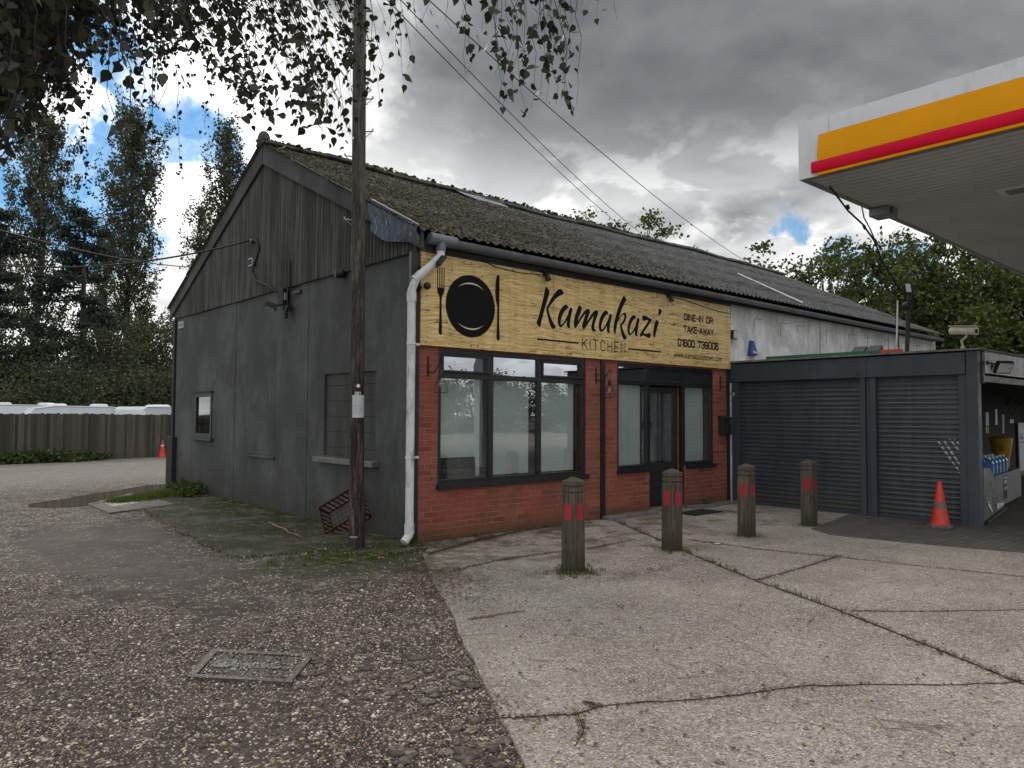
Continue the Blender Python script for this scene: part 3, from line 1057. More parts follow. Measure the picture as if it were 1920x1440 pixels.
def make_ground():
    def axis(c, near, far, step):
        a = [0.0]
        st = step
        while a[-1] < far:
            a.append(a[-1]+st)
            if a[-1] > near:
                st *= 1.13
        a = np.array(a)
        return np.concatenate([-a[:0:-1], a])+c
    xs = axis(-2.5, 5.5, 600, 0.09)
    ys = axis(2.0, 10.5, 600, 0.09)
    X, Y = np.meshgrid(xs, ys)
    Z = ground_z(X, Y)
    V = np.stack([X.ravel(), Y.ravel(), Z.ravel()], 1)
    nx, ny = len(xs), len(ys)
    i, j = np.meshgrid(np.arange(nx-1), np.arange(ny-1))
    a = (j*nx+i).ravel()
    Fa = np.stack([a, a+1, a+1+nx, a+nx], 1)
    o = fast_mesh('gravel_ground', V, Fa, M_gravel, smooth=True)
    tag(o, kind='structure')


make_ground()

# concrete forecourt slab, left edge runs from the building corner towards the camera
edge_px = [(985, 1440), (955, 1372), (930, 1322), (905, 1270), (880, 1222), (860, 1187), (852, 1160), (838, 1130), (815, 1095), (800, 1062), (792, 1038)]
edge = [G(*p)[:2] for p in edge_px]
edge = [(-14.2, -25.0), (-8.3, -14.5), (-5.0, -8.75)]+[tuple(e) for e in edge]+[(-0.03, -0.32)]


def densify(pts, step, amp, seed):
    out = []
    for i in range(len(pts)-1):
        a, b = np.array(pts[i]), np.array(pts[i+1])
        L = np.linalg.norm(b-a)
        n = max(1, int(L/step))
        nrm = np.array([-(b-a)[1], (b-a)[0]])/max(L, 1e-6)
        for k in range(n):
            p = a+(b-a)*k/n
            p = p+nrm*amp*float(vnoise(p[0], p[1], 9.0, seed))
            out.append(tuple(p))
    out.append(tuple(pts[-1]))
    return out


edge_d = densify(edge, 0.07, 0.014, 5)
slab_poly = [(x, y, 0.0) for x, y in edge_d]+[(-0.03, 0.3, 0), (7.2, 0.3, 0), (7.2, -3.05, 0), (45, -3.05, 0), (45, -40, 0), (-14.2, -40, 0)]
mb = MB()
mb.prism(slab_poly, (0, 0, -0.09))
o = mb.build('concrete_forecourt', M_concrete)
tag(o, kind='structure')
# block paving in front of the kiosk
pv = [G(*p) for p in [(1520, 992), (1557, 1003), (1700, 1018), (1920, 1037)]]
pv = [(p[0], p[1], 0.004) for p in pv]+[(14, -6.35, 0.004), (30, -6.9, 0.004), (30, -3.0, 0.004), (7.3, -3.0, 0.004), (7.3, 0, 0.004), (6.98, 0, 0.004), (6.98, -2.2, .004)]
mb = MB()
mb.prism(pv, (0, 0, -0.03))
tag(mb.build('block_paving', M_paving), kind='structure')

# joints and cracks in the slab: thin ragged bands of packed dirt
def band(pix, w, seed, jit=0.012, pts=None):
    P = [G(*p)[:2] for p in pix] if pts is None else pts
    P = densify([tuple(p) for p in P], 0.03, jit, seed)
    L = []
    Rr = []
    for i, p in enumerate(P):
        a = np.array(P[max(i-1, 0)])
        b = np.array(P[min(i+1, len(P)-1)])
        t = (b-a)/max(np.linalg.norm(b-a), 1e-6)
        nn = np.array([-t[1], t[0]])
        ww = w*0.7*(0.55+0.5*abs(float(vnoise(p[0], p[1], 14, seed+1)))+0.25*random.random())
        L.append((p[0]+nn[0]*ww, p[1]+nn[1]*ww, 0.004))
        Rr.append((p[0]-nn[0]*ww, p[1]-nn[1]*ww, 0.004))
    n = len(P)
    m = MB()
    m.add(L+Rr, [(i, i+n, i+n+1, i+1) for i in range(n-1)])
    return m


crack_lines = [([(1150, 975), (1230, 1010), (1320, 1050), (1420, 1090), (1560, 1140), (1700, 1195), (1800, 1235), (1990, 1312)], 0.017, .006),
               ([(937, 1347), (1000, 1345), (1080, 1341), (1120, 1326), (1200, 1318), (1330, 1311), (1440, 1295), (1520, 1285), (1620, 1284), (1800, 1285), (1990, 1274)], 0.010, .02),
               ([(1420, 1088), (1500, 1066), (1578, 1041)], 0.014, .006),
               ([(1290, 1012), (1420, 1030), (1600, 1048), (1990, 1090)], 0.008, .006),
               ([(1598, 1146), (1700, 1147), (1990, 1143)], 0.010, .012),
               ([(1085, 1342), (1094, 1372), (1080, 1400)], 0.005, .012),
               ([(850, 1070), (930, 1052), (1000, 1041), (1110, 1028), (1190, 1012)], 0.009, .03),
               ([(1100, 1318), (1122, 1326)], 0.006, .01),
               ([(800, 1040), (900, 1012), (1000, 992), (1110, 980)], 0.016, .03)]
mb = MB()
for i, (px, w, j) in enumerate(crack_lines):
    m = band(px, w, 40+i, j)
    mb.add(m.v, m.f)
tag(mb.build('concrete_joints', M_crack), kind='structure')

# old mossy path along the gable
pp = [(-0.0, 9.2), (-0.75, 8.3), (-1.35, 7.0), (-1.62, 5.2), (-1.83, 3.2), (-2.05, 1.1), (-1.98, 0.55), (-1.1, 0.35), (-0.55, -0.35), (-0.03, -0.36)]
pp = densify(pp, 0.06, 0.075, 9)
mb = MB()
mb.prism([(x, y, 0.002) for x, y in pp]+[(0.03, 0.0, 0.002), (0.03, 9.2, 0.002)], (0, 0, -0.1))
tag(mb.build('mossy_path', M_path), kind='structure')

EP = []
for k in range(3800):
    i = random.randrange(len(pp))
    EP.append((min(-.04, pp[i][0]+random.gauss(-.03, .11)), pp[i][1]+random.gauss(0, .11), .001))
tag(blobs('edge_pebbles', np.array(EP), rng.uniform(.003, .009, len(EP)), M_pebble), 'grit and pebbles spilling over the mossy path edge', kind='stuff')

# puddle water
pu = []
for k in range(72):
    a = 2*math.pi*k/72
    ux, uy = math.cos(a)*2.4, math.sin(a)*1.15
    c, s = math.cos(0.70), math.sin(0.70)
    pu.append((-0.95+ux*c-uy*s, 8.85+ux*s+uy*c, -0.046))
mb = MB()
mb.add(pu, [tuple(range(72))])
tag(mb.build('puddle_water', M_water), kind='structure')


def in_poly(x, y, poly):
    x = np.asarray(x)
    y = np.asarray(y)
    ins = np.zeros(x.shape, bool)
    n = len(poly)
    for i in range(n):
        x1, y1 = poly[i][:2]
        x2, y2 = poly[(i+1) % n][:2]
        c = ((y1 > y) != (y2 > y)) & (x < (x2-x1)*(y-y1)/(y2-y1+1e-12)+x1)
        ins ^= c
    return ins


SLAB2 = [(p[0], p[1]) for p in slab_poly]
# pebbles over the gravel, denser and resolvable near the camera
def make_pebbles():
    n = 300000
    d = 1.6*(7.6/1.6)**rng.uniform(0, 1, n)
    s = rng.uniform(-0.72, 0.16, n)
    fx, fy = math.sin(YAW), math.cos(YAW)
    x = CAM[0]+fx*d+fy*s*d
    y = CAM[1]+fy*d-fx*s*d
    keep = ~in_poly(x, y, SLAB2) & (x < -0.15)
    x, y, d = x[keep], y[keep], d[keep]
    bare = 0.5+0.6*vnoise(x, y, 1.3, 21)+0.35*vnoise(x, y, 4, 22)
    worn = ((x+2.7)/1.0)**2+((y-1.8)/2.0)**2
    p = np.clip(-0.12+1.05*bare, 0.04, 1)*np.where(worn < 1, 0.3, 1)
    mossy = ((x+1.0)/1.35)**2+((y+0.5)/0.95)**2
    p = p*np.where(mossy < 1, 0.2, 1)
    keep = rng.uniform(0, 1, len(x)) < p
    x, y, d = x[keep], y[keep], d[keep]
    m = min(len(x), 70000)
    x, y = x[:m], y[:m]
    sz = np.clip(rng.lognormal(math.log(0.0050), 0.42, m), 0.0026, 0.017)
    z = ground_z(x, y)+sz*0.12
    o = blobs('loose_pebbles', np.stack([x, y, z], 1), sz, M_pebble, None, 0.6, 0.25)
    tag(o, 'loose mixed flint pebbles over the brown yard', kind='stuff')


make_pebbles()

# broken tarmac lumps by the slab edge
P = []
S_ = []
for k in range(150):
    px = random.uniform(700, 950)
    py = random.uniform(1260, 1440)
    if random.random() < 0.35:
        px, py = random.uniform(560, 900), random.uniform(1225, 1300)
    g = G(px, py)
    P.append((g[0], g[1], float(ground_z(g[0], g[1]))+0.006))
    S_.append(random.choice([0.012, 0.016, 0.022, 0.035, 0.055]))
P = np.array(P)
keep = ~in_poly(P[:, 0], P[:, 1], SLAB2)
tag(blobs('broken_tarmac_lumps', P[keep], np.array(S_)[keep], M_chunk, None, 0.13, 0.4, smooth=False), 'pale crumbled tarmac lumps beside the slab edge', kind='stuff')

# fallen leaves, brown litter and litter rings as contact shade at bollards
def litter():
    n = 1500
    px = rng.uniform(-60, 1980, n)
    py = 985+455*rng.uniform(0, 1, n)**1.1
    pts = []
    for a, b in zip(px, py):
        g = G(a, b)
        if g[1] < -0.1 and (g[0] < 6.9 or g[1] < -4.6):
            zz = 0.008 if in_poly(np.array([g[0]]), np.array([g[1]]), SLAB2)[0] else float(ground_z(g[0], g[1]))+0.018
            pts.append((g[0], g[1], zz))
    for k in range(420):          # drifts around the pole and path
        a, b = random.gauss(-1.0, 0.9), random.uniform(-1.2, 6.5)
        if a < -0.05:
            pts.append((a, b, 0.024))
    o = leaf_cloud('fallen_leaves', pts, rng.uniform(0.010, 0.030, len(pts)), L_litter, None, 'leaf', flat=True)
    tag(o, 'small yellow and brown leaves dropped on the ground', kind='stuff')
    # brown debris along joints and walls; dark bollard rings stand in for contact shade
    q = []
    for (pix, w, j), cnt in zip(crack_lines, (1500, 420, 380, 700, 180, 60, 900, 60, 2400)):
        L = [G(*p)[:2] for p in pix]
        for k in range(cnt):
            i = random.randrange(len(L)-1)
            t = random.random()
            x = L[i][0]*(1-t)+L[i+1][0]*t+random.gauss(0, w*1.7+0.008)
            y = L[i][1]*(1-t)+L[i+1][1]*t+random.gauss(0, w*1.7+0.008)
            if y < -0.02:
                q.append((x, y, 0.008))
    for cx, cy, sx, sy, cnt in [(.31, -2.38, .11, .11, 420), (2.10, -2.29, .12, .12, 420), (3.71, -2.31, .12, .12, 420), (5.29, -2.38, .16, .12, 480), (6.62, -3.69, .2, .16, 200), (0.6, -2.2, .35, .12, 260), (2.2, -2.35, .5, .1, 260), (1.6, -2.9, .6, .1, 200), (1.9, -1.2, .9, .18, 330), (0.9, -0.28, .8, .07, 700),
                                (2.6, -0.3, .8, .09, 300), (-0.75, -1.5, .16, .25, 900), (-1.05, -2.0, .22, .25, 900), (-1.35, -2.5, .16, .25, 500), (0.9, -2.9, .5, .08, 300), (3.2, -1.6, .7, .25, 300), (1.4, -3.3, .5, .3, 160), (3.7, -2.2, .3, .1, 160), (5.2, -0.7, .4, .16, 160), (-0.4, -3.6, .07, .1, 60), (0.15, -4.9, .22, .08, 70), (-2.55, -4.55, .06, .06, 60)]:
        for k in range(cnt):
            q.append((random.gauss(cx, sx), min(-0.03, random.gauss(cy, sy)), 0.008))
    for k in range(1500):
        t = random.random()
        i = int(t*(len(pp)-2))
        q.append((min(-.03, pp[i][0]+random.gauss(0, .07)), pp[i][1]+random.gauss(0, .09), 0.006))
    for k in range(2600):
        a = -abs(random.gauss(0.1, 0.75))
        b = random.uniform(-0.3, 9.0)
        q.append((a-0.03, b, 0.010))
    o = leaf_cloud('litter_and_contact_shade', q, rng.uniform(0.008, 0.026, len(q)), L_debris_and_shade, None, 'quad', flat=True)
    tag(o, 'dark brown crumbs and husks gathered along joints and walls, and ringing the bollards as contact shade', kind='stuff')


litter()


def stick(name, p0, p1, r, m, label=None, **kw):
    p0, p1 = np.array(p0), np.array(p1)
    pts = []
    n = 6
    for i in range(n+1):
        t = i/n
        q = p0*(1-t)+p1*t
        q = q+np.array([random.uniform(-1, 1), random.uniform(-1, 1), 0])*0.03*np.linalg.norm(p1-p0)*math.sin(t*3.14)
        pts.append(q)
    mb = MB().tube(pts, [r*(1-0.5*i/n) for i in range(n+1)], 6)
    return mb


# twigs scattered on the concrete = one uncountable litter object, the long stick is its own thing
mb = MB()
tw = [((930, 1190), (860, 1195)), ((1130, 1170), (1090, 1163)), ((1190, 1215), (1150, 1213)), ((1440, 1235), (1395, 1210)), ((1720, 1190), (1695, 1180)),
      ((1625, 1325), (1675, 1340)), ((1640, 1345), (1670, 1385)), ((1660, 1370), (1790, 1362)), ((1700, 1355), (1760, 1380)), ((1570, 1370), (1615, 1390)), ((1350, 1250), (1320, 1238)),
      ((1060, 1255), (1100, 1265)), ((1240, 1240), (1280, 1258)), ((1000, 1240), (1060, 1243)), ((1650, 1352), (1800, 1372)), ((1540, 1355), (1570, 1372)), ((1010, 1352), (960, 1358)), ((1015, 1360), (990, 1348)),
      ((1068, 1190), (1120, 1200)), ((1270, 1275), (1330, 1268)), ((700, 1130), (760, 1140)), ((420, 1200), (520, 1205)), ((640, 1055), (760, 1030)), ((560, 1040), (650, 1063)), ((690, 1040), (740, 1052)), ((610, 1045), (700, 1060))]
for a, b in tw:
    pa, pb = G(*a), G(*b)
    m = stick('t', pa+[0, 0, 0.009], pb+[0, 0, 0.009], 0.0032, M_twig)
    mb.add(m.v, m.f)
for k in range(150):
    a = G(random.uniform(900, 1900), random.uniform(1040, 1430))
    t = random.uniform(0, 6.28)
    l = random.uniform(0.03, 0.12)
    m = stick('t', (a[0], a[1], .007), (a[0]+l*math.cos(t), a[1]+l*math.sin(t), .007), 0.0016, M_twig)
    mb.add(m.v, m.f)
for k in range(120):
    a = (-abs(random.gauss(0.2, .7))-0.05, random.uniform(-0.6, 7.5))
    t = random.uniform(0, 6.28)
    l = random.uniform(0.08, 0.4)
    m = stick('t', (a[0], a[1], .03), (min(-0.02, a[0]+l*math.cos(t)), a[1]+l*math.sin(t), .03), 0.003, M_twig)
    mb.add(m.v, m.f)
tag(mb.build('scattered_twigs', M_stick), 'thin broken twigs strewn over the ground', kind='stuff')
m = stick('s', G(878, 1163)+[0, 0, .012], G(984, 1147)+[0, 0, .012], 0.011, M_stick)
tag(m.build('stick', M_stick, smooth=True), 'pale dry stick lying on the concrete near its left edge', 'stick')
m = stick('s', (-0.75, 2.6, .05), (-0.95, 1.15, .03), 0.012, M_stick)
tag(m.build('stick', M_stick, smooth=True), 'thin grey stick lying on the mossy path left of the red crate', 'stick')
for (px, py, lab) in [(1345, 1021, 'white scrap of paper on the concrete behind the middle bollards'), (1366, 966, 'small white scrap by the doormat')]:
    g = G(px, py)
    mb = MB()
    mb.add([(g[0]-.05, g[1]-.03, .01), (g[0]+.05, g[1]-.025, .016), (g[0]+.045, g[1]+.03, .01), (g[0]-.045, g[1]+.025, .02)], [(0, 1, 2, 3)])
    tag(mb.build('paper_scrap', M_textwhite), lab, 'litter')


# ---------------- grass and weeds
def tufts(name, pts, h, label, spread=0.03, per=14, m=L_grass, cat=None, group=None, kind='stuff', w=0.0035):
    V = []
    Fa = []
    for (x, y, z) in pts:
        for k in range(per):
            a = random.uniform(0, 6.28)
            bx, by = x+random.gauss(0, spread), y+random.gauss(0, spread)
            hh = h*random.uniform(0.4, 1.2)
            lean = random.uniform(0.1, 0.8)*hh
            dx, dy = math.cos(a), math.sin(a)
            o = len(V)
            V += [(bx-dy*w, by+dx*w, z), (bx+dy*w, by-dx*w, z), (bx+dx*lean*.35+dy*w*.7, by+dy*lean*.35-dx*w*.7, z+hh*.6), (bx+dx*lean*.35-dy*w*.7, by+dy*lean*.35+dx*w*.7, z+hh*.6),
                  (bx+dx*lean, by+dy*lean, z+hh)]
            Fa += [(o, o+1, o+2, o+3), (o+3, o+2, o+4, o+4)]
    me_v = np.array(V)
    fa = np.array([f for f in Fa])
    mb = MB()
    mb.v = V
    mb.f = [f if f[2] != f[3] else f[:3] for f in Fa]
    o = mb.build(name, m)
    tag(o, label, cat, group, kind)
    return o


pts = []
for k in range(620):
    t = random.random()
    x = -1.75+1.75*t+random.gauss(0, .10)
    y = 6.9+1.15*t+random.gauss(0, .13+.12*t)
    if x < 0.0:
        pts.append((x, y, -0.01))
tufts('grass_verge', pts, 0.11, 'green grass strip by the far corner of the gable wall', 0.05, 14)
pts = [(random.gauss(0.29, .16), random.gauss(-2.43, .13), 0.0) for k in range(46)]
pts += [(random.gauss(2.07, .12), random.gauss(-2.36, .1), 0.0) for k in range(12)]
pts += [(-0.1+random.gauss(0, .08), -0.12+random.gauss(0, .05), 0.01) for k in range(14)]
pts += [(random.uniform(0, 2.5), -0.05-abs(random.gauss(0, .02)), 0.0) for k in range(30)]
pts += [(random.gauss(-.8, .5), random.gauss(-.10, .28), -.015) for k in range(300)]
pts += [(-abs(random.gauss(0, .5))-.03, random.uniform(.5, 6.5), .0) for k in range(170)]
pts += [(-abs(random.gauss(0, .05))-.02, random.uniform(.2, 9), .0) for k in range(120)]
for pix in ((1150, 975), (1320, 1050)), ((1320, 1050), (1560, 1140)):
    a, b = G(*pix[0]), G(*pix[1])
    for k in range(14):
        t = random.random()
        pts.append((a[0]*(1-t)+b[0]*t+random.gauss(0, .01), a[1]*(1-t)+b[1]*t+random.gauss(0, .01), 0))
tufts('weed_grass', pts, 0.05, 'short weedy grass at the foot of posts and in the joints', 0.02, 9)


def bushy(name, cx, cy, rx, ry, h, n, sz, label, m=L_weed, cat='weed', z0=0.0, group=None):
    r = thing(name, (cx, cy, z0), label, cat, group)
    P = []
    mb = MB()
    ns = max(5, n//60)
    for k in range(ns):
        a = random.uniform(0, 6.28)
        q = math.sqrt(random.random())
        ex, ey = cx+rx*q*math.cos(a), cy+ry*q*math.sin(a)
        hh = h*(1-0.6*q*q)*random.uniform(.6, 1.05)
        base = Vector((cx+(ex-cx)*.6, cy+(ey-cy)*.6, z0))
        tip = Vector((ex, ey, z0+hh))
        mb.tube([base, (base+tip)/2+Vector((random.uniform(-.02, .02), random.uniform(-.02, .02), 0)), tip], [.004*h*3, .003*h*3, .001], 4, cap=False)
        for j in range(n//ns):
            t = random.uniform(.1, 1)
            p = base.lerp(tip, t)
            P.append((p.x+random.gauss(0, rx*.16), p.y+random.gauss(0, ry*.16), max(z0+.01, p.z+random.gauss(0, .05*h))))
    leaf_cloud('foliage', P, rng.uniform(sz*.6, sz*1.3, len(P)), m, r, 'leaf')
    mb.build('stems', M_twig, r)
    return r


bushy('weed_clump', -0.22, 7.55, .32, .75, .34, 1500, .045, 'dark green weed clump at the foot of the gable wall far end', L_weed)
bushy('weed_plant', 6.05, -0.16, .12, .1, .26, 60, .035, 'small leafy weed growing under the right hand shop window', L_weed)
pts = []


# ================================================================== BUILDING
ROOF_X0, ROOF_X1 = -0.14, 17.45
DEP = 9.26
RY = DEP/2
EAVE_Z = 3.86
RIDGE_Z = 6.22
bld = thing('shop_building', (0, 0, 0), 'long gabled building with grey rendered end, red brick shop front and mossy corrugated roof', 'building')


def roofz(y):
    t = abs(y-RY)/(RY+0.16)
    return RIDGE_Z+(EAVE_Z-RIDGE_Z)*t


# --- gable wall (rendered), x=0, with window opening
def wall_sheet(axis, fixed, thick, u0, u1, z0, z1, holes, name, m, parent):
    """vertical wall; axis 'x': runs along X at y=fixed; axis 'y': runs along Y at x=fixed. outer face at fixed, inner at fixed+thick"""
    us = sorted(set([u0, u1]+[h[0] for h in holes]+[h[1] for h in holes]))
    zs = sorted(set([z0, z1]+[h[2] for h in holes]+[h[3] for h in holes]))

    def hole(ua, ub, za, zb):
        cu, cz = (ua+ub)/2, (za+zb)/2
        return any(h[0] < cu < h[1] and h[2] < cz < h[3] for h in holes)
    mb = MB()

    def P(u, z, k):
        f = fixed+thick*k
        return (u, f, z) if axis == 'x' else (f, u, z)
    for i in range(len(us)-1):
        for j in range(len(zs)-1):
            if hole(us[i], us[i+1], zs[j], zs[j+1]):
                continue
            for k in (0, 1):
                q = [P(us[i], zs[j], k), P(us[i+1], zs[j], k), P(us[i+1], zs[j+1], k), P(us[i], zs[j+1], k)]
                mb.add(q, [(0, 1, 2, 3) if k == 0 else (3, 2, 1, 0)])
            for (di, dj, ea, eb) in ((-1, 0, (us[i], zs[j]), (us[i], zs[j+1])), (1, 0, (us[i+1], zs[j]), (us[i+1], zs[j+1])),
                                     (0, -1, (us[i], zs[j]), (us[i+1], zs[j])), (0, 1, (us[i], zs[j+1]), (us[i+1], zs[j+1]))):
                ii, jj = i+di, j+dj
                outer = ii < 0 or jj < 0 or ii >= len(us)-1 or jj >= len(zs)-1
                if outer or hole(us[ii], us[ii+1], zs[jj], zs[jj+1]):
                    mb.add([P(*ea, 0), P(*eb, 0), P(*eb, 1), P(*ea, 1)], [(0, 1, 2, 3)])
    return mb.build(name, m, parent)


CLZ = 3.655
wall_sheet('y', 0.0, 0.22, 0.02, DEP, -0.1, CLZ+.05, [(6.987, 7.93, 1.122, 1.996), (0.978, 2.433, 0.99, 2.184)], 'gable_wall', M_render, bld)
# shallow raised bands of old pilasters and the patched opening
for ya, yb_ in ((5.86, 6.06), (2.98, 3.20)):
    mb = MB()
    mb.box(-0.009, 0.004, ya, yb_, -0.05, CLZ-.02)
    mb.build('pilaster', M_render, bld, bevel=0.006)
mb = MB()
mb.box(-0.006, 0.003, 4.15, 5.18, 0.90, 2.55)
o = mb.build('patched_opening', M_render, bld, bevel=0.004)
o['label'] = 'faint rendered-over opening in the middle of the gable'
mb = MB()
mb.box(-0.045, 0.02, 4.10, 5.22, 0.845, 0.885)
mb.build('old_sill', M_render, bld, bevel=0.01)
mb = MB()
mb.box(0.032, 0.19, 0.98, 2.431, 0.992, 2.182)
o = mb.build('blocked_window', M_blocks, bld)
o['label'] = 'window opening bricked up with painted blockwork'
mb = MB()
mb.box(-0.10, 0.03, 0.90, 2.60, 0.885, 0.965)
mb.build('window_sill', M_sill, bld, bevel=0.012)
# lower thicker plinth at the far corner
mb = MB()
mb.box(-0.10, 0.004, 9.02, 9.40, -0.1, 1.09)
mb.box(-0.045, 0.004, 9.18, 9.30, 1.09, 3.62)
mb.build('corner_post', M_blackmatt, bld, bevel=0.006)
# small window in the gable
fr = MB()
y0, y1, z0, z1 = 6.987, 7.93, 1.122, 1.996
t = .075
fr.box(-.02, .05, y0, y0+t, z0, z1)
fr.box(-.02, .05, y1-t, y1, z0, z1)
fr.box(-.02, .05, y0+t, y1-t, z0, z0+t)
fr.box(-.02, .05, y0+t, y1-t, z1-t, z1)
win = fr.build('gable_window', simple('dark_green_frame', (0.022, 0.030, 0.022), 0.55), bld, bevel=0.004)
mb = MB()
mb.box(.012, .018, y0+t, y1-t, z0+t, z1-t)
mb.build('pane', M_glass_dark, win)
mb = MB()
mb.box(-.07, .03, y0-.1, y1+.1, z0-.06, z0)
mb.build('sill', simple('dark_green_frame', (0.022, 0.030, 0.022), 0.55), win, bevel=0.004)
mb = MB()
mb.box(-.05, .0, y0-.05, y1+.05, z1, z1+.035)
mb.build('drip_head', M_blackmatt, win)
mb = MB()
a, b = W(371, 761, .03), W(396, 787, .03)
mb.box(.03, .034, y0+.12, y1-.1, 1.49, 1.66)
ns = mb.build('window_notice', simple('aged_notice', (.24, .25, .25), .7), win)
mb = MB()
mb.box(.026, .0292, y0+.15, y0+.72, 1.60, 1.635)
mb.build('notice_print', M_textgrey, win)
# interior box so that windows look into dim rooms, never through the building
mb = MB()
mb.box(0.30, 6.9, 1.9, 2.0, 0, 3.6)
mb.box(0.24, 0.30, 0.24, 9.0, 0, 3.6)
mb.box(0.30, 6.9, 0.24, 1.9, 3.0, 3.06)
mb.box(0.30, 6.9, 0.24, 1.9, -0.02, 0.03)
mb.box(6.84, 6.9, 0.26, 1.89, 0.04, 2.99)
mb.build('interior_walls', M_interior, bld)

# --- corrugated gable cladding
def cladding():
    pitch = 0.088
    n = int(DEP/pitch*8)
    V = []
    ys = np.linspace(0.0, DEP, n)
    rows = 3
    for y in ys:
        x = -0.034+0.016*math.cos(2*math.pi*y/pitch)
        top = roofz(y)-0.03
        zb = CLZ-0.02+0.006*math.sin(y*3)
        for k in range(rows):
            V.append((x-0.004*(1 if k == 0 else 0), y, zb+(top-zb)*k/(rows-1)))
    Fa = []
    for i in range(n-1):
        for k in range(rows-1):
            a = i*rows+k
            Fa.append((a, a+1, a+1+rows, a+rows))
    return fast_mesh('gable_cladding', V, Fa, M_clad, bld, True)


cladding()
mb = MB()
pts = [(0.012, 0.01, CLZ+.055), (0.012, DEP-.01, CLZ+.055), (0.012, DEP-.01, EAVE_Z-.1), (.012, RY, RIDGE_Z-.1), (.012, 0.01, EAVE_Z-.1)]
mb.prism(pts, (0.15, 0, 0))
mb.build('gable_backing', M_blackmatt, bld)
mb = MB()
mb.box(-.022, .010, 0.0, DEP+.005, CLZ-.022, CLZ-.006)
mb.build('cladding_flashing', M_render, bld)
# barge boards (wide fibre cement capping following the verge)
for sgn in (0, 1):
    mb = MB()
    if sgn == 0:
        a, b = (-0.16, roofz(-0.16)), (RY+.02, RIDGE_Z)
    else:
        a, b = (DEP+.16, roofz(DEP+.16)), (RY+.001, RIDGE_Z)
    w = 0.27
    pts = [(-.085, a[0], a[1]+.015), (-.085, b[0], b[1]+.03), (-.085, b[0], b[1]-w-.05), (-.085, a[0], a[1]-w*.8)]
    mb.prism(pts, (0.045, 0, 0))
    mb.build('barge_board', M_barge, bld, bevel=0.006)
mb = MB()
mb.sphere((-0.07, RY, RIDGE_Z+.10), .12, 10, 7, (.9, 1, 1.2))
mb.build('ridge_finial', M_barge, bld)

# --- roof: corrugated sheets with lap steps
def roof_slope(side):
    pitch = 0.146
    xs = np.arange(ROOF_X0, ROOF_X1, pitch/8)
    ye = -0.20 if side == 0 else DEP+0.20
    zr, ze = RIDGE_Z, roofz(ye)
    nrow = 4
    V = []
    prof = []
    for r in range(nrow):
        t0, t1 = r/nrow, (r+1)/nrow
        prof += [(t0, 0.0), (t0+(t1-t0)*.33, .0), (t0+(t1-t0)*.66, .0), (t1+.004, 0.0)]
        lift = 0
    # every sheet row sits over the one below: step of 14 mm at each lap
    rows = []
    for r in range(nrow):
        for k in range(4):
            t = (r+k/3.0)/nrow
            rows.append((t, 0.028*(k/3.0)))
    m = len(rows)
    sag = 0.025*np.sin(xs*0.55+1)+0.012*np.sin(xs*1.7)
    c = 0.017*np.cos(2*np.pi*xs/pitch)
    for i, x in enumerate(xs):
        for (t, lf) in rows:
            y = RY+(ye-RY)*t
            z = zr+(ze-zr)*t+c[i]+lf+sag[i]*(1-t)*0.9-0.012*math.sin(t*3.1)
            V.append((x, y, z))
    Fa = []
    n = len(xs)
    for i in range(n-1):
        for k in range(m-1):
            a = i*m+k
            Fa.append((a, a+m, a+1+m, a+1))
    o = fast_mesh('roof_slope', V, Fa, M_roof, bld, True)
    return o


rs = roof_slope(0)
roof_slope(1)


def roof_pt(x, t, lift=0.0):
    ye = -0.20
    y = RY+(ye-RY)*t
    z = RIDGE_Z+(roofz(ye)-RIDGE_Z)*t+0.017*math.cos(2*math.pi*x/0.146)+0.028*((t*4) % 1)+(0.025*math.sin(x*.55+1)+0.012*math.sin(x*1.7))*(1-t)*.9-.012*math.sin(t*3.1)
    return (x, y, z+lift)


# moss cushions
P = []
Sz = []
while len(P) < 22000:
    x = random.uniform(ROOF_X0, 17.3)
    t = random.random()
    dens = max(0.10, 1.0-x/9.0)*(0.55+0.45*float(vnoise(x, t*5, 1.5, 31)))
    if random.random() < dens:
        q = roof_pt(x, t, .004)
        P.append(q)
        Sz.append(random.uniform(.007, .020)*(1.1 if x < 6 else .8))
tag(blobs('moss_cushions', np.array(P), np.array(Sz), M_moss, rs, 0.42, 0.35), kind='stuff')
# ridge capping, lumpy with moss
mb = MB()
seg = 12
rings = []
for i in range(0, 141):
    x = ROOF_X0+(ROOF_X1-ROOF_X0)*i/140
    z = RIDGE_Z+.075+0.025*math.sin(x*.55+1)+0.012*math.sin(x*1.7)+(0.018 if int(x/1.1) % 2 else 0)+random.uniform(-.008, .008)
    rings.append([Vector((x, RY+.17*math.cos(math.pi*k/(seg-1)), z-.10+.10*math.sin(math.pi*k/(seg-1)))) for k in range(seg)])
mb.tube_rings(rings)
mb.build('ridge_cap', M_roof, bld, smooth=True)
P = [(random.uniform(ROOF_X0, 11)**1.0, RY+random.gauss(0, .07), RIDGE_Z+.06+random.uniform(-.01, .04)+0.025*math.sin(0)) for k in range(1500)]
tag(blobs('ridge_moss', np.array(P), rng.uniform(.012, .05, len(P)), M_moss, rs, 0.6, 0.35), kind='stuff')
# patch of flashing near the ridge
q = [roof_pt(x, t, .05) for x, t in ((3.98, -.015), (5.15, -.015), (5.18, .085), (4.9, .10), (4.6, .085), (4.3, .105), (3.95, .09))]
mb = MB()
mb.prism(q, (0, -.004, -.012))
o = mb.build('flashing_patch', M_lead, bld)
# white strip across the roof (old cable/rod)
a = onp(1268, 492, 1, 2.4)
mb = MB()
c0 = roof_pt(10.9, .50, .06)
mb.tube([c0, roof_pt(9.6, .98, .06)], .013, 6)
mb.build('roof_strip', M_pipe, bld)
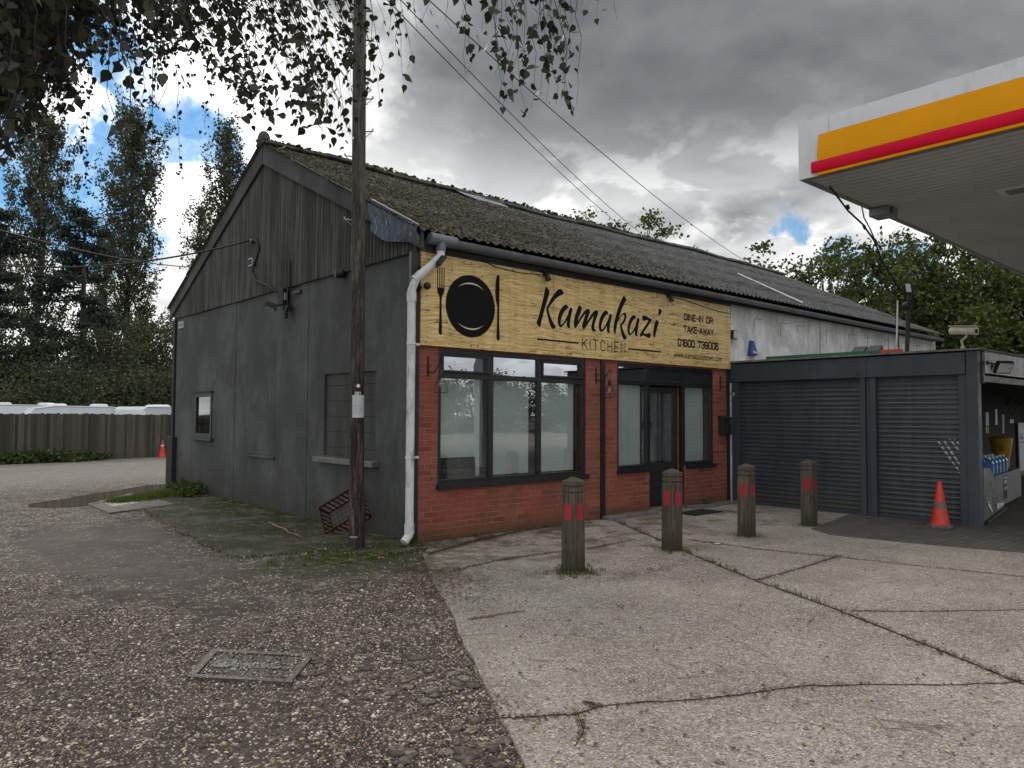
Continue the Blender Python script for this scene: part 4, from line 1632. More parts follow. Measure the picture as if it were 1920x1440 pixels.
# far gable + verge board
mb = MB()
mb.prism([(ROOF_X1-.2, 0.02, -0.1), (ROOF_X1-.2, 0.02, EAVE_Z-.12), (ROOF_X1-.2, RY, RIDGE_Z-.12), (ROOF_X1-.2, DEP-.02, EAVE_Z-.12), (ROOF_X1-.2, DEP-.02, -.1)], (0.1, 0, 0))
mb.box(.25, ROOF_X1-.22, DEP-.2, DEP, -.1, EAVE_Z-.13)
mb.build('rear_walls', M_white_render, bld)
# soffit deck just under the sheets so no light leaks
mb = MB()
mb.prism([(0.2, -.1, EAVE_Z-.16), (0.2, RY, RIDGE_Z-.14), (0.2, DEP+.1, EAVE_Z-.16), (0.2, DEP+.1, EAVE_Z-.20), (.2, RY, RIDGE_Z-.2), (.2, -.1, EAVE_Z-.2)], (17.0, 0, 0))
mb.build('roof_deck', M_blackmatt, bld)

# --- shop front wall (brick)
SX0, SX1 = 0.0, 6.945
W1 = (0.311, 3.066, 0.70, 2.445)
W2 = (3.79, 6.452, 0.73, 2.43)
DR = (4.60, 5.56, -0.1, 2.12)
DRT = (4.60, 5.56, -0.1, 2.43)
brick = wall_sheet('x', 0.0, 0.22, SX0+.004, SX1, -0.1, 2.52, [(W1[0], W1[1], W1[2], W1[3]), (W2[0], W2[1], W2[2], W2[3]), (DR[0], DR[1], -.1, W2[2])], 'brick_front', M_brick, bld)
# timber fascia boarding above and behind the sign
mb = MB()
mb.box(0.02, SX1, 0.0, 0.2, 2.521, 3.80)
mb.build('upper_wall', simple('dark_boarding', (0.07, 0.07, 0.07), 0.8), bld)
mb = MB()
k = 0.0
x = 0.02
while x < 7.0:
    mb.box(x, x+.095, -.022, -.001, 3.40, 3.80)
    x += .1
mb.build('eaves_boarding', simple('grey_eaves_board', (0.115, 0.115, 0.115), 0.8, 0, .3, 5, .3, ((.05, .05, .045), .6)), bld)
# white rendered wall beyond
wall_sheet('x', 0.03, 0.2, SX1, ROOF_X1-.2, -0.1, 3.80, [], 'white_wall', M_white_render, bld)
for xx in (10.6, 14.2):
    mb = MB()
    mb.box(xx, xx+.012, .022, .031, 2.5, 3.7)
    mb.build('wall_joint', M_render, bld)
# black iron brackets stubs on the white wall
for i, xx in enumerate((7.9, 8.9, 9.6, 10.9, 12.0, 13.0, 14.0, 15.0, 16.0)):
    mb = MB()
    mb.tube([(xx+.3, .022, 3.50), (xx, .022, 3.50), (xx, .022, 3.50-.14*(1+i % 2))], .005, 5)
    mb.build('wall_bracket', simple('grey_conduit', (.20, .20, .19), .6), bld)
# posts
mb = MB()
mb.box(-0.135, 0.0, -0.03, 0.018, -0.02, 3.62)
o = mb.build('corner_post', M_black, bld, bevel=.004)
mb = MB()
mb.box(3.385, 3.475, -.035, -.001, 0, 2.46)
mb.build('front_post', M_black, bld, bevel=.004)
mb = MB()
mb.box(6.87, 6.942, -.035, -.001, 0, 2.46)
mb.build('front_post', M_black, bld, bevel=.004)
mb = MB()
mb.box(6.946, 7.19, -.012, .029, 0, 2.3)
mb.build('white_pier', M_white_render, bld)
# clips on the corner post
for z in (.16, 1.45, 2.9):
    mb = MB()
    mb.box(-.10, -.04, -.05, -.031, z, z+.05)
    mb.build('post_clip', M_blackiron, bld)


# --- window frames
def frame_rect(mb, x0, x1, z0, z1, t, y0, y1):
    mb.box(x0, x0+t, y0, y1, z0, z1)
    mb.box(x1-t, x1, y0, y1, z0, z1)
    mb.box(x0+t, x1-t, y0, y1, z0, z0+t)
    mb.box(x0+t, x1-t, y0, y1, z1-t, z1)


w1 = MB()
frame_rect(w1, W1[0], W1[1], W1[2], W1[3], .06, .015, .085)
for xm in (1.215, 2.115):
    w1.box(xm-.035, xm+.035, .018, .083, W1[2]+.06, W1[3]-.06)
TZ = 2.10
for xa, xb in ((W1[0]+.06, 1.18), (1.25, 2.08), (2.15, W1[1]-.06)):
    w1.box(xa, xb, .018, .083, TZ-.035, TZ+.035)
fw1 = w1.build('window', M_black, bld, bevel=.004)
fw1['label'] = 'wide three-light black framed shop window on the left'
for xa, xb in ((W1[0]+.06, 1.18), (2.15, W1[1]-.06)):
    mb = MB()
    frame_rect(mb, xa+.004, xb-.004, TZ+.038, W1[3]-.063, .032, .004, .06)
    mb.build('top_sash', M_black, fw1, bevel=.004)
mb = MB()
mb.box(W1[0]-.02, W1[1]+.03, -.055, .014, W1[2]-.055, W1[2]+.012)
mb.build('sill', M_black, fw1, bevel=.005)


def pane(x0, x1, z0, z1, m, par, y=.05):
    mb = MB()
    mb.box(x0, x1, y, y+.006, z0, z1)
    return mb.build('pane', m, par)


for xa, xb in ((W1[0]+.06, 1.18), (1.25, 2.08), (2.15, W1[1]-.06)):
    pane(xa, xb, W1[2]+.06, TZ-.035, M_glass, fw1)
    pane(xa+(.035 if xa != 1.25 else 0), xb-(.035 if xa != 1.25 else 0), TZ+.07 if xa != 1.25 else TZ+.035, W1[3]-.095 if xa != 1.25 else W1[3]-.06, M_glass_top, fw1)
    mb = MB()
    mb.box(xa-.02, xb-.085, .125, .13, W1[2]+.075, TZ+.01)
    mb.build('blind', M_blind, fw1)

w2 = MB()
w2.box(W2[0], W2[0]+.055, .015, .085, W2[2], W2[3])
w2.box(W2[1]-.055, W2[1], .015, .085, W2[2], W2[3])
w2.box(W2[0]+.055, W2[1]-.055, .015, .085, W2[3]-.055, W2[3])
w2.box(W2[0]+.055, W2[1]-.055, .015, .085, TZ+.0, TZ+.075)
w2.box(W2[0]+.055, DR[0]-.045, .015, .085, W2[2], W2[2]+.06)
w2.box(DR[1]+.045, W2[1]-.055, .015, .085, W2[2], W2[2]+.06)
for xm in (DR[0]-.005, DR[1]+.005):
    w2.box(xm-.04, xm+.04, .012, .09, 0.03, TZ-.001)
    w2.box(xm-.03, xm+.03, .018, .083, TZ+.076, W2[3]-.056)
fw2 = w2.build('door_screen', M_black, bld, bevel=.004)
fw2['label'] = 'black frame holding the shop door between two narrow windows'
for xa, xb in ((W2[0]-.01, DR[0]-.046), (DR[1]+.046, W2[1]+.03)):
    mb = MB()
    mb.box(xa, xb, -.05, .014, W2[2]-.055, W2[2]+.01)
    mb.build('sill', M_black, fw2, bevel=.005)
pane(W2[0]+.055, DR[0]-.045, W2[2]+.06, TZ, M_glass, fw2)
pane(DR[1]+.045, W2[1]-.055, W2[2]+.06, TZ, M_glass, fw2)
pane(W2[0]+.055, DR[0]-.036, TZ+.075, W2[3]-.055, M_glass_top, fw2)
pane(DR[0]+.026, DR[1]-.026, TZ+.075, W2[3]-.055, M_darkglass, fw2)
pane(DR[1]+.036, W2[1]-.055, TZ+.075, W2[3]-.055, M_darkglass, fw2)
mb = MB()
mb.box(W2[0]+.03, DR[0]-.10, .12, .125, W2[2]+.065, TZ-.01)
mb.build('blind', M_blind, fw2)
mb = MB()
mb.box(DR[1]+.03, W2[1]-.16, .12, .125, W2[2]+.065, TZ-.01)
mb.build('blind', M_blind, fw2)
# door, ajar inwards (hinged on the right)
ang = R_(-14)
hx, hy = DR[1]-.06, .12
dl = .84


def dp(u, v, z):       # u along door from hinge leftwards, v thickness
    dx, dy = -math.cos(ang), -math.sin(ang)
    nx, ny = -dy, dx
    return (hx+dx*u+nx*v, hy+dy*u+ny*v, z)


def dbox(mb, u0, u1, v0, v1, z0, z1):
    vs = [dp(u, v, z) for z in (z0, z1) for v in (v0, v1) for u in (u0, u1)]
    mb.add(vs, [(0, 2, 3, 1), (4, 5, 7, 6), (0, 1, 5, 4), (2, 6, 7, 3), (0, 4, 6, 2), (1, 3, 7, 5)])


mb = MB()
dbox(mb, 0, .09, -.025, .025, .06, TZ-.02)
dbox(mb, dl-.09, dl, -.025, .025, .06, TZ-.02)
dbox(mb, .09, dl-.09, -.025, .025, TZ-.12, TZ-.02)
dbox(mb, .09, dl-.09, -.025, .025, .06, .80)
door = mb.build('door', M_black, bld, bevel=.003)
mb = MB()
dbox(mb, .09, dl-.09, -.004, .004, .80, TZ-.12)
mb.build('pane', M_glass, door)
mb = MB()
dbox(mb, .09, dl-.10, -.034, -.030, .82, TZ-.12)
mb.build('blind', simple('dim_door_blind', (.075, .085, .085), .8), door)
mb = MB()
dbox(mb, dl-.07, dl-.04, .03, .07, .95, 1.12)
mb.build('handle', M_galv, door)
mb = MB()
mb.box(hx+.025, hx+.065, .088, .135, .06, TZ-.02)
o = mb.build('door_edge', M_orange, bld)
for z in (1.05, 1.78):
    mb = MB()
    mb.box(hx+.028, hx+.060, .080, .0875, z, z+.11)
    mb.build('hinge', M_galv, o)
mb = MB()
mb.box(DR[0], DR[1], -.02, .30, -.02, .05)
mb.build('door_step', M_kerb, bld, bevel=.01)
mb = MB()
mb.box(3.40, 4.62, -.20, -.002, -.02, .055)
mb.build('front_kerb', M_kerb, bld, bevel=.02)
mb = MB()
mb.box(5.62, 6.95, -.20, -.002, -.02, .045)
mb.build('front_kerb', M_kerb, bld, bevel=.02)

# --- gutter, white outlet and downpipe
gz = 3.80
mb = MB()
seg = 9
rings = []
for x in (0.42, 17.2):
    gzx = gz-(x*0.0035)
    rings.append([Vector((x, -.20+.062*math.cos(math.pi+math.pi*k/(seg-1)), gzx+.075*math.sin(math.pi+math.pi*k/(seg-1)))) for k in range(seg)]
                 + [Vector((x, -.20+.054*math.cos(math.pi*k/(seg-1)), gzx-.066*math.sin(math.pi*k/(seg-1)))) for k in range(seg)])
mb.tube_rings(rings)
gut = mb.build('gutter', M_gutter, bld)
shade(gut, 50)
for i in range(13):
    mb = MB()
    x = 1.3+i*1.28
    gzx = gz-(x*0.0035)
    mb.tube_rings([[Vector((xx, -.20+.068*math.cos(math.pi+math.pi*k/8), gzx+.083*math.sin(math.pi+math.pi*k/8))) for k in range(9)] for xx in (x, x+.06)])
    mb.build('gutter_bracket', M_gutter, gut)
mb = MB()
mb.tube([(0.02, -.20, gz-.02), (.42, -.20, gz-.022)], .072, 14)
mb.tube([(.19, -.20, gz-.05), (.19, -.20, gz-.16)], .062, 14)
o = mb.build('gutter_outlet', M_gutter, gut)
shade(o, 50)
PX, PY = -0.165, -0.09
p0 = Vector((.19, -.20, gz-.14))
p1 = Vector((.185, -.20, gz-.24))
p2 = Vector((PX+.02, PY-.004, gz-.56))
p3 = Vector((PX, PY, gz-.68))
p4 = Vector((PX, PY, .14))
p5 = Vector((PX-.085, PY-.02, .055))
mb = MB()
r = .052
mb.tube([p0, p1, p1.lerp(p2, .12), p1.lerp(p2, .88), p3, p3-Vector((0, 0, .1)), Vector((PX, PY, 1.8)), p4+Vector((0, 0, .06)), p4, p5], [r]*10, 14)
pipe = mb.build('downpipe', M_pipe, bld)
shade(pipe, 50)
for a, b in ((p1, p1.lerp(p2, .25)), (p1.lerp(p2, .72), p1.lerp(p2, .98)), (p3-Vector((0, 0, .02)), p3-Vector((0, 0, .14))), (p4+Vector((0, 0, .01)), p4+Vector((0, 0, .13)))):
    mb = MB()
    mb.tube([a, b], r+.008, 14)
    shade(mb.build('pipe_socket', M_pipe, pipe), 50)
for z in (2.45, 1.06):
    mb = MB()
    mb.tube([(PX, PY, z), (PX, PY, z+.022)], r+.009, 14)
    mb.box(PX+.05, PX+.13, PY+.0, PY+.05, z-.002, z+.024)
    mb.build('pipe_clip', M_pipe, pipe)
# plastic sheet flapping over the barge foot
mb = MB()
V = []
na, nb = 9, 7
for i in range(na):
    for j in range(nb):
        u, v = i/(na-1), j/(nb-1)
        y = 1.02-1.16*u
        zt = roofz(y)+.04
        zb = roofz(y)-.36-.06*math.sin(u*5)+(.12*u)
        V.append((-.10-.02*math.sin(v*5+u*7)-.015*random.random(), y+.02*math.sin(v*7), zt+(zb-zt)*v))
mb.add(V, [(i*nb+j, i*nb+j+1, (i+1)*nb+j+1, (i+1)*nb+j) for i in range(na-1) for j in range(nb-1)])
mb.build('plastic_sheet', M_tarp, bld, smooth=True)
mb = MB()
mb.tube([(-.06, 1.05, roofz(1.05)+.055), (-.08, -.1, roofz(-.1)+.055)], .014, 6)
mb.build('verge_trim', M_lead, bld)

# ================================================================== SIGN
sg = thing('shop_sign', (3.47, -.03, 2.46), 'long wood-effect fascia sign reading Kamakazi Kitchen with plate and cutlery', 'shop sign')
SY = -.052
mb = MB()
mb.box(0.0, SX1+.005, SY, -.024, 2.462, 3.63)
board = mb.build('board', M_woodsign, sg)
for xs_ in (2.32, 4.655):
    mb = MB()
    mb.box(xs_-.0015, xs_+.0015, SY-.0006, SY+.001, 2.463, 3.629)
    mb.build('board_seam', M_blackmatt, sg)
x = .08
while x < 6.95:
    for z in (2.50, 3.60):
        mb = MB()
        mb.tube([(x, SY+.001, z), (x, SY-.004, z)], .009, 8)
        mb.build('fixing_screw', M_blackiron, sg)
    x += .36


def chaikin(p, it=1):
    for _ in range(it):
        q = []
        for i in range(len(p)):
            a, b = p[i], p[(i+1) % len(p)]
            q.append((a[0]*.8+b[0]*.2, a[1]*.8+b[1]*.2))
            q.append((a[0]*.2+b[0]*.8, a[1]*.2+b[1]*.8))
        p = q
    return p


LET = {
    'K': [(0, [(330, 90), (390, 150), (445, 240), (400, 400), (350, 560), (290, 760), (240, 950), (200, 1120), (185, 1222), (120, 1160), (75, 1085), (130, 940), (180, 760), (230, 560), (275, 380), (305, 200)]),
          (0, [(740, 160), (800, 230), (822, 310), (720, 350), (600, 430), (500, 560), (420, 680), (400, 720), (450, 880), (520, 1060), (612, 1195), (570, 1245), (500, 1250), (440, 1130), (400, 980), (360, 800), (340, 690), (400, 580), (480, 420), (560, 300), (650, 190)])],
    'a': [(0, [(880, 575), (965, 670), (900, 710), (830, 790), (780, 880), (745, 1000), (735, 1080), (745, 1135), (790, 1110), (850, 1020), (920, 880), (960, 830), (950, 930), (880, 1060), (810, 1160), (740, 1208), (690, 1180), (655, 1100), (655, 960), (680, 840), (730, 720), (800, 630)]),
          (0, [(1000, 660), (1062, 712), (1035, 820), (1005, 950), (990, 1080), (985, 1180), (1005, 1218), (950, 1235), (910, 1200), (895, 1120), (905, 1000), (930, 860), (960, 740)])],
    'm': [(0, [(1230, 600), (1285, 640), (1315, 695), (1270, 820), (1220, 940), (1195, 1050), (1260, 930), (1350, 800), (1400, 740), (1455, 708), (1505, 720), (1530, 770), (1510, 860), (1470, 960), (1440, 1060), (1520, 925), (1600, 800), (1660, 750), (1705, 738), (1745, 765), (1750, 830), (1715, 930), (1670, 1050), (1645, 1160), (1650, 1250), (1700, 1275), (1680, 1310), (1630, 1328), (1580, 1300), (1558, 1220), (1570, 1120), (1600, 1000), (1630, 890), (1560, 985), (1480, 1100), (1420, 1195), (1360, 1280), (1320, 1220), (1310, 1150), (1340, 1040), (1380, 920), (1415, 825), (1340, 920), (1260, 1040), (1190, 1160), (1130, 1250), (1095, 1180), (1085, 1090), (1110, 940), (1150, 800), (1195, 680)])],
    'b': [(1, [(240, 592), (305, 690), (240, 720), (180, 800), (140, 890), (110, 990), (100, 1080), (115, 1125), (160, 1090), (220, 990), (280, 860), (320, 780), (310, 880), (260, 1010), (190, 1130), (110, 1195), (60, 1160), (35, 1080), (35, 960), (60, 840), (100, 730), (160, 640)]),
          (1, [(335, 685), (400, 730), (370, 840), (345, 960), (330, 1080), (325, 1170), (340, 1210), (290, 1218), (260, 1180), (248, 1100), (260, 980), (290, 830)])],
    'k': [(1, [(710, 195), (760, 260), (788, 325), (720, 430), (660, 560), (620, 680), (580, 780), (550, 900), (520, 1030), (500, 1150), (485, 1270), (450, 1210), (430, 1110), (440, 980), (475, 830), (510, 690), (560, 530), (620, 370)]),
          (1, [(740, 655), (775, 700), (785, 770), (765, 870), (720, 950), (660, 1005), (680, 1100), (730, 1230), (800, 1350), (760, 1390), (710, 1398), (660, 1290), (630, 1160), (608, 1000), (600, 985), (660, 930), (710, 850), (730, 760), (715, 710), (660, 740), (600, 830), (550, 930), (540, 880), (600, 770), (670, 690)])],
    'c': [(1, [(990, 712), (1055, 810), (990, 835), (930, 920), (890, 1020), (870, 1120), (870, 1190), (885, 1235), (930, 1190), (1000, 1070), (1060, 930), (1085, 880), (1070, 990), (1020, 1120), (950, 1230), (870, 1290), (825, 1240), (805, 1140), (815, 1010), (850, 880), (910, 770)]),
          (1, [(1085, 790), (1140, 840), (1115, 950), (1095, 1070), (1080, 1180), (1075, 1260), (1085, 1300), (1040, 1305), (1010, 1260), (1005, 1180), (1015, 1060), (1045, 920)])],
    'z': [(1, [(1250, 735), (1330, 760), (1420, 830), (1450, 815), (1470, 870), (1440, 920), (1380, 1000), (1310, 1110), (1250, 1190), (1250, 1230), (1330, 1240), (1400, 1205), (1440, 1260), (1435, 1320), (1390, 1355), (1330, 1320), (1260, 1290), (1200, 1280), (1155, 1335), (1135, 1270), (1180, 1180), (1250, 1080), (1330, 960), (1380, 880), (1320, 860), (1240, 900), (1205, 830), (1210, 760)])],
    'i': [(1, [(1600, 850), (1665, 930), (1625, 1030), (1595, 1150), (1565, 1270), (1545, 1360), (1505, 1290), (1500, 1200), (1520, 1080), (1540, 960), (1570, 880)]),
          (1, [(1665, 535), (1750, 630), (1700, 700), (1655, 775), (1640, 720), (1645, 620)])]}
OFF = [(1000, 530, 14.4), (1120, 540, 14.4)]
M_halo = simple('pale_print_outline', (0.62, 0.53, 0.33), 0.45, 0, .05, 3, .0)
mb = MB()
hal = MB()
kk = 0
for ch, polys in LET.items():
    for (o_, pts) in polys:
        ox, oy, s = OFF[o_]
        pp_ = [F(ox+x/s, oy+y/s, SY) for x, y in chaikin(pts, 2)]
        p2_ = [(p[0], p[2]) for p in pp_]
        area = sum(p2_[i][0]*p2_[(i+1) % len(p2_)][1]-p2_[(i+1) % len(p2_)][0]*p2_[i][1] for i in range(len(p2_)))
        sg_ = 1 if area > 0 else -1
        q = []
        for i in range(len(p2_)):
            a = np.array(p2_[i-1])
            b = np.array(p2_[(i+1) % len(p2_)])
            t_ = (b-a)/max(np.linalg.norm(b-a), 1e-6)
            q.append((p2_[i][0]+sg_*t_[1]*.007, p2_[i][1]-sg_*t_[0]*.007))
        kk += 1
        mb.prism([(x, SY-.0022-.0002*kk, z) for x, z in p2_], (0, .0015, 0))
        hal.prism([(x, SY-.0004-.00004*kk, z) for x, z in q], (0, .0003, 0))
mb.build('script_lettering', M_signink, sg)
hal.build('script_outline', M_halo, sg)

# squared stroke font
GL = {
    'K': [[(0, 0), (0, 1)], [(.55, 1), (.03, .46)], [(.17, .60), (.56, 0)]], 'I': [[(0, 0), (0, 1)]], 'T': [[(0, 1), (.6, 1)], [(.3, .95), (.3, 0)]],
    'C': [[(.5, .76), (.5, .88), (.4, 1), (.1, 1), (0, .88), (0, .12), (.1, 0), (.4, 0), (.5, .12), (.5, .24)]], 'H': [[(0, 0), (0, 1)], [(.5, 0), (.5, 1)], [(.03, .5), (.47, .5)]],
    'E': [[(.46, 1), (0, 1), (0, 0), (.46, 0)], [(.04, .52), (.4, .52)]], 'N': [[(0, 0), (0, 1), (.5, 0), (.5, 1)]], 'D': [[(0, 0), (0, 1), (.38, 1), (.5, .86), (.5, .14), (.38, 0), (-.02, 0)]],
    '-': [[(0, .46), (.26, .46)]], 'O': [[(.25, 1), (.1, 1), (0, .88), (0, .12), (.1, 0), (.4, 0), (.5, .12), (.5, .88), (.4, 1), (.24, 1)]],
    'R': [[(0, 0), (0, 1), (.38, 1), (.48, .88), (.48, .60), (.38, .48), (.04, .48)], [(.26, .45), (.5, 0)]], 'A': [[(0, 0), (.27, 1), (.31, 1), (.58, 0)], [(.12, .26), (.46, .26)]],
    'W': [[(0, 1), (.18, 0), (.36, .85), (.40, .85), (.58, 0), (.76, 1)]], 'Y': [[(0, 1), (.28, .48), (.56, 1)], [(.28, .46), (.28, 0)]],
    '0': [[(.25, 1), (.1, 1), (0, .88), (0, .12), (.1, 0), (.4, 0), (.5, .12), (.5, .88), (.4, 1), (.24, 1)]], '1': [[(0, .84), (.22, 1), (.22, 0)]],
    '6': [[(.48, .80), (.48, .9), (.4, 1), (.1, 1), (0, .88), (0, .12), (.1, 0), (.4, 0), (.5, .12), (.5, .44), (.4, .56), (.04, .56)]],
    '7': [[(0, .84), (0, 1), (.5, 1), (.16, 0)]], '3': [[(0, .82), (0, .9), (.1, 1), (.4, 1), (.5, .88), (.5, .64), (.4, .53), (.18, .53)], [(.40, .50), (.5, .42), (.5, .12), (.4, 0), (.1, 0), (0, .12), (0, .2)]],
    '9': [[(.02, .2), (.02, .1), (.1, 0), (.4, 0), (.5, .12), (.5, .88), (.4, 1), (.1, 1), (0, .88), (0, .56), (.1, .44), (.46, .44)]], ' ': [],
    'P': [[(0, 0), (0, 1), (.38, 1), (.48, .88), (.48, .56), (.38, .44), (.04, .44)]], 'L': [[(0, 1), (0, 0), (.42, 0)]],
    'S': [[(.48, .8), (.48, .9), (.4, 1), (.1, 1), (0, .88), (0, .64), (.1, .53), (.4, .47), (.5, .36), (.5, .12), (.4, 0), (.1, 0), (0, .12), (0, .2)]]}


def ribbon(pts, w):
    L, R2 = [], []
    n = len(pts)
    for i, p in enumerate(pts):
        p = np.array(p, float)
        ds = []
        if i > 0:
            d = p-np.array(pts[i-1], float)
            ds.append(d/np.linalg.norm(d))
        if i < n-1:
            d = np.array(pts[i+1], float)-p
            ds.append(d/np.linalg.norm(d))
        nr = sum(np.array([-d[1], d[0]]) for d in ds)
        nr = nr/max(np.linalg.norm(nr), 1e-6)
        k = w/2/max(0.45, float(np.dot(nr, [-ds[0][1], ds[0][0]])))
        L.append(p+nr*k)
        R2.append(p-nr*k)
    return L, R2


def stroke_text(mb, text, x0, x1, z0, z1, w, gap=.22, depth=0.0, y=None, tr=None):
    adv = 0
    wid = {c: max([p[0] for s_ in GL[c] for p in s_], default=.30) for c in set(text)}
    tot = sum(wid[c] for c in text)+gap*(len(text)-1)
    sx = (x1-x0-w)/tot
    h = z1-z0-w
    xx = x0+w/2
    for ci, c in enumerate(text):
        for si, s_ in enumerate(GL[c]):
            pts = [(xx+p[0]*sx, z0+w/2+p[1]*h) for p in s_]
            # extend open ends by half a stroke for square caps
            a, b = np.array(pts[0]), np.array(pts[1])
            pts[0] = tuple(a-(b-a)/np.linalg.norm(b-a)*w*.45)
            a, b = np.array(pts[-1]), np.array(pts[-2])
            pts[-1] = tuple(a-(b-a)/np.linalg.norm(b-a)*w*.45)
            L, R2 = ribbon(pts, w)
            yy = (SY if y is None else y)-.0020-.0003*si-depth
            n = len(L)
            vs = [(p[0], yy, p[1]) for p in L+R2]
            if tr:
                vs = [tr(v) for v in vs]
            mb.add(vs, [(i, i+1, i+1+n, i+n) for i in range(n-1)])
        xx += (wid[c]+gap)*sx


def crop_text(text, pl, pr, scale, off, w, gap):
    a = F(off[0]+pl[0]/scale, off[1]+pl[1]/scale, SY)
    a2 = F(off[0]+pl[0]/scale, off[1]+pl[2]/scale, SY)
    b = F(off[0]+pr/scale, off[1]+pl[1]/scale, SY)
    mb = MB()
    stroke_text(mb, text, a[0], b[0], a2[2], a[2], w, gap)
    return mb


s4 = 1440/110
crop_text('KITCHEN', (425, 192, 478), 1540, 1920/140, (1060, 620), .017, .34).build('lettering', M_signink, sg)
crop_text('DINE-IN OR', (288, 92, 268), 1006, s4, (1260, 580), .024, .19).build('lettering', M_signink, sg)
crop_text('TAKE-AWAY', (272, 388, 562), 1022, s4, (1260, 580), .024, .17).build('lettering', M_signink, sg)
crop_text('01600 739006', (138, 708, 908), 1142, s4, (1260, 580), .027, .2).build('lettering', M_signink, sg)
mb = MB()
for (a, b) in (((1007, 636), (1085, 643)), ((1178, 654), (1240, 660))):
    pa, pb = F(*a, SY), F(*b, SY)
    zc_ = (pa[2]+pb[2])/2
    mb.box(pa[0], pb[0], SY-.003, SY, zc_-.012, zc_+.012)
mb.build('rule_line', M_signink, sg)


def font_text(name, text, m, parent, origin, xdir, width, height=None, bold=0.0, zdir=(0, 0, 1), up=.0006):
    c = bpy.data.curves.new('tmp_text', 'FONT')
    c.body = text
    c.size = 1
    c.offset = bold
    o = bpy.data.objects.new('tmp_text', c)
    COL.objects.link(o)
    dg = bpy.context.evaluated_depsgraph_get()
    me = bpy.data.meshes.new_from_object(o.evaluated_get(dg))
    bpy.data.objects.remove(o)
    n = len(me.vertices)
    co = np.zeros(n*3)
    me.vertices.foreach_get('co', co)
    co = co.reshape(-1, 3)
    mn, mxx = co.min(0), co.max(0)
    sx = width/(mxx[0]-mn[0])
    sz = (height/(mxx[1]-mn[1])) if height else sx
    xd = np.array(xdir, float)
    zd = np.array(zdir, float)
    nn = np.cross(xd, zd)
    P = np.array(origin)+np.outer((co[:, 0]-mn[0])*sx, xd)+np.outer((co[:, 1]-mn[1])*sz, zd)+nn*up
    me.vertices.foreach_set('co', P.ravel())
    me.materials.clear()
    me.materials.append(m)
    me.update()
    ob = bpy.data.objects.new(name, me)
    COL.objects.link(ob)
    if parent:
        ob.parent = parent
        ob.matrix_parent_inverse = Matrix.Translation(-Vector(world_loc(parent)))
    return ob


a = F(1260+52/s4, 580+1140/s4, SY)
b = F(1260+1218/s4, 580+1250/s4, SY)
font_text('web_address', 'www.kamakazikitchen.com', M_signink, sg, (a[0], SY-.003, 2.588), (1, 0, 0), b[0]-a[0], .105)

# plate, fork and knife
pc = ((.381+1.204)/2, (3.431+2.611)/2)
pr_, pz_ = .412, .410
mb = MB()
mb.prism([(pc[0]+pr_*math.cos(2*math.pi*k/64), SY-.003, pc[1]+pz_*math.sin(2*math.pi*k/64)) for k in range(64)], (0, .002, 0))
pl_ = mb.build('plate_emblem', M_signink, sg)
mb = MB()
for s_ in (1, -1):
    out, inn = [], []
    for k in range(17):
        a = math.pi/2+R_(-42)+R_(84)*k/16
        th = .020*math.sin(math.pi*k/16)
        out.append((pc[0]+.320*math.cos(a), SY-.0045, pc[1]+s_*(.312*math.sin(a))))
        inn.append((pc[0]+.320*math.cos(a), SY-.0045, pc[1]+s_*((.312-th-.001)*math.sin(a))))
    mb.add(out+inn, [(i, i+1, i+18, i+17) for i in range(16)])
mb.build('plate_highlight', M_halo, pl_)
mb = MB()
fx = .300
zt, zb = 3.470, 2.604
for k in range(4):
    xx = fx-.056+.0335*k
    mb.box(xx, xx+.0135, SY-.003, SY-.001, 3.20, zt)
pts = [(fx-.056, 3.21), (fx-.056, 3.17), (fx-.040, 3.13), (fx-.020, 3.10), (fx-.014, 3.04), (fx-.018, 2.85), (fx-.026, 2.66), (fx-.024, 2.625), (fx, 2.604), (fx+.024, 2.625), (fx+.026, 2.66), (fx+.018, 2.85), (fx+.014, 3.04), (fx+.020, 3.10), (fx+.040, 3.13), (fx+.058, 3.17), (fx+.058, 3.21)]
mb.prism([(x, SY-.0035, z) for x, z in pts], (0, .002, 0))
mb.build('fork_emblem', M_signink, sg)
mb = MB()
kx = 1.262
pts = [(kx-.005, 3.500), (kx+.020, 3.49), (kx+.024, 3.40), (kx+.022, 3.10), (kx+.020, 2.85), (kx+.030, 2.66), (kx+.028, 2.615), (kx+.006, 2.595), (kx-.022, 2.615), (kx-.026, 2.66), (kx-.018, 2.85), (kx-.014, 3.06), (kx-.045, 3.16), (kx-.052, 3.26), (kx-.045, 3.40), (kx-.028, 3.48)]
mb.prism([(x, SY-.003, z) for x, z in pts], (0, .002, 0))
mb.build('knife_emblem', M_signink, sg)

# ---- sign lights, camera, cables
def flood(name, c, d, size, label, mcol=M_blackiron, arm=None, group=None):
    """small floodlight: body box facing direction d"""
    c = Vector(c)
    d = Vector(d).normalized()
    x = d.cross(Vector((0, 0, 1))).normalized()
    z = x.cross(d)
    r = thing(name, c, label, 'floodlight', group)
    mb = MB()
    mb.obox(c, x*size, d*size*.22, z*size*.72)
    for k in range(5):
        mb.obox(c-d*size*.32+x*size*(-.7+.35*k), x*size*.03, d*size*.12, z*size*.6)
    mb.build('housing', mcol, r, bevel=.004)
    mb = MB()
    mb.obox(c+d*(size*.23), x*size*.86, d*size*.012, z*size*.58)
    mb.build('lens', M_lightgrey if size > .11 else M_grey, r)
    if arm is not None:
        a = Vector(arm)
        mb = MB()
        mb.tube([a, a.lerp(c, .5)+z*size*.1, c-d*size*.3], .011, 6)
        mb.obox(a, Vector((.03, 0, 0)), Vector((0, .01, 0)), Vector((0, 0, .03)))
        mb.build('bracket', mcol, r)
    return r


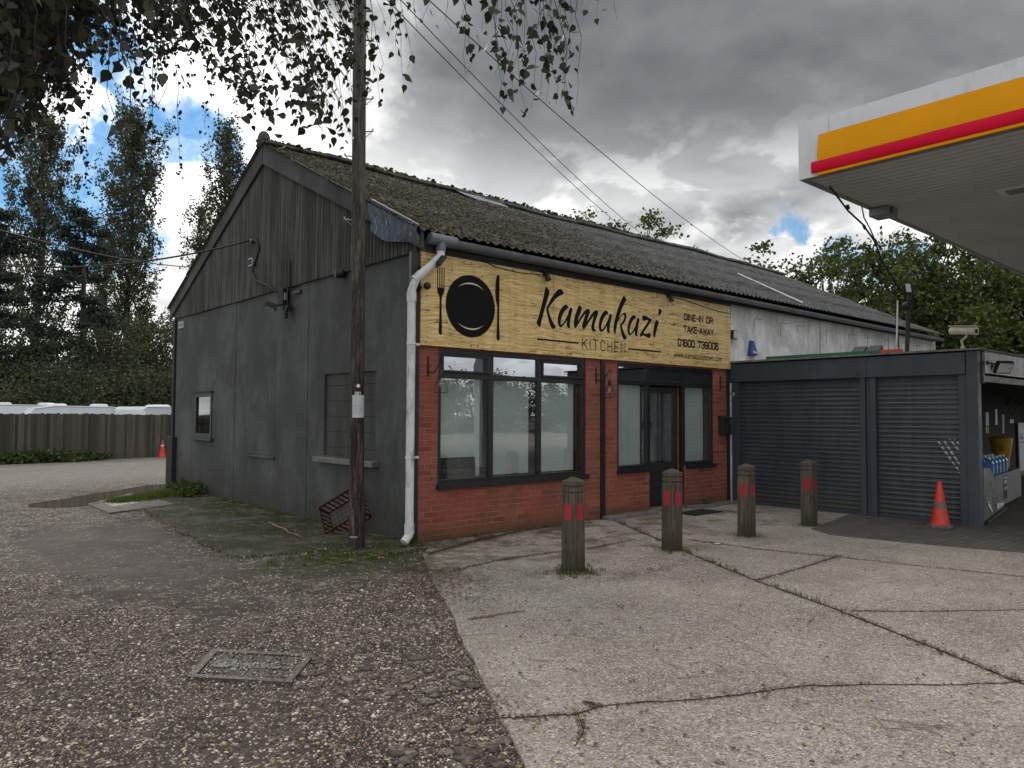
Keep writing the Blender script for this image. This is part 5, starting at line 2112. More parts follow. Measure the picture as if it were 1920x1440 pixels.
flood('floodlight', (.16, -.22, 3.50), (.7, -.15, -.55), .10, 'black floodlight angled down over the left end of the sign', arm=(.02, -.04, 3.42))
for x, lab in ((2.12, 'small black spotlight above the K of the sign'), (5.02, 'small black spotlight above the right part of the sign')):
    r = thing('spotlight', (x, -.1, 3.58), lab, 'spotlight', 'spotlights above the sign')
    mb = MB()
    mb.tube([(x, -.05, 3.62), (x, -.12, 3.60), (x, -.15, 3.52)], [.028, .034, .045], 10)
    mb.build('housing', M_blackiron, r)
    mb = MB()
    mb.box(x-.04, x+.04, -.05, -.023, 3.58, 3.66)
    mb.build('bracket', M_blackiron, r)
flood('floodlight', (7.06, -.06, 3.11), (.25, -1, 0), .115, 'square framed light on the wall at the right end of the sign', arm=(6.98, .0, 3.11))
r = thing('dome_camera', (-.02, -.1, 3.18), 'small black camera on the corner beside the sign', 'camera')
mb = MB()
mb.tube([(-.06, -.03, 3.16), (-.03, -.10, 3.17)], .022, 8)
mb.build('arm', M_blackiron, r)
mb = MB()
mb.sphere((.03, -.14, 3.19), .048, 12, 8)
mb.build('camera_head', M_blackiron, r, smooth=True)


def cable(name, pts, rad, label, cat='cable', group=None, m=M_cable):
    mb = MB()
    mb.tube(pts, rad, 6)
    o = mb.build(name, m, None, smooth=True)
    return tag(o, label, cat, group)


def sagline(a, b, sag, n=24):
    a, b = Vector(a), Vector(b)
    return [a.lerp(b, i/n)-Vector((0, 0, sag*4*(i/n)*(1-i/n))) for i in range(n+1)]


cable('cable', [(.95, -.06, 3.66), (1.2, -.06, 3.60), (1.6, -.06, 3.575), (2.06, -.06, 3.60)], .006, 'black cable looping along the top of the sign to the left spotlight')
cable('cable', [(5.05, -.06, 3.62), (5.5, -.06, 3.60), (6.1, -.06, 3.54), (6.6, -.06, 3.50), (6.93, -.06, 3.50)], .006, 'black cable looping along the top of the sign from the right spotlight')


# ---- pendant cage lamps on hooks (three)
def cage_lamp(x, label, vis=True):
    r = thing('cage_lamp', (x, 0, 2.2), label, 'hanging lamp', 'caged bulb lamps on black hooks')
    z = 2.20
    mb = MB()
    mb.box(x-.012, x+.012, -.012, -.001, z-.12, z+.13)
    pts = []
    for k in range(14):
        t = k/13
        y = -.01-.25*t
        zz = z-.055-.05*math.sin(t*3.14*1.0)+.10*t*t*1.2
        pts.append((x, y, zz))
    e = pts[-1]
    for k in range(1, 9):
        a = k/8*4.4
        pts.append((x, e[1]-.026+.026*math.cos(a)-.0, e[2]+.026*math.sin(a)))
    mb.tube(pts, .0075, 6)
    mb.tube([(x-.05, -.012, z+.02), (x+.05, -.012, z+.02)], .005, 6)
    mb.build('bracket', M_blackiron, r)
    ly, lz = e[1]-.02, e[2]-.03
    mb = MB()
    mb.tube([(x, ly, lz), (x, ly, lz-.10)], .004, 6)
    mb.lathe((x, ly, lz-.19), [(.022, 0), (.026, .03), (.022, .08), (.008, .10)], 10)
    mb.build('lamp_holder', M_blackiron, r)
    mb = MB()
    mb.sphere((x, ly, lz-.255), .034, 12, 8, (1, 1, 1.45))
    mb.build('bulb', M_bulb, r, smooth=True)
    mb = MB()
    for k in range(8):
        a = 2*math.pi*k/8
        prof = [(.026, -.17), (.040, -.19), (.075, -.27), (.088, -.33), (.080, -.37)]
        mb.tube([(x+q*math.cos(a), ly+q*math.sin(a), lz+zz) for q, zz in prof], .0026, 4)
    for q, zz in ((.080, -.37), (.060, -.24)):
        mb.tube([(x+q*math.cos(2*math.pi*k/20), ly+q*math.sin(2*math.pi*k/20), lz+zz) for k in range(21)], .0028, 4)
    mb.build('cage', M_blackiron, r)


cage_lamp(.15, 'caged bulb hanging from a black hook left of the wide window')
cage_lamp(3.29, 'caged bulb hanging from a black hook on the brick between the windows')
cage_lamp(6.67, 'caged bulb hanging from a black hook beside the white wall')

# letterbox
r = thing('letterbox', (6.74, -.05, 1.42), 'black wall letterbox on the brick right of the door', 'letterbox')
mb = MB()
mb.box(6.60, 6.868, -.12, -.001, 1.25, 1.57)
mb.build('box', M_blackmatt, r, bevel=.012)
mb = MB()
mb.prism([(6.585, -.14, 1.56), (6.585, -.001, 1.60), (6.585, -.001, 1.572), (6.585, -.14, 1.55)], (.284, 0, 0))
mb.build('lid', M_blackmatt, r)
mb = MB()
mb.tube([(6.82, -.118, 1.52), (6.82, -.126, 1.52)], .012, 10)
mb.box(6.80, 6.84, -.124, -.1205, 1.455, 1.475)
mb.build('lock', M_galv, r)
# doormat
mb = MB()
mb.box(4.85, 5.60, -.72, -.34, .001, .02)
for k in range(15):
    mb.box(4.87+k*.048, 4.895+k*.048, -.70, -.36, .02, .026)
tag(mb.build('doormat', M_rubber), 'black rubber doormat on the concrete outside the shop door', 'doormat')
# open sign inside the wide window
r = thing('open_sign', (.60, .09, .78), 'dark framed board reading OPEN Welcome inside the wide window', 'sign')
mb = MB()
mb.box(.372, .985, .085, .10, .765, 1.03)
mb.build('panel', simple('dark_panel', (.016, .018, .024), .6), r)
mb = MB()
frame_rect(mb, .366, .990, .760, 1.036, .016, .078, .084)
mb.build('frame', M_blackmatt, r)
mb = MB()
stroke_text(mb, 'OPEN', .50, .86, .925, .995, .010, .3, y=.0835)
o = mb.build('lettering', M_textgrey, r)
font_text('lettering', 'Welcome', M_textgrey, r, (.45, .083, .835), (1, 0, 0), .46, .065)
mb = MB()
for k in range(22):
    mb.box(.385+k*.027, .395+k*.027, .0825, .0845, .78, .787)
    mb.box(.385+k*.027, .395+k*.027, .0825, .0845, 1.005, 1.011)
mb.build('led_dots', M_textgrey, r)
# closed sign on the door
r = thing('closed_sign', dp(.55, .03, 1.4), 'small dark CLOSED sign hung on the shop door glass', 'sign')
mb = MB()
dbox(mb, .56, .75, .030, .036, 1.36, 1.50)
mb.build('plaque', M_blackmatt, r)
xd = -np.array([-math.cos(ang), -math.sin(ang), 0])
font_text('lettering', 'CLOSED', M_textgrey, r, np.array(dp(.735, .0375, 1.39)), xd, .16, .035)
font_text('lettering', "WE'RE", M_textgrey, r, np.array(dp(.72, .0375, 1.445)), xd, .10, .03)

# alarm box: tapering blue box with pale lettering
r = thing('alarm_box', (7.78, 0, 2.9), 'blue tapered alarm box on the white wall beside the sign', 'alarm box')
mb = MB()
zt, zb = 3.06, 2.75
bk = [(7.72, .028, zt), (7.82, .028, zt), (7.92, .028, zb), (7.64, .028, zb)]
ft = [(7.73, -.03, zt-.01), (7.81, -.03, zt-.01), (7.90, -.055, zb+.03), (7.66, -.055, zb+.03)]
mb.add(bk+ft, [(0, 1, 2, 3), (7, 6, 5, 4), (0, 4, 5, 1), (1, 5, 6, 2), (2, 6, 7, 3), (3, 7, 4, 0)])
mb.build('cover', M_blue, r, bevel=.008)
font_text('lettering', 'Redland', M_textwhite, r, (7.72, -.088, 2.81), (1, 0, 0), .20, .045) if False else None
mb = MB()
for k, w_ in enumerate((.045, .03, .025, .03, .025, .03)):
    mb.box(7.73+k*.028, 7.73+k*.028+w_*.7, -.0575, -.0500, 2.805, 2.858 if k == 0 else 2.842)
mb.build('lettering', M_textwhite, r)

# ================================================================== GABLE WALL FIXTURES
flood('floodlight', (-.30, 3.70, 3.30), (-.35, .15, -1), .13, 'black floodlight pointing down from the bracket on the gable wall', arm=(-.03, 3.60, 3.33))
r = thing('service_bracket', (-.03, 3.58, 3.6), 'black upright insulator rack and junction box on the gable wall', 'cable bracket')
mb = MB()
mb.box(-.12, -.03, 3.66, 3.86, 3.36, 3.62)
mb.build('junction_box', M_blackmatt, r, bevel=.006)
for k in range(3):
    mb = MB()
    mb.tube([(-.09, 3.50+k*.055, 3.62), (-.09, 3.50+k*.055, 4.06)], .017, 8)
    mb.build('insulator_rod', M_blackiron, r)
mb = MB()
mb.tube([(-.10, 3.53, 3.36), (-.10, 3.53, 3.62)], .009, 6)
mb.box(-.055, -.03, 3.20, 3.45, 3.50, 3.55)
mb.box(-.13, -.03, 3.46, 3.66, 3.27, 3.31)
mb.build('mounting_arm', M_blackiron, r)
mb = MB()
mb.lathe((-.12, 3.52, 3.11), [(.012, 0), (.035, .03), (.018, .05), (.04, .08), (.018, .10), (.035, .13), (.012, .16)], 10)
mb.build('insulator', M_blackiron, r)
mb = MB()
mb.box(-.10, -.05, 3.62, 3.70, 3.42, 3.54)
mb.build('meter_plate', M_grey, r)
bc = W(480, 453)
cable('cable', [(-.06, bc[1]+.06, bc[2]), (-.08, bc[1]-.10, bc[2]+.01), (-.07, bc[1]-.24, bc[2]-.06), (-.06, bc[1]-.27, bc[2]-.2), (-.06, bc[1]-.10, bc[2]-.42), (-.06, bc[1]-.02, bc[2]-.55), (-.07, bc[1]-.2, bc[2]-.72), (-.10, 4.3, 3.75), (-.10, 3.85, 3.55)], .022, 'thick black cable curving down the gable cladding to the junction box')
r = thing('cable_clamp', (-.05, bc[1], bc[2]), 'small metal cable clamp and eye bolt on the gable cladding', 'cable clamp')
mb = MB()
mb.tube([(-.02, bc[1]+.03, bc[2]+.01), (-.09, bc[1]+.03, bc[2]+.01)], .012, 6)
mb.tube([(-.09, bc[1]+.03+.028*math.cos(k/10*6.283), bc[2]+.028*math.sin(k/10*6.283)) for k in range(11)], .008, 6)
mb.build('eye_bolt', M_galv, r)
mb = MB()
mb.box(-.05, -.042, bc[1]+.02, bc[1]+.20, bc[2]-.42, bc[2]-.40)
mb.box(-.05, -.042, bc[1]+.02, bc[1]+.20, bc[2]-.30, bc[2]-.28)
mb.box(-.05, -.042, bc[1]+.02, bc[1]+.04, bc[2]-.42, bc[2]-.28)
mb.build('wall_staple', M_galv, r)
r = thing('bulkhead_lamp', (-.06, 1.85, 3.62), 'dark round bulkhead lamp below the cladding beside the timber pole', 'wall lamp')
mb = MB()
mb.tube([(-.005, 1.86, 3.61), (-.07, 1.86, 3.61), (-.15, 1.88, 3.60)], [.05, .075, .055], 12)
mb.build('housing', M_blackiron, r)
r = thing('wall_plaque', (-.01, 8.9, 3.5), 'small pale name plate near the far top corner of the gable wall', 'plaque')
mb = MB()
mb.box(-.02, -.001, 8.72, 9.03, 3.41, 3.55)
mb.build('plate', simple('grey_plate', (.32, .33, .35), .6), r)
mb = MB()
mb.box(-.023, -.0205, 8.75, 9.0, 3.455, 3.505)
mb.build('lettering_band', simple('dim_lettering', (.12, .12, .13), .6), r)

# ================================================================== TIMBER POLE
pb = G(668, 1028)
POLE = (float(pb[0]), float(pb[1]))
pole = thing('utility_pole', (POLE[0], POLE[1], 0), 'tall creosoted timber pole with step irons in front of the gable wall', 'utility pole')
mb = MB()
lean = (-.02, .012)
seg = 20
rings = []
PH = 7.6
tp = D(674.5, 20, pr_d := float(np.dot(np.array([POLE[0], POLE[1], 0])-CAM, _fw)))
dx_, dy_ = (tp[0]-POLE[0])/tp[2], (tp[1]-POLE[1])/tp[2]


def pole_c(z):
    return POLE[0]+dx_*z, POLE[1]+dy_*z


for i in range(31):
    z = PH*i/30
    cx, cy = pole_c(z)
    rr = .088-.014*z/PH
    rings.append([Vector((cx+rr*(1+.03*math.sin(k*1.9+z)+random.uniform(-.02, .02))*math.cos(2*math.pi*k/seg), cy+rr*(1+.03*math.cos(k*2.3+z*.7))*math.sin(2*math.pi*k/seg), z-.05)) for k in range(seg)])
mb.tube_rings(rings)
shade(mb.build('shaft', M_pole, pole), 60)


def pole_side(px, py):
    """z on the pole at that pixel height"""
    q = D(px, py, pr_d)
    return float(q[2])


for (px, py, s_) in ((648, 22, -1), (700, 75, 1), (700, 185, 1), (700, 246, 1), (648, 292, -1), (648, 411, -1)):
    z = pole_side(px, py)
    cx, cy = pole_c(z)
    ex = Vector((_r[0]*s_, _r[1]*s_, 0))
    mb = MB()
    a = Vector((cx, cy, z-.01))+ex*.06
    b = Vector((cx, cy, z))+ex*.165
    mb.tube([a, b], .0075, 6)
    mb.tube([b-Vector((0, 0, .0)), b+Vector((0, 0, .03))], .010, 6)
    mb.tube([b, Vector((cx, cy, z-.09))+ex*.06], .0045, 5)
    mb.build('step_iron', M_galv, pole)
# plate, roundel and number band: curved round the trunk, facing the camera
fa = math.atan2(CAM[1]-POLE[1], CAM[0]-POLE[0])+R_(4)


def curved(mb, z0, z1, a0, a1, rad, off=.004, n=12):
    V = []
    for i in range(n+1):
        a = a0+(a1-a0)*i/n
        for z in (z0, z1):
            cx, cy = pole_c(z)
            V.append((cx+(rad+off)*math.cos(a), cy+(rad+off)*math.sin(a), z))
        for z in (z1, z0):
            cx, cy = pole_c(z)
            V.append((cx+(rad+off-.003)*math.cos(a), cy+(rad+off-.003)*math.sin(a), z))
    Fs = []
    for i in range(n):
        for k in range(4):
            a = i*4+k
            b = i*4+(k+1) % 4
            Fs.append((a, b, b+4, a+4))
    Fs += [(0, 1, 2, 3), (n*4+3, n*4+2, n*4+1, n*4)]
    mb.add(V, Fs)


zp0, zp1 = pole_side(672, 783), pole_side(672, 741)
mb = MB()
curved(mb, zp0, zp1, fa-.72, fa+.98, .088)
sp_ = mb.build('notice_plate', M_lightgrey, pole)
mb = MB()
for k in range(5):
    zz = zp1-.035-.045*k
    curved(mb, zz, zz+.004, fa-.55, fa+.65, .088, .0055)
mb.build('notice_print', simple('faint_print', (.36, .38, .40), .6), sp_)
zr = pole_side(674, 724)
cx, cy = pole_c(zr)
an = fa+.05
c0 = Vector((cx+.091*math.cos(an), cy+.091*math.sin(an), zr))
mb = MB()
mb.tube([c0-Vector((math.cos(an), math.sin(an), 0))*.008, c0+Vector((math.cos(an), math.sin(an), 0))*.004], .022, 16)
mb.build('roundel', M_textwhite, pole)
zn = pole_side(674, 738)
mb = MB()
curved(mb, zn-.025, zn+.03, fa-.40, fa+.60, .088, .003)
mb.build('number_band', M_blackmatt, pole)
GL['8'] = [[(.25, 1), (.1, 1), (0, .9), (0, .62), (.1, .52), (.4, .52), (.5, .62), (.5, .9), (.4, 1), (.24, 1)], [(.1, .50), (0, .4), (0, .1), (.1, 0), (.4, 0), (.5, .1), (.5, .4), (.4, .50)]]
mb = MB()
tx = np.array([-math.sin(fa), math.cos(fa)])


def trn(v):
    a = fa-.02+(v[0])/.092
    cx, cy = pole_c(v[2])
    return (cx+.0935*math.cos(a), cy+.0935*math.sin(a), v[2])


stroke_text(mb, '381', -.034, .034, zn-.018, zn+.020, .007, .35, y=0, tr=trn)
mb.build('pole_number', M_textwhite, pole)
mb = MB()
curved(mb, pole_side(664, 1005)-.01, pole_side(664, 1005)+.012, fa-1.0, fa+.1, .089, .004)
mb.build('earth_clip', M_galv, pole)
# ground wire guard stub beside the pole
mb = MB()
cx, cy = POLE[0]+_r[0]*.085, POLE[1]+_r[1]*.085
mb.tube([(cx, cy, 0), (cx, cy, .42)], .017, 8)
mb.build('cable_guard', M_blackmatt, pole)

# overhead wires
TOP = Vector((*pole_c(7.35), 7.35))
cable('overhead_wire', sagline(TOP+Vector((0.05, 0, -.1)), D(1560, 545, 46), 1.25), .008, 'single overhead wire, the highest, running from the pole over the roof', 'overhead wire', 'overhead wires from the pole')
cable('overhead_wire', sagline(TOP+Vector((0.0, 0, -.32)), D(1400, 512, 50), 1.6), .007, 'upper of the close pair of overhead wires crossing above the roof ridge', 'overhead wire', 'overhead wires from the pole')
cable('overhead_wire', sagline(TOP+Vector((-.05, .05, -.42)), D(1395, 517, 50), 1.65), .007, 'lower of the close pair of overhead wires crossing above the roof ridge', 'overhead wire', 'overhead wires from the pole')
cable('overhead_wire', sagline((-.09, bc[1]+.03, bc[2]+.01), D(-130, 478, 15), .35), .016, 'black service cable running left from the clamp on the gable', 'overhead wire')
cable('overhead_wire', sagline(D(-150, 388, 12), D(400, 502, 26), .25), .016, 'black cable sloping down behind the gable from the left', 'overhead wire')

# ================================================================== RED CRATE
cr = thing('crate', (-.5, .9, 0), 'old red plastic crate tipped on its edge behind the pole', 'crate')
cq = W(646, 972, -.24)
cM = Matrix.Translation((-.24, float(cq[1]), .27)) @ Matrix.Rotation(R_(-52), 4, 'Z') @ Matrix.Rotation(R_(-31), 4, 'Y') @ Matrix.Rotation(R_(62), 4, 'X')


def cpt(v):
    return cM @ Vector(v)


def cbox(mb, x0, x1, y0, y1, z0, z1):
    vs = [cpt((x, y, z)) for z in (z0, z1) for y in (y0, y1) for x in (x0, x1)]
    mb.add(vs, [(0, 2, 3, 1), (4, 5, 7, 6), (0, 1, 5, 4), (2, 6, 7, 3), (0, 4, 6, 2), (1, 3, 7, 5)])


cw, cd_, ch = .30, .21, .13
mb = MB()
for y in (-cd_, cd_-.012):
    cbox(mb, -cw, cw, y, y+.012, ch-.035, ch)
    cbox(mb, -cw, cw, y, y+.012, -ch, -ch+.03)
    for k in range(9):
        cbox(mb, -cw+k*(2*cw-.02)/8, -cw+k*(2*cw-.02)/8+.02, y+.001, y+.011, -ch+.03, ch-.035)
for x in (-cw, cw-.012):
    cbox(mb, x, x+.012, -cd_+.013, cd_-.013, ch-.035, ch)
    cbox(mb, x, x+.012, -cd_+.013, cd_-.013, -ch, -ch+.03)
    for k in range(6):
        cbox(mb, x+.001, x+.011, -cd_+.02+k*(2*cd_-.06)/5, -cd_+.04+k*(2*cd_-.06)/5, -ch+.03, ch-.035)
mb.build('crate_sides', M_crate, cr)
mb = MB()
for k in range(11):
    cbox(mb, -cw+.02+k*.067, -cw+.03+k*.067, -cd_+.013, cd_-.013, -ch-.002, -ch+.006)
for k in range(7):
    cbox(mb, -cw+.013, cw-.013, -cd_+.03+k*.070, -cd_+.04+k*.070, -ch-.006, -ch-.0025)
mb.build('crate_base', M_crateg, cr)

# ================================================================== BOLLARDS
def make_bollard():
    r = thing('bollard', (0, 0, 0), 'x', 'bollard', 'timber bollards in front of the shop')
    h = .174/2
    mb = MB()

    def ring(s_, z):
        return [Vector((s_*i, s_*j, z)) for i, j in ((-1, -1), (1, -1), (1, 1), (-1, 1))]
    rr = [ring(h, -.05), ring(h, .79), ring(h-.012, .798), ring(h-.012, .806), ring(h, .814), ring(h, .852), ring(h-.012, .860), ring(h-.012, .868), ring(h, .876), ring(h, .918), ring(.012, .965)]
    mb.tube_rings(rr)
    mb.build('post', M_bollard, r, bevel=.005)
    for (x0, x1, y0, y1) in ((-.046, .044, -h-.003, -h-.0005), (-h-.003, -h-.0005, -.040, .044)):
        mb = MB()
        mb.box(x0, x1, y0, y1, .525, .695)
        mb.build('reflector', M_redpaint, r)
    return r


def copy_tree(o, parent=None):
    c = o.copy()
    COL.objects.link(c)
    if parent is not None:
        c.parent = parent
    for ch_ in [q for q in bpy.data.objects if q.parent == o]:
        copy_tree(ch_, c)
    return c


b0 = make_bollard()
spots = [(.31, -2.38, 'nearest timber bollard, in front of the brick between window and door, grass at its foot', 12),
         (2.10, -2.29, 'second nearest timber bollard, in front of the shop doorway', 3),
         (3.71, -2.31, 'third timber bollard, in front of the left roller shutter edge', 8),
         (5.29, -2.38, 'farthest timber bollard, in front of the middle of the wide roller shutter', 9)]
bs = [b0]+[copy_tree(b0) for _ in range(3)]
for b, (x, y, lab, rz) in zip(bs, spots):
    b.location = (x, y, 0)
    b.rotation_euler = (0, R_(random.uniform(-.8, .8)), R_(rz-6))
    b['label'] = lab


# ================================================================== CONES
def cone(loc, label, h, dirty, s_=1.0):
    r = thing('traffic_cone', loc, label, 'traffic cone', 'orange traffic cones')
    x, y, z = loc
    mb = MB()
    b = .17*s_
    if dirty:
        mb.prism([(x+b*math.cos(R_(a)), y+b*math.sin(R_(a)), z) for a in (20, 70, 110, 160, 200, 250, 290, 340)], (0, 0, .035))
    else:
        mb.prism([(x-b, y-b, z), (x+b, y-b, z), (x+b, y+b, z), (x-b, y+b, z)], (0, 0, .03))
    mb.build('base', M_conebase if dirty else M_cone, r, bevel=.006)
    mb = MB()

    def rr(t):
        return (.125*(1-t)+.026*t)*s_
    bands = [(0, .36, M_cone), (.36, .52, M_conestripe if dirty else M_cone), (.52, 1, M_cone)] if dirty else [(0, .62, M_cone), (.62, .70, M_conewhite), (.70, 1, M_cone)]
    body = MB()
    body.lathe((x, y, z), [(rr(0)*1.12, .03), (rr(0), .045)]+[(rr(t/10), .045+(h-.045)*t/10) for t in range(1, 10)]+[(rr(1), h), (rr(1)*.6, h+.004)], 20)
    shade(body.build('cone_body', M_cone, r), 40)
    for a, b2, mm in bands:
        if mm is not M_cone:
            mb = MB()
            mb.lathe((x, y, z), [(rr(a)+.002, .045+(h-.045)*a), (rr(b2)+.002, .045+(h-.045)*b2)], 20)
            mb.f = mb.f[:-2]
            shade(mb.build('band', mm, r), 40)
    return r


cone((6.62, -3.69, .004), 'faded orange cone with a grimy grey band by the narrow roller shutter', .66, True, 1.0)
cg = G(304, 856)
cone((cg[0], cg[1], -.02), 'small bright orange cone with white band against the far timber fence', .62, False, .95)

# ================================================================== KIOSK WITH ROLLER SHUTTERS
kx0 = 7.0
KY = -4.10
kio = thing('kiosk', (7.0, -2.0, 0), 'dark grey flat-roofed shop extension with two roller shutters', 'kiosk')
mb = MB()
mb.box(kx0-.03, kx0+.06, KY+.16, -.0, 2.225, 2.555)
mb.build('fascia', M_anth, kio, bevel=.006)
mb = MB()
mb.box(kx0-.033, kx0-.0295, -2.52, -2.512, 2.24, 2.54)
mb.build('fascia_joint', M_blackmatt, kio)
mb = MB()
mb.prism([(kx0-.08, KY-.06, 2.575), (kx0-.08, .02, 2.575), (kx0+.3, .02, 2.60), (26, .02, 2.62), (26, KY-.06, 2.60)], (0, 0, .028))
mb.build('roof', M_felt, kio, bevel=.004)
mb = MB()
mb.box(kx0-.01, kx0+.14, KY, KY+.155, -.02, 2.57)
mb.build('pillar', M_anth, kio, bevel=.006)
mb = MB()
mb.box(kx0+.02, kx0+.16, KY+.156, KY+.27, -.02, 2.224)
mb.build('shutter_guide', M_anth, kio, bevel=.004)
for (a, b) in ((-2.62, -2.385), ):
    mb = MB()
    mb.box(kx0+.0, kx0+.16, -2.64, -2.555, -.02, 2.224)
    mb.build('shutter_guide', M_anth, kio, bevel=.004)
    mb = MB()
    mb.box(kx0+.045, kx0+.16, -2.554, -2.475, -.02, 2.224)
    mb.build('mullion', M_anth, kio, bevel=.004)
    mb = MB()
    mb.box(kx0+.0, kx0+.16, -2.474, -2.385, -.02, 2.224)
    mb.build('shutter_guide', M_anth, kio, bevel=.004)
mb = MB()
mb.box(kx0+.01, kx0+.16, -.17, -.035, -.02, 2.224)
mb.build('shutter_guide', M_anth, kio, bevel=.004)


def f_shut(n):
    p = n.pos
    a = n.noise(n.scaled(p, (1, 1.2, .6)), 2.2, 6, .6)
    c = n.mix(n.ramp(a, .35, .7), (.026, .035, .045), (.044, .055, .066))
    spz = n.new('SeparateXYZ')
    n.l.new(p, spz.inputs[0])
    c = n.mix(n.ramp(n.math('ADD', spz.outputs[2], n.math('MULTIPLY', a, .5)), .75, .25, 0, .7), c, (.050, .048, .042))
    c = n.mix(n.ramp(n.noise(n.scaled(p, (1, 7, .5)), 1.5, 6, .65), .52, .7, 0, .5), c, (.075, .080, .083))
    c = n.mix(n.ramp(n.noise(p, 30, 5, .7), .6, .72, 0, .5), c, (.10, .11, .12))
    S(n, c, .38, .0, None, .5)


M_shut = mat('roller_shutter_slats', f_shut)
M_scuff = simple('white_paint_scuff', (.42, .43, .44), .7, 0, .2, 30, .1)


def shutter(y0, y1, z0, z1):
    pitch = .0745
    ns = int((z1-z0)/pitch)
    prof = []
    for i in range(ns):
        z = z0+i*pitch
        for t, d in ((0, .0), (.06, .012), (.25, .000), (.5, -.006), (.75, .000), (.93, .012)):
            prof.append((kx0+.075+d, z+pitch*t))
    prof.append((kx0+.075, z0+ns*pitch))
    V = []
    for y in (y0, y1):
        V += [(x, y, z) for x, z in prof]
    n = len(prof)
    Fa = [(i, i+n, i+n+1, i+1) for i in range(n-1)]
    o = fast_mesh('roller_shutter', V, Fa, M_shut, kio, True)
    mb = MB()
    mb.box(kx0+.06, kx0+.10, y0+.002, y1-.002, z0-.045, z0-.001)
    mb.build('bottom_rail', M_anth, o)
    return o


s1 = shutter(-2.386, -.171, .05, 2.30)
s2 = shutter(KY+.269, -2.641, .05, 2.30)
s1['label'] = 'wide roller shutter on the left'
s2['label'] = 'narrower roller shutter with white scuff marks'
# scuff strokes on the narrow shutter: follow the slats
pitch = .0745


def shut_x(z):
    t = ((z-.05) % pitch)/pitch
    return kx0+.075+float(np.interp(t, [0, .06, .25, .5, .75, .93, 1], [0, .012, 0, -.006, 0, .012, 0]))-.0015


for (pa, pb_, w_) in (((1757, 824), (1790, 872), .035), ((1770, 826), (1808, 884), .035), ((1780, 822), (1812, 862), .035), ((1789, 822), (1813, 850), .03), ((1790, 870), (1812, 905), .03), ((1797, 866), (1812, 890), .03), ((1800, 905), (1812, 932), .018)):
    A, B = W(*pa, kx0+.075), W(*pb_, kx0+.075)
    n = 40
    mb = MB()
    V = []
    for i in range(n+1):
        t = i/n
        y, z = A[1]+(B[1]-A[1])*t, A[2]+(B[2]-A[2])*t
        ww = w_*(.5+.5*math.sin(t*3.14))*(.8+.3*random.random())
        V += [(shut_x(z), max(y-ww/2, KY+.275), z), (shut_x(z), max(y+ww/2, KY+.28), z)]
    fs = []
    for i in range(n):
        zz = (V[2*i][2]-.05) % pitch/pitch
        if .18 < zz < .88:
            fs.append((2*i, 2*i+2, 2*i+3, 2*i+1))
    mb.add(V, fs)
    mb.build('scuff_mark', M_scuff, s2)
# interior / side shop under the roof
mb = MB()
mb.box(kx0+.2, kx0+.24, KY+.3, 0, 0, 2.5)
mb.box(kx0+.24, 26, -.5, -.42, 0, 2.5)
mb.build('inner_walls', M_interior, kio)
mb = MB()
mb.box(kx0+.16, 26, KY+.02, -.4, 2.30, 2.33)
mb.build('soffit', simple('dark_soffit', (.05, .05, .05), .7), kio)
# front fascia sign, pale and faded
fsz0, fsz1 = float(onp(1842, 700, 1, KY-.02)[2]), float(onp(1842, 660, 1, KY-.02)[2])
mb = MB()
mb.box(kx0+.26, 20, KY-.02, KY+.03, fsz0+.01, fsz1+.03)
fs_ = mb.build('kiosk_fascia_sign', simple('faded_sign_face', (.34, .38, .38), .45, 0, .15, 2.5, .05, ((.20, .22, .22), .6)), kio)
fs_['label'] = 'faded pale fascia sign with pinkish lettering'
font_text('lettering', 'Martin Services', M_pink, fs_, (kx0+.45, KY-.022, fsz0+.03), (1, 0, 0), 3.6, .26, bold=.01)
mb = MB()
mb.box(kx0+.16, 20, KY-.03, KY+.05, fsz0-.12, fsz0-.03)
mb.build('awning_rail', simple('rail_grey', (.10, .11, .105), .5), kio)
mb = MB()
mb.box(kx0+.15, kx0+.26, KY-.015, KY+.03, fsz0-.14, 2.56)
mb.build('corner_trim', M_blackiron, kio)
flood('floodlight', (7.46, -4.30, 2.335), (-.45, -.75, -.5), .13, 'tilted floodlight on the kiosk corner under the faded sign', arm=(7.30, -4.14, 2.40))
# glazed shop front set back
sf = MB()
Yg = -1.55
for xx in (7.9, 8.9, 9.9, 10.9, 11.9, 12.9, 14.0):
    sf.box(xx-.05, xx+.05, Yg-.04, Yg+.04, 0, 2.3)
sf.box(7.9, 14, Yg-.035, Yg+.035, 2.05, 2.15)
sf.box(7.9, 14, Yg-.035, Yg+.035, .0, .35)
sf.box(7.9, 14, Yg-.034, Yg+.034, .95, 1.02)
fr_ = sf.build('shop_glazing', M_black, kio)
mb = MB()
mb.box(7.9, 14, Yg-.003, Yg+.003, .36, 2.04)
mb.build('pane', M_glass, fr_)
for (px, py, w_, h_, mm) in ((1852, 786, .22, .34, M_poster), (1869, 782, .16, .40, M_textwhite), (1882, 795, .18, .5, simple('grey_notice', (.25, .27, .28), .6)), (1852, 806, .22, .16, simple('yellow_notice', (.4, .42, .05), .6)), (1898, 790, .3, .1, M_poster)):
    q = onp(px, py, 1, Yg-.02)
    mb = MB()
    mb.box(q[0]-w_/2, q[0]+w_/2, Yg-.012, Yg-.006, q[2]-h_/2, q[2]+h_/2)
    mb.build('window_notice', mm, fr_)

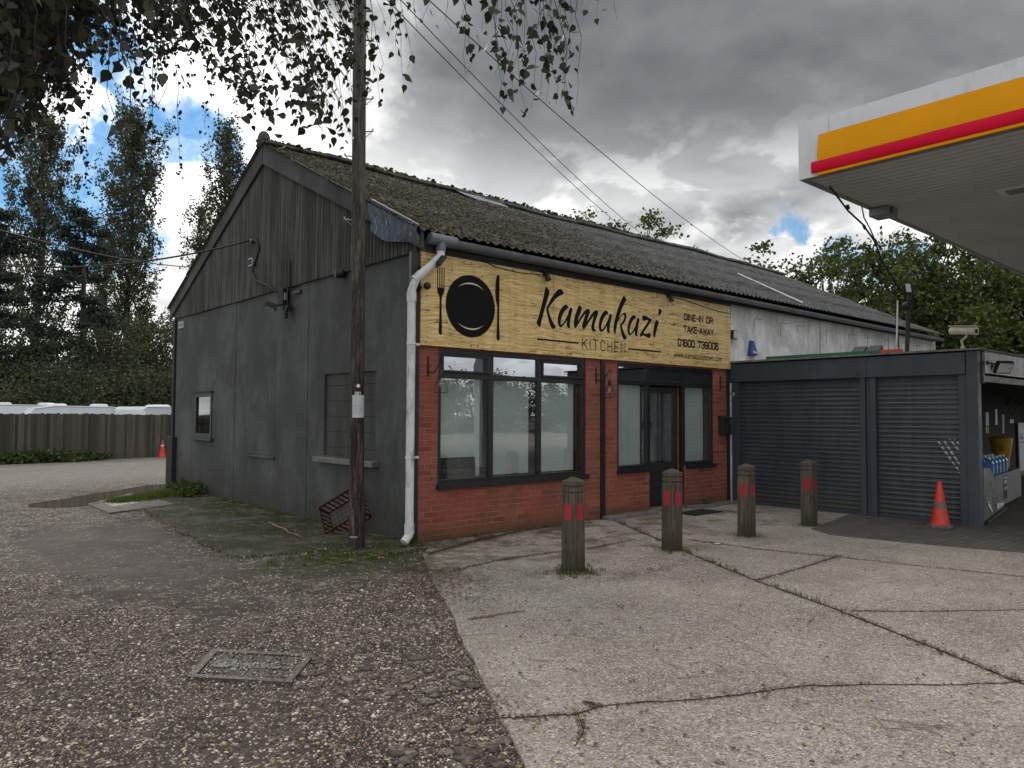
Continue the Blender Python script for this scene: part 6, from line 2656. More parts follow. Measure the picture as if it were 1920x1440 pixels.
# yellow bin
q = onp(1877, 822, 1, -2.15)
r = thing('litter_bin', (q[0], -2.15, 0), 'round yellow bin under the kiosk roof behind the bottles', 'bin')
zt = float(q[2])
mb = MB()
mb.lathe((q[0], -2.15, 0), [(.13, 0), (.14, .05), (.17, zt*.62), (.19, zt*.66), (.235, zt*.97), (.23, zt)], 24)
mb.build('body', M_yellowbin, r)
mb = MB()
mb.lathe((q[0], -2.15, zt), [(.238, -.03), (.24, .0), (.21, .03), (.07, .055)], 24)
mb.build('lid', M_yellowbin, r)
mb = MB()
aa = math.atan2(CAM[1]+2.15, CAM[0]-q[0])
n_ = Vector((math.cos(aa), math.sin(aa), 0))
c0 = Vector((q[0], -2.15, zt*.8))+n_*.222
t_ = Vector((-n_.y, n_.x, 0))
mb.tube([c0+t_*.045*math.cos(k/14*6.283)+Vector((0, 0, .045*math.sin(k/14*6.283))) for k in range(15)], .008, 5)
mb.build('ring_mark', simple('red_ring_mark', (.35, .04, .02), .5), r)

# grey planter-like stand with blue bottles
A = G(1868, 962)
B = G(1915, 936)
A[2] = B[2] = 0
dv = Vector(B-A)
Ls = dv.length
dv.normalize()
nv = Vector((-dv.y, dv.x, 0))
if nv.dot(Vector(CAM-A)) > 0:
    nv = -nv
st = thing('bottle_stand', tuple(A), 'grey metal stand filled with blue bottles beside the shutter corner', 'display stand')


def sbox(mb, a0, a1, b0, b1, z0, z1):
    vs = [Vector(A)+dv*a+nv*b+Vector((0, 0, z)) for z in (z0, z1) for b in (b0, b1) for a in (a0, a1)]
    mb.add(vs, [(0, 2, 3, 1), (4, 5, 7, 6), (0, 1, 5, 4), (2, 6, 7, 3), (0, 4, 6, 2), (1, 3, 7, 5)])


zst = float(onp(1867, 893, 1, A[1])[2])
sc_ = zst
mb = MB()
sbox(mb, 0, Ls, 0, .02, .07, zst)
sbox(mb, 0, Ls, .60, .62, .07, zst)
sbox(mb, 0, .02, .021, .599, .07, zst)
sbox(mb, Ls-.02, Ls, .021, .599, .07, zst)
sbox(mb, .02, Ls-.02, .021, .599, .07, zst-.052)
mb.build('box', simple('mid_grey_panel', (.14, .145, .15), .5), st)
mb = MB()
for a in (.06, Ls-.12):
    for b in (.05, .52):
        sbox(mb, a, a+.05, b, b+.05, 0, .069)
mb.build('feet', M_blackmatt, st)
mb = MB()
sbox(mb, Ls*.27, Ls*.40, -.004, -.0005, .16, zst-.04)
lb = mb.build('label_strip', M_blackmatt, st)
mb = MB()
sbox(mb, Ls*.275, Ls*.395, -.007, -.0045, zst*.52, zst*.62)
mb.build('label_patch', simple('amber_label', (.40, .26, .06), .5), lb)
mb = MB()
sbox(mb, Ls*.29, Ls*.38, -.007, -.0045, zst*.70, zst*.80)
sbox(mb, Ls*.275, Ls*.40, -.007, -.0045, zst*.84, zst*.90)
mb.build('label_patch', M_poster, lb)
nb = 5
for j in range(3):
    for i in range(nb):
        bt = thing('bottle', tuple(Vector(A)+dv*(.08+i*(Ls*.62)/nb)+nv*(.10+.17*j)+Vector((0, 0, zst-.05))), 'blue plastic bottle with pale cap standing in the grey stand', 'bottle', 'blue bottles in the grey stand')
        c = Vector(bt.location)
        mb = MB()
        hh = .34
        w_ = .055
        mb.tube_rings([[c+dv*(s0*sx_)+nv*(s0*sy_*1.2)+Vector((0, 0, z)) for sx_, sy_ in ((-1, -1), (1, -1), (1, 1), (-1, 1))] for s0, z in ((w_, .002), (w_, hh*.74), (w_*.75, hh*.86), (.02, hh*.93), (.02, hh*.96))])
        mb.build('body', M_bluebottle, bt, bevel=.008)
        mb = MB()
        mb.lathe(c+Vector((0, 0, hh*.96)), [(.024, 0), (.024, .03), (.02, .034)], 10)
        mb.build('cap', M_textwhite, bt)
        mb = MB()
        cc = c-nv*(w_*1.2+.0015)+Vector((0, 0, hh*.42))
        mb.obox(cc, dv*.036, nv*.001, Vector((0, 0, .07)))
        mb.build('paper_label', M_poster, bt)
# silver A-board with foil wrap leaning beside the corner
Aq = G(1850, 980)
r = thing('a_board', (Aq[0], Aq[1], 0), 'scuffed silver pavement board leaning beside the shutter corner', 'pavement sign')
b0_ = Vector(G(1847, 984))
b1_ = Vector(G(1883, 956))
b0_.z = b1_.z = 0
d1_ = (b1_-b0_).normalized()
n1_ = Vector((-d1_.y, d1_.x, 0))
La = (b1_-b0_).length
mb = MB()
mb.prism([b0_+d1_*u_+Vector((0, 0, z_)) for u_, z_ in ((0, .03), (La, .03), (La, .12), (La*.30, .80), (0, .84))], n1_*.03)
mb.build('panel', simple('scuffed_silver', (.24, .25, .25), .3, .6, .35, 7, .5), r)
mb = MB()
mb.tube([b0_-n1_*.02+Vector((0, 0, .03)), b1_-n1_*.02+Vector((0, 0, .03))], .028, 8)
mb.build('foot', M_blackmatt, r)
for s0, s1_, h0_ in ((.12, .33, .34), (.55, .95, .20)):
    mb = MB()
    p_ = b0_.lerp(b1_, s0)-n1_*.012+Vector((0, 0, h0_))
    p2 = b0_.lerp(b1_, s1_)-n1_*.012+Vector((0, 0, .10))
    mb.add([p_, p2+Vector((0, 0, .05)), p2, p_-Vector((0, 0, .09))], [(0, 1, 2, 3)])
    mb.build('film_highlight', M_textwhite, r)  # white strips painted as shine highlights on the torn film
# framed poster board at the right edge
q = onp(1908, 842, 1, -3.0)
r = thing('poster_stand', (q[0]+.4, -3.0, 0), 'dark framed poster stand with blue bird mark under the kiosk roof', 'poster stand')
zc0, zc1 = float(onp(1908, 882, 1, -3.0)[2]), float(onp(1908, 800, 1, -3.0)[2])
mb = MB()
frame_rect(mb, q[0]-.08, q[0]+.95, zc0-.10, zc1+.08, .08, -3.04, -2.98)
mb.build('frame', M_black, r)
mb = MB()
mb.box(q[0]+.0, q[0]+.87, -3.02, -2.995, zc0-.02, zc1+.0)
mb.build('poster', M_poster, r)
mb = MB()
bx, bz = q[0]+.20, zc1-.20
mb.prism([(bx-.10, -3.023, bz+.02), (bx, -3.023, bz-.02), (bx+.06, -3.023, bz+.07), (bx+.05, -3.023, bz-.02), (bx+.14, -3.023, bz-.03), (bx+.02, -3.023, bz-.09), (bx-.03, -3.023, bz-.05)], (0, -.002, 0))
mb.build('bird_mark', simple('blue_print', (.02, .06, .20), .5), r)
mb = MB()
mb.box(bx-.05, bx+.3, -3.025, -3.021, bz-.14, bz-.115)
mb.build('red_rule', simple('red_print', (.35, .02, .02), .5), r)
mb = MB()
for xx in (q[0], q[0]+.82):
    mb.box(xx, xx+.05, -3.04, -2.97, 0, zc0-.101)
mb.build('legs', M_black, r)
# dim stock behind: dark trolleys
r = thing('wire_trolley', (9.3, -2.6, 0), 'dark wire trolley standing behind the blue bottles', 'trolley')
mb = MB()
for k in range(8):
    mb.tube([(8.6+k*.12, -2.7, .35), (8.6+k*.12, -2.7, .95)], .006, 5)
for z in (.35, .65, .95):
    mb.tube([(8.6, -2.7, z), (9.45, -2.7, z), (9.45, -2.2, z), (8.6, -2.2, z), (8.6, -2.7, z)], .008, 5)
mb.build('basket', M_galv, r)
mb = MB()
for x_, y_ in ((8.65, -2.65), (9.4, -2.65), (8.65, -2.25), (9.4, -2.25)):
    mb.tube([(x_, y_, 0.02), (x_, y_, .35)], .015, 6)
mb.build('legs', M_blackiron, r)

# ---- on the kiosk roof
q0, q1, q2 = W(1437, 664, 7.5), W(1650, 655, 7.5), W(1692, 651, 7.5)
mb = MB()
mb.box(7.48, 7.53, q1[1], q0[1], 2.59, 2.70)
tag(mb.build('edge_board', M_green), 'long green board lying along the kiosk roof edge', 'board', 'coloured boards on the kiosk roof')
mb = MB()
mb.box(7.48, 7.53, q2[1], q1[1]-.004, 2.60, 2.70)
tag(mb.build('edge_board', M_redboard), 'short faded red board on the kiosk roof beside the green one', 'board', 'coloured boards on the kiosk roof')
r = thing('roof_floodlight', (7.9, -2.6, 2.63), 'black floodlight lying on the kiosk roof behind the green board', 'floodlight')
q = W(1624, 652, 8.2)
for dy_2 in (-.14, .12):
    mb = MB()
    mb.obox((8.2, q[1]+dy_2, 2.76), (.10, 0, .06), (0, .11, 0), (-.02, 0, .035))
    mb.build('housing', M_blackiron, r)
mb = MB()
mb.box(8.17, 8.23, q[1]-.2, q[1]+.2, 2.62, 2.70)
mb.build('bracket', M_blackiron, r)
# debris on the roof edge
P = []
for k in range(600):
    yy = random.uniform(KY, 0)
    P.append((7.0+abs(random.gauss(0, .15)), yy, 2.612))
tag(leaf_cloud('roof_litter', P, rng.uniform(.01, .03, len(P)), L_debris_and_shade, None, 'quad', flat=True), 'dead leaves on the kiosk roof edge', kind='stuff')
# post with light
q = W(1700, 645, 7.75)
py_ = float(q[1])
r = thing('roof_post', (7.75, py_, 2.6), 'black post on the kiosk roof carrying a small floodlight', 'post')
zt = float(W(1706, 548, 7.75)[2])
mb = MB()
mb.tube([(7.75, py_, 2.6), (7.75, py_-.05, zt-.05)], .035, 10)
mb.build('shaft', M_blackiron, r)
mb = MB()
mb.sphere((7.73, py_-.02, zt-.22), .085, 12, 8, (1, 1, .8))
mb.build('siren', M_blackiron, r, smooth=True)
mb = MB()
mb.obox((7.70, py_-.07, zt+.06), (.035, -.01, 0), (0.015, .055, 0.01), (-.03, 0, .085))
mb.build('lamp_head', M_blackiron, r, bevel=.006)
mb = MB()
mb.obox((7.66, py_-.075, zt+.06), (.004, -.001, 0), (0.01, .042, 0.008), (-.022, 0, .065))
mb.build('lens', M_textwhite, r)
mb = MB()
mb.tube([(7.70, py_+.14, 2.75), (7.70, py_+.11, zt-.12)], .014, 6)
mb.build('white_conduit', M_pipe, r)
# cctv camera
q = onp(1805, 642, 0, 7.35)
cy_ = float(q[1])
r = thing('cctv_camera', (7.35, cy_, 2.6), 'cream boxed surveillance camera on a curved bracket above the kiosk corner', 'security camera')
mb = MB()
mb.tube([(7.35, cy_, 2.6), (7.35, cy_, 2.68), (7.33, cy_+.01, 2.75), (7.31, cy_-.05, 2.80), (7.31, cy_-.07, 2.84)], .018, 8)
mb.tube([(7.35, cy_, 2.6), (7.35, cy_, 2.66)], .034, 10)
mb.build('bracket', M_cream, r)
mb = MB()
c = Vector((7.31, cy_-.02, 2.90))
d = Vector((-.25, -1, -.10)).normalized()
x = d.cross(Vector((0, 0, 1))).normalized()
z = x.cross(d)
rings = []
for s_, k_ in ((-.19, .75), (-.17, 1), (.17, 1), (.20, 1.04)):
    rings.append([c+d*s_+x*(.070*k_*math.cos(a))+z*(.062*k_*max(-.9, math.sin(a)*1.1)) for a in [2*math.pi*q_/14 for q_ in range(14)]])
mb.tube_rings(rings)
mb.build('housing', M_cream, r, smooth=False)
mb = MB()
mb.tube([c+d*.195-z*.005, c+d*.207-z*.005], .034, 14)
mb.build('lens', M_blackmatt, r)
mb = MB()
mb.obox(c+z*.070+d*.02, x*.066, d*.215, z*.006)
mb.build('sun_shield', M_cream, r, bevel=.004)
# arched red-brown canopy object behind the fascia
r = thing('arched_hood', (9.6, -2.4, 2.6), 'dark red arched hood rising just above the kiosk fascia sign', 'hood')
mb = MB()
qa = onp(1883, 664, 1, -3.2)
pts = [(qa[0]+1.1+1.1*math.cos(a), -3.2, 2.58+.30*math.sin(a)) for a in [math.pi*k/18 for k in range(19)]]
mb.prism(pts, (0, .7, 0))
mb.build('shell', simple('dark_red_fabric', (.045, .012, .014), .8), r)
mb = MB()
mb.tube([(p[0], -3.21, p[2]) for p in pts], .012, 6)
mb.build('edge_tube', M_galv, r)

# ================================================================== FORECOURT CANOPY
CZ = 4.60
c0 = G(1502, 338, CZ)
CX, CY = float(c0[0]), float(c0[1])
CTOP = float(onp(1500, 233, 0, CX)[2])
can = thing('forecourt_canopy', (14, -10, 0), 'filling station canopy with white edge, amber band and red strip', 'canopy')
X1, Y1 = 24.0, -17.0
mb = MB()
mb.box(CX, X1, Y1, CY, CZ+.13, CTOP-.02)
mb.build('roof', M_white, can)
mb = MB()
mb.box(CX-.02, CX-.001, Y1, CY-.38, CZ+.0, CTOP)
mb.build('fascia_panel', M_white, can)
mb = MB()
mb.box(CX-.02, CX-.001, CY-.375, CY+.0, CZ+.0, CTOP+.004)
mb.build('fascia_panel', M_white, can)
mb = MB()
mb.box(CX-.02, X1, CY+.001, CY+.02, CZ-.0, CTOP+.004)
mb.build('fascia_panel', M_white, can)
mb = MB()
mb.box(CX, X1, CY-.07, CY+.0, CZ-.008, CZ+.129)
mb.box(CX, CX+.07, Y1, CY-.07, CZ-.008, CZ+.129)
mb.build('edge_trim', M_grey, can)
for k in range(5):
    yy = CY-2.6-k*2.9
    mb = MB()
    mb.box(CX-.0215, CX-.0195, yy-.006, yy+.006, CZ, CTOP+.002)
    mb.build('panel_seam', M_grey, can)
ZY1 = float(onp(1534, 251, 0, CX-.05)[2])
ZR1 = float(onp(1526, 302, 0, CX-.08)[2])
ZR0 = float(onp(1527, 323, 0, CX-.10)[2])
ZY0 = float(onp(1534, 328, 0, CX-.05)[2])
YS = float(onp(1533, 280, 0, CX-.05)[1])
mb = MB()
prof = []
for k in range(9):
    t = k/8
    prof.append((CX-.021-.055*math.sin(t*1.5), ZY1+(ZR1-.01-ZY1)*t))
pts = [(p[0], YS, p[1]) for p in prof]+[(CX-.021, YS, ZR1-.01)]
mb.prism(pts, (0, Y1-YS, 0))
mb.build('amber_band', M_yellow, can)
mb = MB()
mb.box(CX-.06, CX-.021, Y1, YS, ZY0-.005, ZR0)
mb.build('amber_lip', M_yellow, can)
mb = MB()
rc = (ZR1+ZR0)/2
rr_ = (ZR1-ZR0)/2
pts = [(CX-.062-rr_*.28*math.cos(a), YS+.075, rc+rr_*math.sin(a)) for a in [-math.pi/2+math.pi*k/12 for k in range(13)]]
mb.prism(pts, (0, Y1-YS-.075, 0))
shade(mb.build('red_strip', M_red, can), 30)
# soffit boards
mb = MB()
x = CX+.075
while x < X1-.1:
    mb.box(x, x+.132, Y1, CY-.075, CZ, CZ+.02)
    x += .150
so = mb.build('soffit_lining', M_soffit, can)
mb = MB()
mb.box(CX+.075, X1, Y1, CY-.075, CZ+.022, CZ+.03)
mb.build('soffit_backing', M_grey, can)
for (x, y) in ((7.6, -5.9), (11.5, -5.9), (7.6, -9.6), (11.5, -9.6), (15.5, -5.9), (15.5, -9.6)):
    pass
q = G(1902, 350, CZ)
for i in range(3):
    for j in range(2):
        x, y = q[0]+.18+i*3.6, q[1]-j*3.6
        mb = MB()
        mb.box(x-.22, x+.22, y-.22, y+.22, CZ-.02, CZ-.001)
        ft_ = mb.build('downlight', M_white, can)
        mb = MB()
        mb.box(x-.13, x+.13, y-.13, y+.13, CZ-.026, CZ-.0205)
        mb.build('lens', M_grey, ft_)
# two steel columns outside the view
for (x, y) in ((9.5, -10.2), (17.5, -10.2)):
    mb = MB()
    mb.box(x-.18, x+.18, y-.18, y+.18, 0, CZ)
    mb.build('column', M_white, can)
# junction box under the canopy edge
q = G(1640, 400, CZ-.05)
r = thing('junction_box', tuple(q), 'grey junction box fixed under the far edge of the canopy', 'junction box')
mb = MB()
mb.box(q[0]-.16, q[0]+.16, CY-.30, CY-.02, CZ-.13, CZ-.009)
mb.build('box', M_grey, r, bevel=.01)
mb = MB()
mb.box(q[0]-.10, q[0]-.06, CY-.301, CY-.309, CZ-.11, CZ-.03)
mb.build('latch', M_blackiron, r)
# bolts along the fascia foot
mb = MB()
y = YS-.5
for k in range(9):
    mb.tube([(CX+.03, y, CZ-.008), (CX+.03, y, CZ-.035)], .012, 6)
    y -= .95
mb.build('bolt_row', M_galv, can)
# cables from the canopy to the roof post
P_a = G(1556, 350, CZ-.02)
Pend = np.array([7.72, py_, 3.25])
via = [P_a, onp(1570, 372, 1, CY), onp(1617, 420, 1, CY), onp(1650, 475, 1, CY)]
pm = [Vector(P_a), Vector(D(1590, 395, 9.9)), Vector(D(1618, 421, 10.0)), Vector(D(1642, 455, 10.1)), Vector(D(1652, 488, 10.3)), Vector(D(1672, 518, 10.6)), Vector(D(1690, 550, 10.8)), Vector((7.73, py_+.12, zt-.02)), Vector((7.73, py_+.15, zt-.5)), Vector((7.73, py_+.11, 2.66)), Vector((7.6, py_+.25, 2.62))]
cable('cable', pm, .013, 'taped black cable sagging from the canopy corner to the post on the kiosk roof')
cable('cable', [Vector(G(1616, 388, CZ-.03)), Vector(D(1620, 408, 10.0)), Vector(D(1632, 430, 10.1)), Vector(D(1642, 455, 10.12))], .009, 'thin black cable joining the sagging canopy cable from the canopy edge')
mb = MB()
for (px, py, d_) in ((1590, 388, 9.88), (1621, 426, 10.0), (1641, 452, 10.1)):
    q = Vector(D(px, py, d_))
    mb.tube([q+Vector((-.02, 0, .02)), q+Vector((.02, 0, -.02))], .022, 6)
o = mb.build('cable_ties', M_cable)
tag(o, 'knotted tape ties on the sagging canopy cable', 'cable ties')

# ================================================================== MANHOLES
mA, mB_, mC, mD = G(350, 1268), G(545, 1279), G(590, 1226), G(397, 1217)
r = thing('manhole_cover', tuple((mA+mC)/2), 'rectangular iron manhole cover half buried in the gravel foreground', 'manhole cover')


def quadbox(mb, pts, z0, z1):
    a = [(p[0], p[1], z0) for p in pts]
    b = [(p[0], p[1], z1) for p in pts]
    mb.add(a+b, [(3, 2, 1, 0), (4, 5, 6, 7), (0, 1, 5, 4), (1, 2, 6, 5), (2, 3, 7, 6), (3, 0, 4, 7)])


def lerp(a, b, t):
    return a*(1-t)+b*t


def inset(u0, u1, v0, v1):
    def pt(u, v):
        return lerp(lerp(mA, mB_, u), lerp(mD, mC, u), v)
    return [pt(u0, v0), pt(u1, v0), pt(u1, v1), pt(u0, v1)]


mb = MB()
for q in (inset(0, 1, 0, .09), inset(0, 1, .91, 1), inset(0, .07, .0901, .9099), inset(.93, 1, .0901, .9099)):
    quadbox(mb, q, -.05, .001)
mb.build('frame', simple('worn_steel_frame', (.085, .078, .068), .6, .3, .3, 20, .3, ((.1, .07, .05), .6)), r)
mb = MB()
quadbox(mb, inset(.085, .915, .105, .895), -.05, -.008)
mb.build('lid', M_mh, r)
mb = MB()
quadbox(mb, inset(.28, .80, .42, .58), -.008, -.003)
mb.build('lid_rib', simple('worn_concrete_infill', (.20, .195, .185), .8, 0, .3, 20, .4, ((.1, .08, .06), .6)), r)
mb = MB()
ct = inset(.24, .24, .5, .5)[0]
mb.lathe((ct[0], ct[1], -.004), [(.075, 0), (.075, .006), (.05, .006), (.05, .003)], 18)
mb.build('lifting_ring', simple('worn_concrete_infill', (.20, .195, .185)), r)
P = []
for k in range(1100):
    p = inset(random.random(), random.random(), random.random(), random.random())[0]
    u, v = random.random(), random.random()
    p = lerp(lerp(mA, mB_, u), lerp(mD, mC, u), v)
    P.append((p[0]+random.gauss(0, .03), p[1]+random.gauss(0, .03), .0))
tag(blobs('cover_grit', np.array(P), rng.uniform(.003, .009, len(P)), M_pebble, None), 'grit lying on the manhole cover', kind='stuff')
h = [G(*p) for p in ((196, 944), (214, 951), (259, 944), (240, 936))]
r = thing('drain_cover', tuple(h[0]), 'small pale square drain cover beside the mossy path by the grass', 'drain cover')
mb = MB()
quadbox(mb, h, -.05, .012)
mb.build('cover', M_mhpale, r)
hc = sum(h)/4
mb = MB()
for f0, f1 in ((.82, .86), ):
    for i in range(4):
        a, b = lerp(hc, h[i], f0), lerp(hc, h[(i+1) % 4], f0)
        a2, b2 = lerp(hc, h[i], f1), lerp(hc, h[(i+1) % 4], f1)
        quadbox(mb, [a2, b2, b, a], .012, .015)
mb.build('cover_groove', M_mh, r)
# concrete surround
q = [G(*p) for p in ((165, 945), (205, 962), (330, 945), (245, 925))]
mb = MB()
quadbox(mb, q, -.06, .007)
o = mb.build('concrete_surround', M_kerb)
tag(o, kind='structure')

# ================================================================== FENCE, CARAVANS
fen = thing('timber_fence', (0, 20.9, 0), 'weathered close-boarded timber fence across the far side of the yard', 'fence')
fa_ = Vector((-1.63, 20.69, 0))
fb_ = Vector((3.78, 21.6, 0))
fd = (fb_-fa_).normalized()
fn = Vector((fd.y, -fd.x, 0))
mb = MB()
u = -13.0
i = 0
while u < 19:
    w_ = random.uniform(.080, .105)
    c = fa_+fd*u
    h_ = 1.55+random.uniform(-.02, .02)+.012*math.sin(u*.9)
    th = .01+.006*(i % 2)
    a, b = c+fn*th, c+fd*(w_-.006)+fn*(th+.006)
    if abs((u % 3.0)-1.5) < 3:
        mb.add([(c.x, c.y, -.08), (b.x, b.y, -.08), ((c+fd*(w_-.006)-fn*.01).x, (c+fd*(w_-.006)-fn*.01).y, -.08), ((c-fn*.01).x, (c-fn*.01).y, -.08)]
               + [(q.x+random.uniform(-.004, .004), q.y, h_) for q in (c, b, c+fd*(w_-.006)-fn*.01, c-fn*.01)], [(3, 2, 1, 0), (4, 5, 6, 7), (0, 1, 5, 4), (1, 2, 6, 5), (2, 3, 7, 6), (3, 0, 4, 7)])
    u += w_
    i += 1
mb.build('boards', M_fence, fen)
for k in range(11):
    c = fa_+fd*(-12.5+k*3.0)
    mb = MB()
    mb.obox(c+fn*.045+Vector((0, 0, .76)), fd*.055, fn*.035, Vector((0, 0, .82)))
    mb.build('fence_post', M_fence, fen)
for z in (.35, 1.2):
    mb = MB()
    mb.obox(fa_+fd*3-fn*.05+Vector((0, 0, z)), fd*16, fn*.03, Vector((0, 0, .045)))
    mb.build('rail', M_fence, fen)


def caravan(c, ang_, L, Hh, label, style=0):
    r = thing('caravan', (c[0], c[1], -.8), label, 'caravan', 'white caravans parked behind the fence')
    ca, sa = math.cos(ang_), math.sin(ang_)

    def T(x, y, z):
        return (c[0]+x*ca-y*sa, c[1]+x*sa+y*ca, -.8+z)
    if style == 0:
        prof = [(-L/2, .45), (-L/2-.05, 1.2), (-L/2+.10, 2.0), (-L/2+.45, Hh-.10), (-L/2+1.1, Hh), (L/2-1.6, Hh-.02), (L/2-.9, Hh-.10), (L/2-.35, Hh-.38), (L/2+.05, 1.5), (L/2+.08, .8), (L/2-.1, .45)]
    else:
        prof = [(-L/2, .45), (-L/2, Hh-.12), (-L/2+.12, Hh), (L/2-.25, Hh), (L/2-.05, Hh-.12), (L/2, 1.4), (L/2, .45)]
    w_ = 1.1
    mb = MB()
    rings = []
    for y, s_ in ((-w_, .0), (-w_, .0), (w_, 0)):
        pass
    n = len(prof)
    cz = 1.5
    secs = [(-w_, .97), (-w_+.05, 1.0), (w_-.05, 1.0), (w_, .97)]
    rings = [[Vector(T(p[0]*(s_ if abs(p[0]) > L/2-.6 else 1), y, cz+(p[1]-cz)*s_)) for p in prof] for y, s_ in secs]
    mb.tube_rings(rings)
    shade(mb.build('body', M_caravan, r), 30)
    mb = MB()
    mb.add([T(-.4, -w_-.004, 1.35), (T(.8, -w_-.004, 1.35)), T(.8, -w_-.004, 1.9), T(-.4, -w_-.004, 1.9)], [(0, 1, 2, 3)])
    mb.build('window', M_darkglass, r)
    for (x, y, rx, ry) in ((-L*.22, .2, .35, .3), (L*.10, -.1, .28, .28)):
        mb = MB()
        vs = [T(x+rx*s1_*q1, y+ry*s2_*q1, Hh+zz) for zz, q1 in ((-.02, 1), (.055, 1), (.085, .8)) for s1_, s2_ in ((-1, -1), (1, -1), (1, 1), (-1, 1))]
        mb.add(vs, [(0, 1, 5, 4), (1, 2, 6, 5), (2, 3, 7, 6), (3, 0, 4, 7), (4, 5, 9, 8), (5, 6, 10, 9), (6, 7, 11, 10), (7, 4, 8, 11), (8, 9, 10, 11)])
        mb.build('roof_vent', M_caravan, r)
    mb = MB()
    rim = [Vector(T(p[0], -w_-.012, p[1]-.03)) for p in prof[1:-1]]
    mb.tube(rim, .012, 5)
    mb.build('body_trim', M_grey, r)
    for x in (-.25, .45):
        mb = MB()
        mb.tube([T(x, -w_+.05, .32), T(x, -w_+.22, .32)], .32, 18)
        mb.build('wheel', M_rubber, r)
    return r


def cpos(px, d):
    q = D(px, 770, d)
    return (float(q[0]), float(q[1]))


fang = math.atan2(fd.y, fd.x)
caravan(cpos(160, 30.2), fang+R_(-12), 4.6, 2.66, 'rounded white caravan whose sloping front ends nearest the fence gap')
caravan(cpos(60, 31.8), fang+R_(-14), 4.9, 2.72, 'white caravan in the middle of the left group behind the fence')
caravan(cpos(-40, 33.2), fang+R_(-10), 4.4, 2.80, 'cream white caravan partly cut by the left edge of the view')
caravan(cpos(345, 31.0), fang+R_(4), 4.6, 2.64, 'boxy white caravan showing just left of the gable corner', 1)
# weeds along the fence foot
for k, (u0, lab) in enumerate(((-6.2, 'low green weeds at the fence foot by the left edge of the view'), (-4.9, 'low green weeds along the fence, second clump from the left'), (-3.6, 'low green weeds along the fence, third clump from the left'), (-2.3, 'low green weeds along the fence, fourth clump from the left'), (-1.1, 'broad green weed patch at the fence foot, rightmost clump'))):
    c = fa_+fd*(u0+3.2)
    bushy('weed_clump', c.x+fn.x*.45, c.y+fn.y*.45, 1.15, .45, .42+.08*(k % 2), 950, .10, lab, L_weed, 'weed', -.03, 'weeds along the fence')

# ================================================================== TREES
def tube_arrays(paths, seg=5):
    mb = MB()
    for p, r_ in paths:
        mb.tube(p, r_, seg, cap=False)
    return mb


def poplar(x, y, h, w, label, zb=-.8, n=17000, h0=.12, leaf=.27, density=1.0, group='tall poplars beyond the caravans'):
    r = thing('poplar_tree', (x, y, zb), label, 'tree', group)
    paths = []
    trunk = [Vector((x+.15*math.sin(k*.9), y+.1*math.cos(k*1.3), zb+h*k/14*.985)) for k in range(15)]
    paths.append((trunk, [max(.02, .30*(1-k/14.3)) for k in range(15)]))
    mb = MB()
    mb.tube(*paths[0], 8, cap=False)
    mb.build('trunk', M_bark, r, smooth=True)
    tips = []
    P = []
    mb = MB()
    nb_ = 150
    n = int(n*1.3)
    for i in range(nb_):
        t = h0+(.93-h0)*(i/nb_)**.95
        z0_ = zb+h*t
        a = random.uniform(0, 6.283)
        env = w/2*min(1, (t-h0)*5+.55)*(1.0 if t < .6 else max(.16, 1-((t-.6)/.42)**1.5))
        reach = env*random.uniform(.55, 1.12)
        L_ = min(reach*random.uniform(2.2, 3.4), zb+h-z0_+.3)
        pts = []
        for k in range(6):
            s_ = k/5
            rr = reach*(s_**.75)
            pts.append(Vector((x+rr*math.cos(a+.3*s_), y+rr*math.sin(a+.3*s_), z0_+L_*s_)))
        mb.tube(pts, [.055*(1-t)+.018]+[(.045*(1-t)+.014)*(1-k/6) for k in range(1, 6)], 4, cap=False)
        m_ = int(n/nb_*random.uniform(.5, 1.5)*(L_/(w*1.2)+.25))
        nc = max(2, int(m_/22))
        for c_ in range(nc):
            s_ = random.uniform(.22, 1.05)
            k = min(4, int(s_*5))
            b = pts[k].lerp(pts[k+1], min(1.2, s_*5-k))
            cl = b+Vector((random.gauss(0, .26), random.gauss(0, .26), random.gauss(0, .35)))
            for q in range(22):
                P.append((cl.x+random.gauss(0, .17), cl.y+random.gauss(0, .17), cl.z+random.gauss(0, .24)))
    mb.build('limbs', M_bark, r)
    P = np.array(P)
    leaf_cloud('crown', P, rng.uniform(leaf*.5, leaf*1.05, len(P)), L_poplar, r, 'quad')
    return r


def at(px, d):
    q = D(px, 777, d)
    return float(q[0]), float(q[1])


def top_h(py, d, zb=-.8):
    return 1.6+(777-py)/FPX*d-zb


x, y = at(68, 52)
poplar(x, y, top_h(185, 52), 4.3, 'tall narrow poplar leftmost of the trio, beside the birch foliage', n=12500)
x, y = at(236, 54)
poplar(x, y, top_h(185, 54), 4.4, 'tall narrow poplar in the middle of the trio with blue sky on both sides', n=14500)
x, y = at(415, 58)
poplar(x, y, top_h(205, 58), 3.3, 'tall narrow poplar nearest the gable roof', n=10500)
x, y = at(-40, 60)
poplar(x, y, top_h(430, 60), 6.0, 'thin spreading poplar at the left edge of the view', n=6500)
x, y = at(190, 62)
poplar(x, y, top_h(430, 62), 2.6, 'shorter poplar between the two tall ones', n=4500)
x, y = at(370, 64)
poplar(x, y, top_h(370, 64), 3.2, 'shorter poplar rising behind the gable slope', n=4500)


